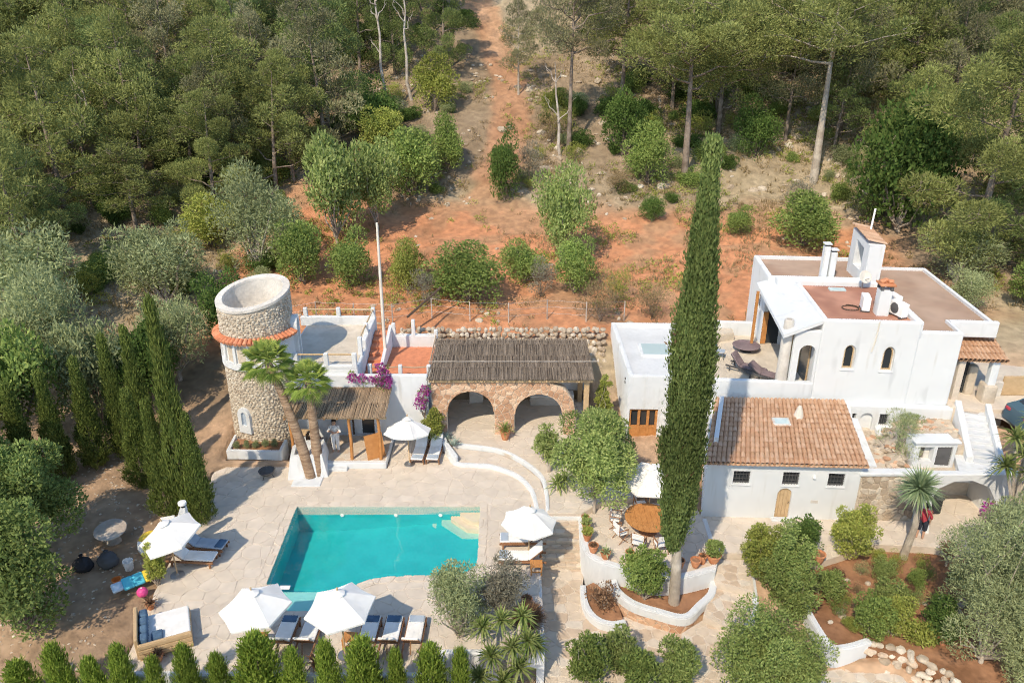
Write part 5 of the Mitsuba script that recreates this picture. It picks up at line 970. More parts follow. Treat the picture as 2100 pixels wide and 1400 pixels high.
# ---------------------------------------------------------------- people
def person(x, y, z, rz, label, joints, top, legs, parts):
    t = thing('person', label, 'person'); f = Fr(x, y, z, rz)
    def chain(bones): return Manifold.batch_boolean([Manifold.batch_hull([Manifold.sphere(ra, 14).translate(tuple(joints[a])), Manifold.sphere(rb, 14).translate(tuple(joints[b]))]) for a, b, ra, rb in bones], OpType.Add)
    def skin(m, L=.03, it=6):
        m = m.refine_to_length(L); v, q = vf(m); q = trimesh.Trimesh(v, q, process=False); trimesh.smoothing.filter_taubin(q, iterations=it); return f(q)
    b = [('head', 'head2', .095, .09), ('neck', 'head', .055, .06), ('chest', 'neck', .13, .06), ('pelvis', 'chest', .13, .14)]
    for s in 'lr':
        b += [('chest', 'sh' + s, .10, .065), ('sh' + s, 'el' + s, .058, .045), ('el' + s, 'wr' + s, .045, .032), ('pelvis', 'hip' + s, .11, .09), ('hip' + s, 'kn' + s, .09, .06), ('kn' + s, 'an' + s, .06, .04), ('an' + s, 'toe' + s, .04, .03)]
        w = np.array(joints['wr' + s]); e = np.array(joints['el' + s]); d = (w - e) / np.linalg.norm(w - e); c = np.cross(d, [0, 1, 0.2]); c /= np.linalg.norm(c)
        joints['pm' + s] = w + d * .07; b.append(('wr' + s, 'pm' + s, .032, .036))
        for k, (o, l) in enumerate(((-.032, .075), (-.011, .088), (.011, .082), (.032, .062))):
            joints[f'f{s}{k}'] = w + d * .09 + c * o; joints[f'g{s}{k}'] = w + d * (.09 + l) + c * o * 1.25 + np.cross(c, d) * .02; b.append((f'f{s}{k}', f'g{s}{k}', .010, .008))
            joints[f'p{s}{k}'] = w + d * .05 + c * o * .8; b.append((f'p{s}{k}', f'f{s}{k}', .014, .011))
        joints['t' + s] = w + d * .04 + c * .035; joints['u' + s] = w + d * .09 + c * .062; b.append(('t' + s, 'u' + s, .012, .009))
    head = chain(b) + Manifold.sphere(.022, 10).translate(tuple(np.array(joints['head']) + [0, -.095, .0])) + Manifold.batch_hull([Manifold.sphere(.02, 8).translate(tuple(np.array(joints['head']) + [sx, 0, .02])) for sx in (-.1, .1)])
    part(t, 'body', skin(head, .022, 4), 'skin', smooth=True)
    h = np.array(joints['head2']); part(t, 'hair', f(Manifold.sphere(.112, 20).scale((1, 1.08, 1)).translate(tuple(h + [0, .022, .025])) - Manifold.cube((.4, .3, .3), True).translate(tuple(h + [0, -.175, -.1])) - Manifold.cube((.4, .5, .2), True).translate(tuple(h + [0, 0, -.16]))), 'hair', smooth=40)
    for sx in (-.035, .035): part(t, 'eye', f(Manifold.sphere(.012, 8).translate(tuple(np.array(joints['head']) + [sx, -.088, .035]))), 'black')
    part(t, 'mouth', f(Manifold.sphere(1, 8).scale((.025, .008, .007)).translate(tuple(np.array(joints['head']) + [0, -.09, -.04]))), 'red_cloth')
    for nm, m, bones in parts: part(t, nm, skin(chain(bones), .035, 4), m, smooth=True)
def standing():
    J = dict(head=(0, -.02, 1.56), head2=(0, 0, 1.63), neck=(0, .01, 1.45), chest=(0, 0, 1.28), pelvis=(0, 0, .95))
    for s, k in (('l', 1), ('r', -1)):
        J.update({'sh' + s: (.19 * k, 0, 1.38), 'el' + s: (.25 * k, .03, 1.12), 'wr' + s: (.23 * k, -.05, .88), 'hip' + s: (.10 * k, 0, .88), 'kn' + s: (.11 * k, -.02, .48), 'an' + s: (.11 * k, .02, .08), 'toe' + s: (.13 * k, -.16, .04)})
    return J
SHIRT = [('pelvis', 'chest', .145, .16), ('chest', 'neck', .15, .065)] + [x for s in 'lr' for x in (('chest', 'sh' + s, .12, .08), ('sh' + s, 'el' + s, .075, .06))]
PANTS = [x for s in 'lr' for x in (('pelvis', 'hip' + s, .14, .115), ('hip' + s, 'kn' + s, .112, .085), ('kn' + s, 'an' + s, .085, .07))]
SHORTS = [x for s in 'lr' for x in (('pelvis', 'hip' + s, .14, .115), ('hip' + s, 'kn' + s, .112, .095))]
J = standing(); J['elr'] = (-.30, -.10, 1.16); J['wrr'] = (-.08, -.24, 1.2); J['ell'] = (.30, -.10, 1.16); J['wrl'] = (.10, -.25, 1.16)
person(-8.65, 33.2, .34, -5, 'person standing on the veranda in white shirt and white trousers, hands at the chest', J, 0, 0, [('shirt', 'white_cloth', SHIRT), ('trousers', 'white_cloth', PANTS)])
J = standing(); J['anl'] = (.12, .05, .08)
person(17.05, 26.75, .02, 150, 'person in red top and dark shorts behind the spiky headed tree', J, 0, 0, [('top', 'red_cloth', SHIRT), ('shorts', 'dark_cloth', SHORTS)])
J = dict(head=(0, -.02, 1.14), head2=(0, 0, 1.21), neck=(0, .01, 1.03), chest=(0, 0, .86), pelvis=(0, .04, .55))
for s, k in (('l', 1), ('r', -1)): J.update({'sh' + s: (.18 * k, 0, .96), 'el' + s: (.24 * k, -.04, .72), 'wr' + s: (.14 * k, -.26, .66), 'hip' + s: (.10 * k, 0, .5), 'kn' + s: (.13 * k, -.42, .5), 'an' + s: (.13 * k, -.44, .08), 'toe' + s: (.14 * k, -.6, .04)})
person(-9.75, 33.4, .34, 70, 'person in white seated at the left side of the veranda', J, 0, 0, [('shirt', 'white_cloth', SHIRT), ('shorts', 'dark_cloth', SHORTS)])
t = thing('veranda_chair', 'dark wooden chair that the seated person on the veranda uses', 'chair'); f = Fr(-9.75, 33.4, .34, 70)
part(t, 'seat', f(rbox(-.25, .25, -.15, .3, .38, .42, .015)), 'dark_wood', smooth=40); part(t, 'backrest', f(rbox(-.25, .25, .26, .3, .42, .9, .015)), 'dark_wood', smooth=40)
for sx in (-.22, .22):
    for sy in (-.12, .27): part(t, 'leg', f(bx(sx - .02, sx + .02, sy - .02, sy + .02, 0, .38)), 'dark_wood')
t = thing('bar_counter', 'white counter at the left end of the veranda with dark things on it', 'counter')
part(t, 'front', rbox(-10.9, -9.95, 33.5, 33.9, .0, 1.05, .05), 'plaster', smooth=40); part(t, 'top', rbox(-11.0, -9.9, 33.4, 34.0, 1.05, 1.11, .02), 'pale_wood', smooth=40)
# ---------------------------------------------------------------- plants
def unit(v): return v / (np.linalg.norm(v, axis=-1, keepdims=True) + 1e-9)
def cards(P, A, L, W, rg, nrm=None, njit=.8, bend=0.0):
    "rhombic leaves: base points P, directions A, lengths L, widths W; nrm = preferred facing"
    n = len(P); A = unit(A); R = rg.normal(size=(n, 3)); Nn = unit((nrm if nrm is not None else 0) + R * njit) if nrm is not None else unit(R)
    S = unit(np.cross(A, Nn)); L = np.broadcast_to(L, (n,))[:, None]; W = np.broadcast_to(W, (n,))[:, None]; U = np.cross(S, A)
    v = np.stack([P, P + A * L * .45 + S * W * .5, P + A * L - U * L * bend, P + A * L * .45 - S * W * .5], 1)
    f = np.array([[0, 1, 2], [0, 2, 3]])[None] + (np.arange(n) * 4)[:, None, None]
    uv = np.repeat(np.c_[rg.random(n), np.full(n, .5)], 4, 0)
    return v.reshape(-1, 3), f.reshape(-1, 3), uv
def clump_leaves(cs, rs, n, L, W, rg, out=.6, upw=.35, njit=.7, fl=(1, 1, 1)):
    "n leaves spread over the shells of the clumps at cs with radii rs"
    cs, rs = np.asarray(cs, float), np.asarray(rs, float); p = rs ** 2 / (rs ** 2).sum(); k = rg.choice(len(cs), n, p=p)
    d = unit(rg.normal(size=(n, 3)) + [0, 0, .25]); q = rg.uniform(.55, 1.05, n) ** .6
    P = cs[k] + d * (rs[k] * q)[:, None] * np.asarray(fl); A = unit(d * out + rg.normal(size=(n, 3)) * .55 + [0, 0, upw])
    return cards(P, A, L * rg.uniform(.6, 1.35, n), W * rg.uniform(.7, 1.3, n), rg, nrm=d, njit=njit)
def limb(p0, p1, r0, r1, rg, wob=.08, k=4, n=5):
    p0, p1 = np.asarray(p0, float), np.asarray(p1, float); t = np.linspace(0, 1, k + 1)[:, None]; l = np.linalg.norm(p1 - p0)
    pts = p0 + (p1 - p0) * t + np.vstack([[0, 0, 0], rg.normal(size=(k - 1, 3)) * wob * l, [0, 0, 0]]) if k > 1 else np.array([p0, p1])
    return tube(pts, np.linspace(r0, r1, k + 1), n, False)
# each prototype: (trunk mesh, crown (v, f, uv)) for a tree about 10 m tall (bushes: about 2 m), foot at the origin
def proto_pine(seed, n=3600, base=.40, spread=2.9, tall=10.0, tuft=.5, cone=0.0):
    rg = np.random.default_rng(seed); tr, cs, rs = [], [], []
    lean = rg.normal(size=2) * .13; ax = lambda h: np.array([lean[0] * max(h / tall, 0) ** 1.5 * 2, lean[1] * max(h / tall, 0) ** 1.5 * 2, h])
    tr.append(tube([ax(h) for h in np.linspace(-.4, tall * .95, 8)], np.linspace(.20, .03, 8), 7, False))
    m = 17
    for i in range(m):
        u = (i + .5) / m; h = tall * (base + (.97 - base) * u); a = i * 2.4 + rg.uniform(-.5, .5); reach = spread * (math.sin(PI * min(1, .30 + .70 * u)) ** .8) * rg.uniform(.7, 1.12) + .25
        if cone: reach = spread * (1 - u) ** .62 * min(1, .55 + 2.2 * u) * rg.uniform(.72, 1.2) * cone + .3
        tip = ax(h) + [math.cos(a) * reach, math.sin(a) * reach, reach * rg.uniform(.10, .5)]
        tr.append(limb(ax(h), tip, .065 * (1.25 - u), .018, rg, .05))
        for q in (.42, .68, .92, 1.05):
            if q * reach < .5 and q < .9: continue
            c = ax(h) + (tip - ax(h)) * q + rg.normal(size=3) * [.28, .28, .16]; cs.append(c + [0, 0, .12]); rs.append(rg.uniform(.42, .82) * (.75 + .35 * (1 - abs(u - .4))))
    cs.append(ax(tall)); rs.append(.55)
    for q in range(46):   # bare twigs showing between the needles
        c = cs[int(rg.integers(len(cs)))]; d = unit(rg.normal(size=3) + [0, 0, .2]); tr.append(limb(c - d * .3, c + d * rg.uniform(.5, .95), .022, .008, rg, .1, 3, 3))
    return vf(tr), clump_leaves(cs, rs, n, tuft, tuft * .26, rg, out=.75, upw=.55, njit=.75, fl=(1, 1, .9))
def proto_round(seed, n, R=(1.0, 1.0, .95), H=2.0, nclump=34, leaf_=(.16, .075), shell=.72, trunk=.05, low=.15, upw=.3, crad=.34, gap=0.0):
    "a rounded broadleaf bush or tree of total height H and half widths R[0], R[1]"
    rg = np.random.default_rng(seed); cs, rs, tr = [], [], []; cz = H * (low + (1 - low) / 2); hz = H * (1 - low) / 2 * R[2]
    for i in range(nclump):
        d = unit(rg.normal(size=3)); q = shell * rg.uniform(.62, 1.24) if i > nclump * .3 else rg.uniform(.1, .6)
        c = np.array([d[0] * R[0] * q, d[1] * R[1] * q, cz + d[2] * hz * q]); cs.append(c); rs.append(crad * rg.uniform(.5, 1.35) * min(R[0], R[1]))
        if trunk and i % 3 == 0: tr.append(limb((rg.normal() * .02, rg.normal() * .02, H * low * .5), c, trunk * .5, trunk * .12, rg, .06, 3, 4))
    if trunk: tr.append(tube([(0, 0, -.15), (.02, 0, H * low * .55), (0, .03, H * .55)], [trunk, trunk * .8, trunk * .35], 6, False))
    return (vf(tr) if tr else None), clump_leaves(cs, rs, n, leaf_[0], leaf_[1], rg, out=.55, upw=upw, njit=.65)
def proto_cypress(seed, n, H=10.0, R=1.0, leaf_=(.34, .12), base=.06, taper=1.0, streak=.25, tips=1, trunk=.16, open_=0.0):
    "a narrow column: flame shaped outline, upright sprays gathered in vertical tufts"
    rg = np.random.default_rng(seed); m = int(n / 14)
    u = rg.random(m) ** .9; a = rg.uniform(0, 2 * PI, m)
    prof = taper if callable(taper) else lambda u: (np.sin(PI * np.clip(.10 + .90 * u ** .62, 0, 1)) ** .75) if taper == 1 else np.clip((1 - u) ** taper * (1 - np.exp(-u * 14 - .7)), 0, 1)
    rad = R * prof(u) * (1 + streak * (meshkit.noise(np.c_[np.cos(a) * 2.3, np.sin(a) * 2.3, u * 7 + seed]) - .5) * 2)
    rad = rad * np.where(meshkit.noise(np.c_[np.cos(a) * 4, np.sin(a) * 4, u * 11 + seed]) > .66, .72, 1.0) * np.where(rg.random(m) > .95, 1.18, 1.0)
    c = np.c_[np.cos(a) * rad, np.sin(a) * rad, H * (base + (1 - base) * u)]
    k = np.repeat(np.arange(m), 14); nn = len(k); d = np.c_[np.cos(a), np.sin(a), a * 0][k]
    P = c[k] + rg.normal(size=(nn, 3)) * [.05 * R + .05, .05 * R + .05, .22 * leaf_[0] * 2] - d * rg.uniform(0, .22 * R, nn)[:, None]
    A = unit(d * rg.uniform(.1, .5, nn)[:, None] + [0, 0, 1.0] + rg.normal(size=(nn, 3)) * .22)
    v, f, uv = cards(P, A, leaf_[0] * rg.uniform(.6, 1.3, nn), leaf_[1] * rg.uniform(.7, 1.3, nn), rg, nrm=d, njit=.55)
    return tube([(0, 0, -.4), (0, 0, H * .5), (0, 0, H * .85)], [trunk, trunk * .6, trunk * .2], 8, False), (v, f, uv)
PROTO = {}
def mk(kind, gens): PROTO[kind] = [(None if t is None else mikit.ply(t, None, smooth=True), mikit.ply((c[0], c[1]), None, uv=c[2])) for t, c in gens]
mk('pine', [proto_pine(s, 9500, b, sp_, 10, .27, cn) for s, b, sp_, cn in ((1, .12, 2.9, 1.1), (2, .26, 2.9, 0), (3, .08, 2.7, 1.15), (4, .16, 3.0, 1.1), (5, .18, 2.6, 0))])
mk('tallpine', [proto_pine(s, 22000, b, 3.0, 10, .19) for s, b in ((11, .55), (12, .48), (13, .60))])
mk('bigpine', [proto_pine(s, 34000, .03, 3.3, 10, .18, 1.1) for s in (21, 22)])
mk('olive', [proto_round(s, 8500, (1, 1, 1), 2.0, 46, (.095, .026), .74, .07, .18, .35, .36) for s in (31, 32, 33)])
mk('bush', [proto_round(s, 7500, (1, 1, 1), 2.0, 40, (.095, .05), .76, .05, .04, .3, .36) for s in (41, 42, 43)])
mk('tree', [proto_round(s, 7500, (1, 1, 1), 2.0, 34, (.095, .046), .72, .055, .14, .45, .32) for s in (51, 52, 53)])
mk('sparse', [proto_round(s, 1900, (1, 1, 1), 2.0, 22, (.16, .028), .8, .04, .05, .8, .34) for s in (61, 62)])
mk('cypress', [proto_cypress(s, 16000, 10, 1.15, (.32, .07), .02, .9, .42) for s in (81, 82, 83)])
mk('hedge', [proto_cypress(s, 8000, 3.5, .52, (.19, .036), .02, .34, .45, trunk=.05) for s in (91, 92, 93)])
SEEN = {}
def plant(name, label, cat, kind, var, x, y, h, w, leafm, barkm='bark', z=None, rz=None, group=None, dz=0.0, wy=None):
    "h = height in metres, w = full width"
    trunk, crown = PROTO[kind][var % len(PROTO[kind])]; h0 = {'pine': 10, 'tallpine': 10, 'bigpine': 10, 'cypress': 10, 'hedge': 3.5}.get(kind, 2.0)
    w0 = {'pine': 6.2, 'tallpine': 6.4, 'bigpine': 7.0, 'cypress': 2.1, 'hedge': 1.15}.get(kind, 2.25)
    z = gz(x, y) + dz if z is None else z; rz = (SEEN.setdefault(name, 0) * 77.0) % 360 if rz is None else rz; SEEN[name] = SEEN.get(name, 0) + 1
    M = T().translate([x, y, z]).rotate([0, 0, 1], rz).scale([w / w0, (wy or w) / w0, h / h0])
    t = thing(name, label, cat, group)
    if trunk is not None: k = numbered(t + '__trunk'); scene[k] = {**trunk, 'bsdf': {'type': 'ref', 'id': barkm}, 'to_world': M}
    k = numbered(t + '__crown'); scene[k] = {**crown, 'bsdf': {'type': 'ref', 'id': leafm}, 'to_world': M}
    return t
def bushy(name, label, cat, x, y, z, h, w, leafm, style='clip', seed=0, group=None, leaf_=None, barkm='pale_bark', wy=1.0, dens=1.0):
    "a plant near the camera with leaves of their real size"
    st_ = {'clip': dict(nclump=90, shell=.82, low=.0, upw=.2, crad=.27, trunk=.04), 'loose': dict(nclump=46, shell=.74, low=.06, upw=.45, crad=.30, trunk=.05), 'tree': dict(nclump=44, shell=.76, low=.22, upw=.4, crad=.28, trunk=.08), 'olive': dict(nclump=70, shell=.78, low=.14, upw=.4, crad=.28, trunk=.10)}[style]
    L, W = leaf_ or {'clip': (.10, .055), 'loose': (.13, .055), 'tree': (.15, .065), 'olive': (.13, .035)}[style]
    n = int(min(30000, dens * {'clip': 2.0, 'loose': 1.7, 'tree': 1.6, 'olive': 1.9}[style] * PI * w * h / (L * W * .5)))
    trunk, (v, f, uv) = proto_round(seed + 500, n, (w / 2.25, w / 2.25 * wy, 1), h, leaf_=(L, W), **st_)
    t = thing(name, label, cat, group); fr = Fr(x, y, z, seed * 40)
    part(t, 'trunk', fr(trunk), barkm, smooth=True); part(t, 'crown', fr((v, f)), leafm, uv=uv); return t
def rosette(c, n, L, W, rg, lo=-.5, hi=1.4, bend=.25, fold=.5):
    "a head of sword leaves around c, each of four triangles with a bend"
    vs, fs, us, m = [], [], [], 0
    for k in range(n):
        a = k * 2.39996 + rg.uniform(-.2, .2); e = lo + (hi - lo) * (k + .5) / n; d = np.array([math.cos(a) * math.cos(e), math.sin(a) * math.cos(e), math.sin(e)]); s = np.array([-math.sin(a), math.cos(a), 0]); l = L * rg.uniform(.8, 1.15); w = W * rg.uniform(.8, 1.2)
        up_ = np.cross(d, s); up_ = up_ if up_[2] > 0 else -up_
        p0, p1, p2 = c + d * l * .04, c + d * l * .5 + up_ * l * .02, c + d * l - np.array([0, 0, 1]) * l * bend * rg.uniform(.4, 1.4)
        vs += [p0 - s * w * .35, p0 + s * w * .35, p1 - s * w * .5, p1 + s * w * .5, p2, p1 - up_ * w * .15]
        fs += [[m, m + 1, m + 3], [m, m + 3, m + 2], [m + 2, m + 3, m + 4]]; us += [[rg.random(), .5]] * 6; m += 6
    return np.array(vs), np.array(fs), np.array(us)
# --- the hillside forest, tree by tree: x, y, height, width, kind 0 yellow green pine, 1 green pine, 2 dry pine
rg = np.random.default_rng(100)
FN = [('leaf_pine', 'yellow green pine'), ('leaf_pine_green', 'fresh green pine'), ('leaf_pine_dry', 'dull brownish green pine')]
def zone(x, y):
    r = x / y; z = 'at the far left' if r < -.45 else 'left of the tower' if r < -.32 else 'above the stone tower' if r < -.18 else 'beside the earth track' if r < .08 else 'above the annex and cypress' if r < .30 else 'above the main house' if r < .48 else 'at the far right'
    return ('in the front' if y < 58 else 'in the middle' if y < 74 else 'in the rear') + ' of the wooded slope ' + z
FOREST = []
for y in np.arange(44, 94, 5.0):
    half = y * .66 + 6
    for x in np.arange(-half, half, 5.3):
        xx, yy = x + rg.uniform(-1.8, 1.8), y + rg.uniform(-1.8, 1.8); keep = rg.random()
        edge = -5.5 if yy > 78 else -13.5 if yy > 60 else -24 - (60 - yy) * .35
        if xx < 0 and xx > edge: continue                     # the clearing is planted by hand
        if 0 <= xx < 6 + max(0, 82 - yy) * .8: continue
        if xx > 0 and (yy < 68 or keep < .1): continue
        FOREST.append((xx, yy, rg.uniform(7.5, 13.0), rg.uniform(5.2, 8.0)))
for k in range(46):   # younger pines that close the gaps of the left slope and the right edge
    xx, yy = (rg.uniform(-52, -18), rg.uniform(52, 78)) if k < 32 else (rg.uniform(30, 48), rg.uniform(52, 78))
    if xx > -22 and yy < 60 and k < 32: continue
    FOREST.append((xx, yy, rg.uniform(5.5, 9.0), rg.uniform(4.2, 6.2)))
for k, (x, y, h, w) in enumerate(FOREST):
    v = meshkit.noise(np.array([x * .05, y * .05, 1.5])); u = rg.random(); i = 1 if (v > .56 and u < .75) or u < .12 else (2 if u > .84 else 0)
    plant('pine_tree', f'{FN[i][1]} {zone(x, y)}', 'pine tree', 'pine', int(rg.integers(5)), x, y, h, w, FN[i][0], 'bark', rz=float(rg.uniform(0, 360)), group=f'{FN[i][1]}s {zone(x, y)}')
# --- the trees one can pick out: name, label, category, kind, variant, x, y, height, width, leaf, bark
def P_(*a, **k): return plant(*a, **k)
for nm, lb, kd, var, x, y, h, w, lf, bk in [
    ('pine_tree', 'tall pine with bare dark lower trunk on the slope right of the earth track', 'tallpine', 0, 4.8, 67.0, 14.4, 7.4, 'leaf_pine_dry', 'bark'),
    ('pine_tree', 'tall pine whose dark trunk stands just left of the big cypress top', 'tallpine', 1, 13.8, 62.6, 14.2, 10.5, 'leaf_pine', 'bark'),
    ('pine_tree', 'tall broad pine with pale straight trunk right of the big cypress top', 'tallpine', 2, 24.3, 62.9, 14.6, 11.5, 'leaf_pine', 'pale_bark'),
    ('pine_tree', 'dense wide pine filling the right edge behind the house', 'bigpine', 0, 29.8, 48.6, 14.5, 11.5, 'leaf_pine', 'bark'),
    ('pine_tree', 'dense pine at the upper right corner, rear of the right edge trees', 'bigpine', 1, 36.5, 53.0, 16.0, 11.5, 'leaf_pine', 'bark'),
    ('pine_tree', 'lower bushy pine in front of the dense pine at the right edge', 'bigpine', 0, 33.2, 45.5, 10.0, 8.5, 'leaf_pine_green', 'bark'),
    ('pine_tree', 'young conical pine under the broad tall pine on the right', 'pine', 2, 27.0, 66.5, 7.0, 4.6, 'leaf_pine_green', 'bark'),
    ('pine_tree', 'slim leaning young pine with pale stem right of the broad tall pine', 'pine', 3, 26.3, 57.5, 6.0, 3.0, 'leaf_pine_green', 'pale_bark'),
    ('pine_tree', 'yellow green pine behind the tall pines in the middle of the upper slope', 'tallpine', 1, 10.0, 74.0, 12.5, 8.0, 'leaf_pine', 'bark'),
    ('pine_tree', 'wide pine right of the middle on the upper slope', 'tallpine', 0, 18.5, 73.0, 12.5, 9.0, 'leaf_pine', 'bark'),
    ('pine_tree', 'dense pine between the tall trunks at the top right', 'bigpine', 1, 29.0, 76.0, 12.0, 9.0, 'leaf_pine', 'bark'),
    ('pine_tree', 'pine high on the right side above the bright clearing', 'bigpine', 0, 39.0, 72.0, 13.0, 9.0, 'leaf_pine_green', 'bark'),
    ('pine_tree', 'small light pine at the top of the earth track', 'pine', 1, .6, 76.0, 8.0, 3.6, 'leaf_pine_dry', 'pale_bark'),
    ('pine_tree', 'dark pine overhanging the top of the earth track', 'bigpine', 0, -6.6, 79.5, 9.5, 6.0, 'leaf_pine_green', 'bark'),
    ('pine_tree', 'dark pine at the left rim of the earth track', 'bigpine', 1, -11.3, 79.5, 10.5, 6.5, 'leaf_pine_green', 'bark'),
    ('pine_tree', 'pine behind the flagpole tree group at the left rim of the clearing', 'bigpine', 0, -17.5, 62.5, 9.5, 6.5, 'leaf_pine', 'bark'),
    ('pine_tree', 'yellow green pine standing free in front of the left forest', 'bigpine', 1, -22.0, 57.0, 8.5, 6.4, 'leaf_pine', 'bark'),
    ('pine_tree', 'bright pine left of the grey olive trees', 'bigpine', 0, -31.5, 49.5, 8.0, 6.5, 'leaf_pine_green', 'bark')]:
    P_(nm, lb, 'pine tree', kd, var, x, y, h, w, lf, bk)
for lb, kd, var, x, y, h, w, lf in [
    ('broad dark green tree in the thicket right of the broad tall pine', 'bush', 0, 27.6, 54.5, 9.5, 7.6, 'leaf_dark'),
    ('light green tree left of the red field, left one of a pair', 'tree', 0, -12.4, 53.5, 8.2, 5.8, 'leaf_bright'),
    ('light green tree left of the red field, right one of a pair', 'tree', 1, -9.9, 56.2, 6.8, 5.2, 'leaf_bright'),
    ('light green tree standing free in the middle of the red field', 'tree', 2, 3.3, 50.8, 6.6, 4.4, 'leaf_bright')]:
    P_('broadleaf_tree', lb, 'tree', kd, var, x, y, h, w, lf, 'pale_bark')
for lb, var, x, y, h, w in [('grey green olive tree behind the stone tower', 0, -16.8, 49.8, 6.4, 6.4), ('grey green olive tree left of the stone tower', 1, -21.4, 45.4, 5.8, 6.6), ('large grey green olive tree at the left edge', 2, -28.0, 42.1, 6.6, 8.0),
        ('grey olive tree low behind the left cypresses', 1, -18.6, 39.4, 5.2, 4.6), ('grey olive tree right of the house below the dense pine', 0, 28.1, 47.0, 3.9, 5.6), ('small grey olive tree nearest behind the house at the right', 2, 26.6, 42.8, 2.6, 3.2),
        ('olive tree in the thicket at the far left above the rear cypress row', 0, -26.5, 34.0, 6.2, 6.6)]:
    P_('olive_tree', lb, 'olive tree', 'olive', var, x, y, h, w, 'leaf_olive', 'pale_bark')
for lb, kd, var, x, y, h, w, lf in [
    ('round green bush left of the earth track', 'bush', 0, -7.8, 61.6, 5.2, 6.0, 'leaf_bush'), ('green bush behind the round one left of the earth track', 'bush', 1, -5.4, 65.0, 4.4, 3.6, 'leaf_bush'),
    ('slim dark conical juniper at the foot of the earth track', 'bush', 2, -.6, 61.1, 5.4, 3.1, 'leaf_dark'), ('small round dark shrub on the pale slope', 'bush', 0, 10.4, 56.9, 1.9, 2.1, 'leaf_dark'),
    ('wide green bush in front of the red field behind the reed roof', 'bush', 1, -2.7, 45.6, 3.4, 5.2, 'leaf_bush'), ('green bush at the right flank of the wide bush', 'bush', 2, .8, 48.0, 2.7, 3.4, 'leaf_bush'), ('green shrub below the free standing light green tree', 'bush', 0, 3.9, 46.6, 3.6, 3.0, 'leaf_bush'),
    ('green bush beside the flagpole, left of it', 'bush', 2, -10.4, 47.9, 3.6, 3.4, 'leaf_bush'), ('green bush beside the flagpole, right of it', 'bush', 1, -6.6, 47.0, 3.1, 3.0, 'leaf_clip_yellow'), ('bush behind the tower at the left end of the wire fence', 'bush', 0, -13.6, 48.4, 4.2, 4.0, 'leaf_bush'),
    ('wide dark green shrub behind the bell gable', 'bush', 1, 20.4, 53.1, 3.5, 5.9, 'leaf_bush'), ('green shrub left of the wide dark shrub behind the house', 'bush', 2, 16.3, 54.6, 2.0, 2.4, 'leaf_bush'), ('green bush between the pine trunks on the slope', 'bush', 0, 9.2, 66.0, 5.2, 4.2, 'leaf_dark'),
    ('dark bush left of the dark trunked tall pine', 'bush', 1, 10.8, 61.8, 4.4, 4.2, 'leaf_bush'), ('dark shrub in the shade behind the broad tall pine', 'bush', 2, 20.4, 66.4, 4.6, 4.4, 'leaf_dark'), ('green thicket right of the house roof', 'bush', 0, 31.0, 43.0, 3.0, 4.4, 'leaf_bush'),
    ('bush above the earth track, left side', 'bush', 1, -7.0, 73.5, 4.6, 4.4, 'leaf_clip_yellow'), ('dark bush deep between track and forest', 'bush', 2, -12.2, 68.5, 5.0, 5.0, 'leaf_dark'), ('dark bush at the foot of the bare dead trees', 'bush', 0, -10.6, 66.0, 4.2, 4.6, 'leaf_clip_yellow'),
    ('broad green bush at the left forest rim below the pines', 'bush', 1, -21.2, 53.2, 3.4, 4.2, 'leaf_clip_yellow'),
    ('dark green tree in the left thicket', 'tree', 1, -23.3, 32.0, 7.4, 5.2, 'leaf_bush'), ('dull green tree above the left thicket', 'olive', 0, -24.4, 37.6, 6.6, 5.6, 'leaf_olive'), ('dark tree behind the row of left cypresses', 'tree', 0, -18.9, 36.6, 5.2, 4.6, 'leaf_dark'),
    ('dark shrub in the shade at the tower foot', 'tree', 2, -16.4, 41.6, 4.6, 4.2, 'leaf_dark'), ('yellow green shrub by the olive at the left edge', 'bush', 2, -30.6, 37.6, 5.2, 4.8, 'leaf_clip_yellow'), ('dark undergrowth tree left of the tower', 'tree', 1, -21.0, 35.0, 6.0, 4.4, 'leaf_olive')]:
    P_('bush', lb, 'bush', kd, var, x, y, h, w, lf)
for lb, x, y, h, w, lf in [('thin dry shrub at the fence right of the reed roof', 5.2, 43.2, 2.4, 3.0, 'leaf_dry'), ('grey leafless shrub right of the wide bush', 1.8, 46.2, 2.2, 2.2, 'leaf_grey'), ('dry brown shrub at the fence behind the flagpole', -5.4, 45.0, 2.0, 2.4, 'leaf_grey'),
        ('thin dry weeds behind the annex', 8.4, 43.6, 2.0, 2.6, 'leaf_dry'), ('yellowish weeds behind the annex, left of the cypress', 6.4, 45.4, 2.2, 2.0, 'leaf_clip_yellow'), ('grey shrub at the juniper foot', 1.4, 63.6, 3.0, 2.8, 'leaf_grey'),
        ('brown dry shrub in the left forest rim', -19.2, 55.6, 2.6, 3.0, 'leaf_brown'), ('dry shrub on the slope right of the track', 3.4, 69.0, 2.6, 2.6, 'leaf_dry'), ('dry shrub between the two dark trunks', 8.4, 61.0, 1.8, 2.6, 'leaf_dry'), ('pale dry shrub below the broad tall pine', 21.8, 58.4, 2.2, 3.0, 'leaf_grey'),
        ('dry shrub near the house back wall', 17.0, 47.6, 1.7, 2.4, 'leaf_dry'), ('tangled climber on the stone slope by the white shed', 16.9, 29.6, 2.0, 2.2, 'leaf_olive'), ('dry climber right of the tangled one by the house wall', 18.4, 31.6, 1.0, 1.8, 'leaf_bush')]:
    P_('dry_shrub', lb, 'shrub', 'sparse', len(lb), x, y, h, w, lf, z=None if y > 33 else 2.2)
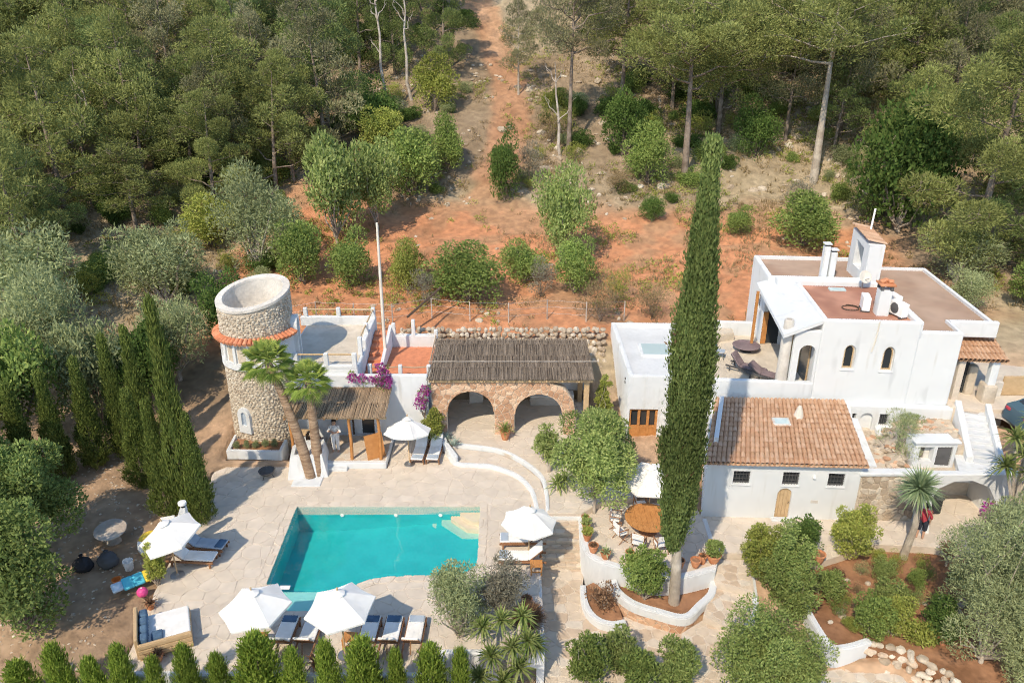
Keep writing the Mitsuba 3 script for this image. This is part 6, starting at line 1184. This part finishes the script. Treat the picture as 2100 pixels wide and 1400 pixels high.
# dead trees
def dead_tree(x, y, h, label, seed, fork=True):
    rg = np.random.default_rng(seed); z = gz(x, y); t = thing('dead_tree', label, 'dead tree'); top = np.array([x - .6, y, z + h]); foot = np.array([x, y, z - .2])
    part(t, 'trunk', limb(foot, top, .17, .03, rg, .012, 6, 6), 'dead_wood', smooth=True)
    for k in range(9 if fork else 4):
        u = rg.uniform(.35, .92); p = foot + (top - foot) * u; a = rg.uniform(-.6, .6) + (0 if k % 2 else PI); l = rg.uniform(1.2, 3.2) * (1.1 - u * .6); b = part(t, 'branch', limb(p, p + [math.cos(a) * l * .6, math.sin(a) * l * .4, l * .8], .06, .012, rg, .06, 4, 5), 'dead_wood', smooth=True)
        e = p + np.array([math.cos(a) * l * .4, math.sin(a) * l * .25, l * .5]); part(b, 'twig', limb(e, e + [math.cos(a) * .3, .2, .7], .025, .006, rg, .08, 3, 4), 'dead_wood')
dead_tree(-11.2, 72.6, 14, 'bare pale dead tree with forked branches in front of the dark forest gap', 7); dead_tree(-9.3, 75.4, 11.5, 'bare thin pale dead trunk right of the forked dead tree', 8, False)
dead_tree(4.1, 67.2, 7.5, 'bare white dead stem beside the dark lower trunk of the tall pine', 9, False); dead_tree(-31, 60, 8, 'bare thin stem in the left forest', 10, False)
# cypresses
for lb, var, x, y, h, w, lf in [
    ('tall dark cypress at the left edge of the deck, highest of its group', 0, -14.0, 28.2, 9.9, 1.38, 'leaf_cypress'), ('shorter cypress leaning on the left flank of the highest one by the deck', 1, -14.95, 28.2, 5.6, 1.25, 'leaf_cypress'), ('low cypress column at the right flank of the highest one by the deck', 2, -13.35, 27.95, 5.2, 1.2, 'leaf_cypress'),
    ('slim cypress behind the deck cypresses, right one of the rear row', 1, -17.8, 33.0, 6.6, 1.3, 'leaf_cypress'), ('slim cypress of the rear row, second from its right end', 2, -18.8, 32.8, 6.3, 1.3, 'leaf_cypress'), ('slim cypress of the rear row, third from its right end', 0, -19.8, 31.9, 5.6, 1.3, 'leaf_cypress'),
    ('slim cypress of the rear row, second from its left end', 1, -20.9, 31.0, 5.4, 1.3, 'leaf_cypress'), ('slim cypress at the left end of the rear row', 2, -21.9, 30.2, 5.2, 1.3, 'leaf_cypress'), ('dark cypress between rear row and deck group', 0, -17.0, 30.6, 4.8, 1.5, 'leaf_cypress')]:
    P_('cypress_tree', lb, 'cypress', 'cypress', var, x, y, h, w, lf)
outl = lambda u: np.interp(u, [0, .05, .12, .28, .45, .58, .70, .84, .93, 1], [.12, .42, .68, .80, .75, .65, .51, .31, .155, .02])
tr, cr = proto_cypress(200, 90000, 15.0, 1.0, (.17, .07), .0, outl, .34, trunk=.20)
t = thing('cypress_tree', 'very tall slender cypress in the white rimmed planter in front of the cottage', 'cypress')
part(t, 'trunk', tube([(6.27, 23.75, -1.0), (6.22, 23.75, 1.0), (6.1, 23.75, 2.8), (6.02, 23.75, 9), (6.05, 23.75, 14)], [.23, .19, .16, .10, .04], 10), 'pale_bark', smooth=True)
part(t, 'crown', (cr[0] * [.84, .84, 1] + [6.02, 23.75, 1.75], cr[1]), 'leaf_spire', uv=cr[2])
rg = np.random.default_rng(77); q = rg.integers(0, len(cr[0]) // 4, 420) * 4; q = q[meshkit.noise(cr[0][q] * [1, 1, .6] + 5) > .55]
v, f, uv = cards(cr[0][q] * [.86, .86, 1] + [6.02, 23.75, 1.75], rg.normal(size=(len(q), 3)) * .4 + [0, 0, .6], .22, .07, rg); part(t, 'dry_sprays', (v, f), 'leaf_brown', uv=uv)
ORD = ('leftmost, at the picture edge', 'second from the left', 'third from the left', 'fourth from the left', 'fifth from the left', 'sixth from the left', 'seventh from the left', 'eighth from the left, widest', 'sixth from the right', 'fifth from the right', 'tallest, fourth from the right', 'third from the right', 'second from the right', 'rightmost')
for k, (u, w, h) in enumerate([(-16.1, 1.1, 3.2), (-14.85, 1.15, 3.5), (-13.7, .75, 3.4), (-12.75, .95, 3.6), (-11.65, .9, 3.4), (-10.65, .85, 3.5), (-9.55, .95, 3.6), (-8.25, 1.4, 3.95), (-7.1, .95, 3.7), (-6.05, 1.1, 3.7), (-4.85, 1.3, 4.1), (-3.78, .8, 3.4), (-2.62, 1.05, 3.9), (-1.68, .8, 3.4)]):
    plant('hedge_cypress', 'young bright green cypress of the front row by the deck, ' + ORD[k], 'cypress', 'hedge', k, u * .985, 18.75 + .1 * (k % 2), h + (-.35, -.1, -.4, -.15)[k % 4], w * (1.1, .92, 1.2, 1.0, .85)[k % 5], 'leaf_hedge', z=-1.65, group='young cypresses in the front row')
# clipped shrubs and bushes of the garden
for k, (lb, stl, x, y, z, h, w, lf) in enumerate([
    ('tall clipped green hedge column between flagstone path and cottage yard', 'clip', 10.35, 23.9, -.5, 3.2, 2.1, 'leaf_clip'), ('lower part of the clipped hedge, nearer the viewer', 'clip', 10.55, 22.9, -.7, 2.6, 1.7, 'leaf_clip'), ('yellowish upper clipped hedge piece by the cottage', 'clip', 9.9, 24.7, -.3, 2.5, 1.9, 'leaf_clip_yellow'),
    ('round clipped dark green ball shrub by the cottage door', 'clip', 11.75, 25.6, 0.2, 1.7, 1.35, 'leaf_dark'), ('tall rounded yellow green shrub at the right corner of the cottage', 'clip', 13.85, 25.8, -.1, 2.4, 1.85, 'leaf_clip_yellow'),
    ('very large round clipped bush at the bottom of the garden', 'clip', 8.75, 19.8, -1.3, 3.3, 4.2, 'leaf_clip'), ('clipped ball bush in the soil bed, its green left half', 'clip', 12.95, 21.75, -.4, 1.8, 1.6, 'leaf_bush'), ('clipped ball bush in the soil bed, its yellowish right half', 'clip', 13.75, 21.7, -.4, 1.75, 1.5, 'leaf_clip_yellow'), ('dark round bush in the soil bed under the olive tree', 'clip', 15.4, 21.5, -.5, 2.0, 1.6, 'leaf_dark'),
    ('bushy oleander growing in the white rimmed planter', 'loose', 5.15, 23.9, -.75, 2.7, 1.9, 'leaf_bush'), ('light green tree with pale trunk between patio and dining terrace', 'tree', 3.6, 28.5, .1, 5.2, 4.7, 'leaf_bright'),
    ('grey green oleander thicket at the near right corner of the deck', 'olive', -1.9, 21.3, -.3, 3.4, 2.5, 'leaf_olive'), ('pale leaved shrub right part of the thicket at the deck corner', 'olive', -.4, 22.1, -.1, 2.8, 2.2, 'leaf_grey'),
    ('green shrub at the bottom of the court, left one', 'loose', 2.55, 20.2, -1.3, 2.2, 1.6, 'leaf_bush'), ('green shrub at the bottom of the court, second from left', 'loose', 3.75, 20.9, -1.3, 2.0, 1.5, 'leaf_bright'), ('green shrub at the bottom of the court, third from left', 'loose', 4.3, 19.6, -1.3, 2.2, 1.5, 'leaf_bush'), ('green shrub at the bottom of the court, right one', 'loose', 5.6, 20.0, -1.3, 2.3, 1.9, 'leaf_clip'),
    ('low green shrub at the bottom edge below the court', 'loose', 3.1, 18.7, -1.5, 1.8, 1.7, 'leaf_bush'), ('green climber between veranda parasol and arcade', 'loose', -4.0, 34.2, .0, 2.1, 1.2, 'leaf_clip_yellow'), ('narrow grassy shrub at the left edge of the deck by the loungers', 'loose', -13.65, 23.9, -.1, 2.2, .9, 'leaf_clip_yellow'),
    ('small shrub in front of the right arch of the arcade', 'loose', 1.6, 32.4, .3, 1.9, 1.4, 'leaf_bright'), ('light green shrub beside the pavilion post', 'loose', 4.7, 35.4, .2, 3.2, .9, 'leaf_clip_yellow'), ('brown leaved plant inside the crescent planter', 'loose', 3.5, 23.75, -1.0, 1.2, 1.3, 'leaf_brown'),
    ('leafy green shrub at the left end of the garden bed', 'loose', 12.2, 23.6, -.4, 1.1, 1.3, 'leaf_clip'), ('leafy light shrub in the middle of the garden bed behind the ball bush', 'loose', 14.3, 23.2, -.4, 1.2, 1.4, 'leaf_bright'), ('low yellowish shrub near the dry stone edge of the bed', 'loose', 14.6, 21.4, -.5, .9, 1.3, 'leaf_clip_yellow'),
    ('bare brown shrub at the rim of the cottage yard under the olive', 'loose', 17.4, 25.2, 0, 1.1, .8, 'leaf_brown')]):
    bushy('garden_shrub', lb, 'shrub', x, y, z, h, w, lf, stl, k, dens=.35 if 'brown' in lb else (.45 if stl == 'olive' else 1.0))
for k, (lb, x, y, z, h, w) in enumerate([('large grey green olive tree in the garden at the lower right corner', 16.2, 20.4, -.6, 6.2, 4.5), ('grey green olive tree rising behind the one at the lower right corner', 17.9, 21.9, -.5, 5.6, 3.8), ('olive tree at the right edge of the cottage yard', 19.6, 23.6, -.2, 4.6, 3.6), ('low olive branches at the bottom right corner of the garden', 17.2, 19.4, -.8, 4.2, 3.4)]):
    bushy('olive_tree', lb, 'olive tree', x, y, z, h, w, 'leaf_olive', 'olive', 60 + k, dens=.85)
for k, (lb, x, y, h, w, lf) in enumerate([('tall green bush in the lower left corner, nearest the deck', -17.3, 21.6, 5.7, 4.0, 'leaf_tall'), ('tall green bush at the left edge in front of the dark cypresses', -19.4, 25.2, 6.2, 4.6, 'leaf_tall'),
    ('dense bush between the left edge and the dark cypresses', -23.0, 27.6, 6.4, 4.8, 'leaf_tall'), ('green bush filling the gap at the left edge behind the corner bush', -21.0, 22.6, 6.4, 4.6, 'leaf_tall')]):
    bushy('bush', lb, 'bush', x, y, gz(x, y), h, w, lf, 'loose', 70 + k, leaf_=(.17, .08), barkm='bark')
k = 0
for x, y, h, w, lf in [(12.2, 24.3, .6, .7, 'leaf_bright'), (12.6, 23.2, .5, .6, 'leaf_clip_yellow'), (14.6, 24.6, .9, 1.0, 'leaf_bright'), (15.3, 25.1, .8, .8, 'leaf_clip_yellow'), (15.6, 24.0, .9, .9, 'leaf_bush'), (16.4, 25.2, .6, .6, 'leaf_clip_yellow'), (12.3, 21.9, .5, .8, 'leaf_clip_yellow'), (15.0, 22.9, .9, .8, 'leaf_bright'), (17.3, 24.2, .7, .8, 'leaf_dark'), (13.9, 24.9, .5, .6, 'leaf_olive'), (12.8, 24.6, .5, .6, 'leaf_brown'), (14.2, 23.6, .6, .7, 'leaf_bright'), (15.2, 23.6, .5, .6, 'leaf_brown'), (12.1, 22.7, .6, .8, 'leaf_bush'), (11.7, 23.9, .5, .6, 'leaf_olive'), (16.3, 24.6, .6, .8, 'leaf_bush'), (14.9, 25.6, .6, .7, 'leaf_clip_yellow'), (13.3, 23.8, .4, .5, 'leaf_dry')]:
    P_('bed_plant', 'small leafy plant growing in the red soil of the garden bed', 'plant', 'sparse' if k % 2 else 'tree', k, x, y, h * 1.1, w * 1.15, lf, z=-.36, group='small plants in the garden bed'); k += 1
for k in range(5): P_('planter_tuft', 'small green tuft in the white planter at the tower foot', 'plant', 'bush', k, -13.5 + .45 * k, 33.15 + .05 * k, .42, .42, 'leaf_olive', z=.48, group='tufts in the tower planter')
# bougainvillea
def bougain(name, label, pts, n, seed):
    rg = np.random.default_rng(seed); t = thing(name, label, 'climbing plant'); cs = np.array(pts, float); rs = rg.uniform(.12, .30, len(cs))
    part(t, 'stems', [limb(cs[0] - [0, 0, 1.2], c, .03, .008, rg, .06) for c in cs], 'bark', smooth=True)
    v, f, uv = clump_leaves(cs, rs, n, .13, .09, rg, .5, .1); part(t, 'flowers', (v, f), 'flower', uv=uv)
    v, f, uv = clump_leaves(cs + rg.normal(size=cs.shape) * .12, rs, n // 3, .14, .07, rg, .5, .1); part(t, 'leaves', (v, f), 'leaf_bush', uv=uv)
bougain('bougainvillea', 'magenta bougainvillea climbing up the white wall above the veranda roof', [(-6.5, 34.7, 3.3), (-6.9, 34.6, 3.5), (-6.3, 34.7, 3.8), (-6.5, 34.7, 4.15), (-6.1, 34.6, 3.5), (-7.4, 34.6, 3.6), (-7.9, 34.6, 3.65), (-6.6, 34.5, 3.6), (-6.2, 34.6, 3.3)], 650, 3)
bougain('bougainvillea', 'magenta bougainvillea hanging at the left end of the arched stone wall', [(-4.4, 34.6, 2.6), (-4.3, 34.6, 3.0), (-4.55, 34.5, 2.3), (-4.2, 34.6, 2.8)], 280, 4)
bougain('bougainvillea', 'small magenta bougainvillea above the olive tree at the right', [(18.35, 25.0, 2.5), (18.4, 25.0, 2.7), (18.3, 24.9, 2.35)], 200, 5)
# palms
def palm(x, y, z, top, label, seed, n=30, r=1.15):
    rg = np.random.default_rng(seed); t = thing('palm_tree', label, 'palm'); foot, top = np.array([x, y, z], float), np.array(top, float); s = np.linspace(0, 1, 14)[:, None]
    pts = foot + (top - foot) * s + (np.array([.0, -.0, 0]) + [(top - foot)[0] * -.35, 0, 0]) * (s * (1 - s)); part(t, 'trunk', tube(pts, np.linspace(.27, .15, 14), 10), 'palm_bark', smooth=True)
    vs, fs, us, m, st = [], [], [], 0, []
    for k in range(n):
        a = k * 2.39996; e = 1.35 - 2.1 * (k / n) + rg.uniform(-.12, .12); d = np.array([math.cos(a) * math.cos(e), math.sin(a) * math.cos(e), math.sin(e)]); l = r * rg.uniform(.5, .72); c = top + d * l - [0, 0, .06 * (1.4 - e)]; st.append(tube([top, top + d * l * .55 + [0, 0, .03], c], [.022, .018, .014], 4, False))
        side = unit(np.cross(d, [0, 0, 1.0]) if abs(d[2]) < .97 else np.array([1.0, 0, 0])); nn = np.cross(side, d)
        for q in np.linspace(-1.4, 1.4, 17):   # a fan of pleated blades
            b = unit(d * math.cos(q) + side * math.sin(q)); L = r * .72 * rg.uniform(.85, 1.1) * (1 - .18 * abs(q)); w = .042; sd = np.cross(b, nn); tip = c + b * L - [0, 0, .22 * L] + nn * .04
            mid = c + b * L * .55; vs += [c, mid + sd * w * .5 + nn * .02, tip, mid - sd * w * .5 - nn * .02]; fs += [[m, m + 1, m + 2], [m, m + 2, m + 3]]; us += [[min(1, max(0, rg.random() * .8 + .1 * e)), .5]] * 4; m += 4
    part(t, 'stalks', st, 'leaf_palm', uv=None); part(t, 'fronds', (np.array(vs), np.array(fs)), 'leaf_palm', uv=np.array(us))
    part(t, 'dry_skirt', cards(top + rg.normal(size=(90, 3)) * [.1, .1, .12] - [0, 0, .3], rg.normal(size=(90, 3)) * [.6, .6, .2] + [0, 0, -1], .5, .06, rg)[:2], 'dead_wood')
palm(-9.5, 31.35, 0, (-11.05, 32.0, 5.75), 'taller palm leaning left in front of the stone tower', 1, 40, 1.0); palm(-9.15, 31.55, 0, (-9.35, 32.1, 4.75), 'shorter palm right of the leaning one', 2, 34, .92)
# sword leaved trees
def yucca(x, y, z, heads, label, seed, L=.62, W=.07, n=60, leafm='leaf_yucca', trunkr=.09, lo=-.6, bend=.25, barkm='pale_bark'):
    rg = np.random.default_rng(seed); t = thing('yucca_tree', label, 'yucca'); foot = np.array([x, y, z], float)
    for hx, hy, hz_ in heads:
        c = np.array([x + hx, y + hy, z + hz_]); part(t, 'trunk', tube([foot, foot + (c - foot) * [.35, .35, .5] + rg.normal(size=3) * .05, c], [trunkr, trunkr * .75, trunkr * .6], 7), barkm, smooth=True)
        v, f, uv = rosette(c, n, L, W, rg, lo, 1.45, bend); part(t, 'leaf_head', (v, f), leafm, uv=uv)
yucca(-.1, 19.9, -1.7, [(-.9, .5, 2.9), (-.25, .6, 3.1), (.45, .7, 3.2), (-.6, -.2, 2.3), (.1, 0, 2.5), (.65, .2, 2.6), (-1.0, -.4, 1.6), (-.2, -.5, 1.5), (.35, -.3, 1.9), (.9, .5, 2.1)], 'many headed yucca at the near right corner of the deck', 1)
yucca(20.75, 27.0, .1, [(-.7, 0, 4.6), (.1, .3, 5.2), (.9, .2, 4.8), (-.3, -.3, 4.0), (.5, -.3, 4.1), (1.1, -.2, 3.6), (-.9, -.2, 3.4), (.1, -.5, 3.3)], 'tall many headed yucca at the right edge below the driveway', 2, .75, .085)
yucca(16.05, 25.9, -.3, [(.0, .0, 3.35)], 'dragon tree with one round spiky head on a pale trunk in the garden bed', 3, 1.05, .075, 230, 'leaf_dragon', .17, -.75, .12)
yucca(1.75, 31.4, .3, [(-.3, 0, 1.2), (.25, .1, 1.4), (0, -.2, .9)], 'small yucca on the upper patio in front of the right arch', 4, .5, .07, 46)
yucca(2.05, 29.9, .3, [(0, 0, .35), (.35, .2, .4)], 'spiky rosette plants in the round bed at the patio edge', 5, .7, .07, 44)
yucca(15.9, 22.95, -.36, [(0, 0, .4)], 'small spiky palm in the middle of the garden bed', 6, .6, .06, 50)
def agave(x, y, z, r, label, seed):
    t = thing('agave', label, 'agave'); rg = np.random.default_rng(seed)
    for k in range(15):
        a = k * 2.4; e = .35 + 1.0 * k / 15; d = np.array([math.cos(a) * math.cos(e), math.sin(a) * math.cos(e), math.sin(e)]); s = np.array([-math.sin(a), math.cos(a), 0]); u = np.cross(d, s); u = u if u[2] > 0 else -u; c = np.array([x, y, z])
        pr_ = [(.0, .05), (.3, .085), (.65, .06), (1.0, .003)]; v = []
        for q, w in pr_: p = c + d * r * q; v += [p - s * w * r * 1.2 + u * .03 * r, p + s * w * r * 1.2 + u * .03 * r, p - u * w * .5 * r]
        f = []
        for i in range(3):
            for j in range(3): a0, b0 = i * 3 + j, i * 3 + (j + 1) % 3; f += [[a0, b0, b0 + 3], [a0, b0 + 3, a0 + 3]]
        part(t, 'leaf', (np.array(v), np.array(f)), 'leaf_agave', uv=np.tile([rg.random(), .5], (len(v), 1)))
agave(4.55, 18.55, -1.3, 1.25, 'large blue grey agave at the bottom edge among the court shrubs', 1); agave(5.9, 18.7, -1.3, .7, 'small pale agave right of the large one', 2)
agave(-3.3, 34.4, .3, .45, 'small agave beside the left pier of the arcade', 3); agave(-2.9, 33.75, .3, .5, 'small agave at the curved step rim', 4)
rg = np.random.default_rng(44)
for k in range(26):
    x, y = rg.uniform(11.6, 17.2), rg.uniform(21.6, 25.4); m, uv = lumps(np.array([[x, y, -.33]]), rg.uniform(.05, .16, (1, 3)) * [1.2, 1, .6], rg, k); solo('bed_rock', m, 'rubble_stone', 'pale stone lying on the red soil of the garden bed', 'rock', 'pale stones in the garden bed', uv=uv)
# flower pots with plants
def tuft(lf, L=.45, n=26, w=.05):
    def g(t, x, y, z):
        v, f, uv = rosette(np.array([x, y, z]), n, L, w, np.random.default_rng(int(x * 100 + y * 10) % 1000), .2, 1.45, .3); part(t, 'plant', (v, f), lf, uv=uv)
    return g
def ball(lf, r=.32, n=700):
    def g(t, x, y, z):
        rg = np.random.default_rng(int(x * 100 + y * 10) % 1000); v, f, uv = clump_leaves(np.array([[x, y, z + r * .7], [x + .1, y, z + r], [x - .1, y + .05, z + r * .9]]), [r * .8, r * .6, r * .6], n, .09, .05, rg, .5, .3); part(t, 'plant', (v, f), lf, uv=uv)
    return g
for x, y, z, r, h, lb, pl in [(3.14, 27.7, .12, .16, .32, 'terracotta pot at the top end of the row on the curved wall', tuft('leaf_bush', .25)), (3.12, 27.15, .12, .17, .34, 'second pot from the top of the row on the curved wall', ball('leaf_bright', .2, 300)), (3.12, 26.5, .12, .18, .32, 'third pot from the top of the row on the curved wall, yellow green plant', ball('leaf_clip_yellow', .22, 350)),
        (3.3, 25.75, .12, .2, .34, 'fourth pot of the row on the curved wall, reddish plant', tuft('leaf_brown', .3)), (3.75, 25.35, .12, .2, .30, 'pot at the lower end of the row on the curved wall, spiky plant', tuft('leaf_olive', .45)), (4.7, 25.25, .02, .17, .52, 'tall terracotta pot on the terrace floor behind the curved wall', tuft('leaf_bush', .3)),
        (6.6, 24.75, .12, .19, .40, 'terracotta pot left of the cypress trunk', tuft('leaf_brown', .25)), (7.25, 24.85, .12, .20, .34, 'terracotta pot just right of the cypress trunk', None), (7.6, 25.15, .02, .16, .40, 'slim terracotta pot near the terrace corner', tuft('leaf_brown', .5, 14, .03)), (8.05, 25.2, .06, .28, .38, 'wide terracotta bowl with a green ball plant at the terrace corner', ball('leaf_clip', .42, 1200)),
        (8.15, 26.0, .02, .15, .42, 'terracotta pot behind the wide bowl at the terrace corner', tuft('leaf_dark', .2)), (12.25, 25.25, .01, .26, .42, 'lone orange terracotta pot on the cottage yard', None), (15.3, 21.3, -.36, .22, .38, 'terracotta pot at the near rim of the garden bed', None), (-.35, 34.4, .3, .25, .52, 'big terracotta pot at the middle pier of the arcade', tuft('leaf_yucca', .8, 34)),
        (-12.05, 20.1, .02, .2, .3, 'terracotta pot with red brown plant right of the daybed', tuft('leaf_brown', .45)), (-13.35, 22.6, .02, .16, .26, 'small pot with dry plant behind the daybed', tuft('leaf_brown', .5)), (-6.55, 19.75, .02, .16, .25, 'pot with a dry red plant between the front cypresses', tuft('leaf_brown', .6)),
        (17.4, 22.6, -.36, .2, .3, 'pale pot in the garden bed beside the small spiky palm', None), (.55, 22.9, .02, .2, .22, 'low terracotta bowl at the deck edge by the thicket', tuft('leaf_brown', .3))]: pot(x, y, z, r, h, lb, pl)
t = thing('straw_bundle', 'brown thatched bundle lying on the deck by the thicket', 'straw bundle'); rg = np.random.default_rng(9)
v, f, uv = cards(np.array([.55, 21.9, .1]) + rg.normal(size=(900, 3)) * [.05, .05, .04], unit(rg.normal(size=(900, 3)) + [.3, .5, .9]), .75, .04, rg); part(t, 'straw', (v, f), 'leaf_brown', uv=uv); part(t, 'core', lumps(np.array([(.6, 22.05, .3)]), np.array([(.38, .42, .3)]), rg)[0], 'teak')
rg = np.random.default_rng(301)
for k in range(275):
    x, y = (rg.uniform(-30, 42), rg.uniform(57, 90)) if k < 250 else (rg.uniform(1, 26), rg.uniform(60, 78))
    if 149 < k < 250: x, y = rg.uniform(-52, -15), rg.uniform(45, 62)
    if abs(x + 2.6 - 2.4 * math.sin((y - 60) * .11)) < 2.6 or (x < -14 and k < 150 and rg.random() < .5): continue
    if y < 62 and k < 150 and rg.random() < .7: continue
    h = rg.uniform(.9, 2.6); plant('scrub_bush', 'low scrub bush ' + zone(x, y), 'bush', ('bush', 'tree', 'sparse', 'olive')[k % 4], k, x, y, h, h * rg.uniform(.9, 1.9), ('leaf_bush', 'leaf_dark', 'leaf_clip_yellow', 'leaf_olive')[k % 4], dz=-.28 * h, wy=h * rg.uniform(.8, 1.6), group='scrub bushes ' + zone(x, y))
# ground cover, loose rocks and litter
rg = np.random.default_rng(300)
def scatter(n, box_, fn):
    P = np.c_[rg.uniform(box_[0], box_[1], n), rg.uniform(box_[2], box_[3], n)]; m = fn(P[:, 0], P[:, 1]) > rg.random(n); P = P[m]; return np.c_[P, ground(P[:, 0], P[:, 1])]
def infield(x, y): return (y > 44.5) & (y < 60) & (x > -18) & (x < 25)
dens = lambda x, y: np.where(infield(x, y), .07 + .75 * (meshkit.fbm(np.stack([x * .22, y * .22, x * 0], -1), 3, 4) > .54), np.clip(.25 + 2.2 * (meshkit.fbm(np.stack([x * .15, y * .15, x * 0], -1), 3, 2) - .4), 0, 1)) * np.where(np.abs(x + 2.6 - 2.4 * np.sin((y - 60) * .11)) < 1.6, np.where(y > 60, .12, 1), 1)
G = scatter(15000, (-34, 44, 42, 84), dens)
k = np.repeat(np.arange(len(G)), 7); n = len(k)
v, f, uv = cards(G[k] + rg.normal(size=(n, 3)) * [.10, .10, 0], rg.normal(size=(n, 3)) * [.5, .5, .1] + [0, 0, .9], rg.uniform(.18, .55, n), .05, rg)
solo('dry_grass', (v, f), 'leaf_dry', 'dry yellow grass tufts on the slopes', 'grass', uv=uv, kind='stuff')
G = scatter(7600, (-34, 44, 43, 88), lambda x, y: dens(x, y) * .9 * (meshkit.fbm(np.stack([x * .3, y * .3, x * 0 + 4], -1), 2, 8) > .46))
k = np.repeat(np.arange(len(G)), 26); n = len(k); s = rg.uniform(.18, .55, len(G))[k]
d = unit(rg.normal(size=(n, 3)) + [0, 0, .7]); d[:, 2] = np.abs(d[:, 2])
v, f, uv = cards(G[k] + d * s[:, None] * rg.uniform(.4, 1, n)[:, None], d + rg.normal(size=(n, 3)) * .5, .22, .07, rg, nrm=d)
solo('low_scrub', (v, f), 'leaf_clip_yellow', 'low green scrub growing between the grass on the slopes', 'scrub', uv=uv, kind='stuff')
G = scatter(2600, (-20, 30, 43, 84), lambda x, y: np.where(infield(x, y), .12, .8) * (meshkit.fbm(np.stack([x * .25, y * .25, x * 0 + 9], -1), 2, 3) > .5)); 
m, uv = lumps(G, rg.uniform(.06, .26, (len(G), 3)) * [1, 1, .7], rg, 2); solo('rubble', m, 'rubble_stone', 'pale loose rubble strewn over the slope', 'rubble', uv=uv, kind='stuff')
G = scatter(900, (-2, 30, 58, 82), lambda x, y: np.where((y > 60) & (x > -1), .9, 0.0))[:90]
for q, p in enumerate(G):
    m, uv = lumps(p[None], rg.uniform(.16, .48, (1, 3)) * [1, 1, .7], rg, q, 2); solo('rock', m, 'rubble_stone', 'pale limestone rock lying on the dry slope', 'rock', 'pale rocks on the slope', uv=uv)
G = scatter(1500, (-26, -14.6, 18, 34), lambda x, y: np.where((x > -15.5) & (y > 27), 0, .9)); m, uv = lumps(G, rg.uniform(.02, .07, (len(G), 3)) * [1, 1, .6], rg, 6); solo('gravel', m, 'rubble_stone', 'small stones on the shaded soil left of the deck', 'gravel', uv=uv, kind='stuff')
print(len(scene), 'entries')
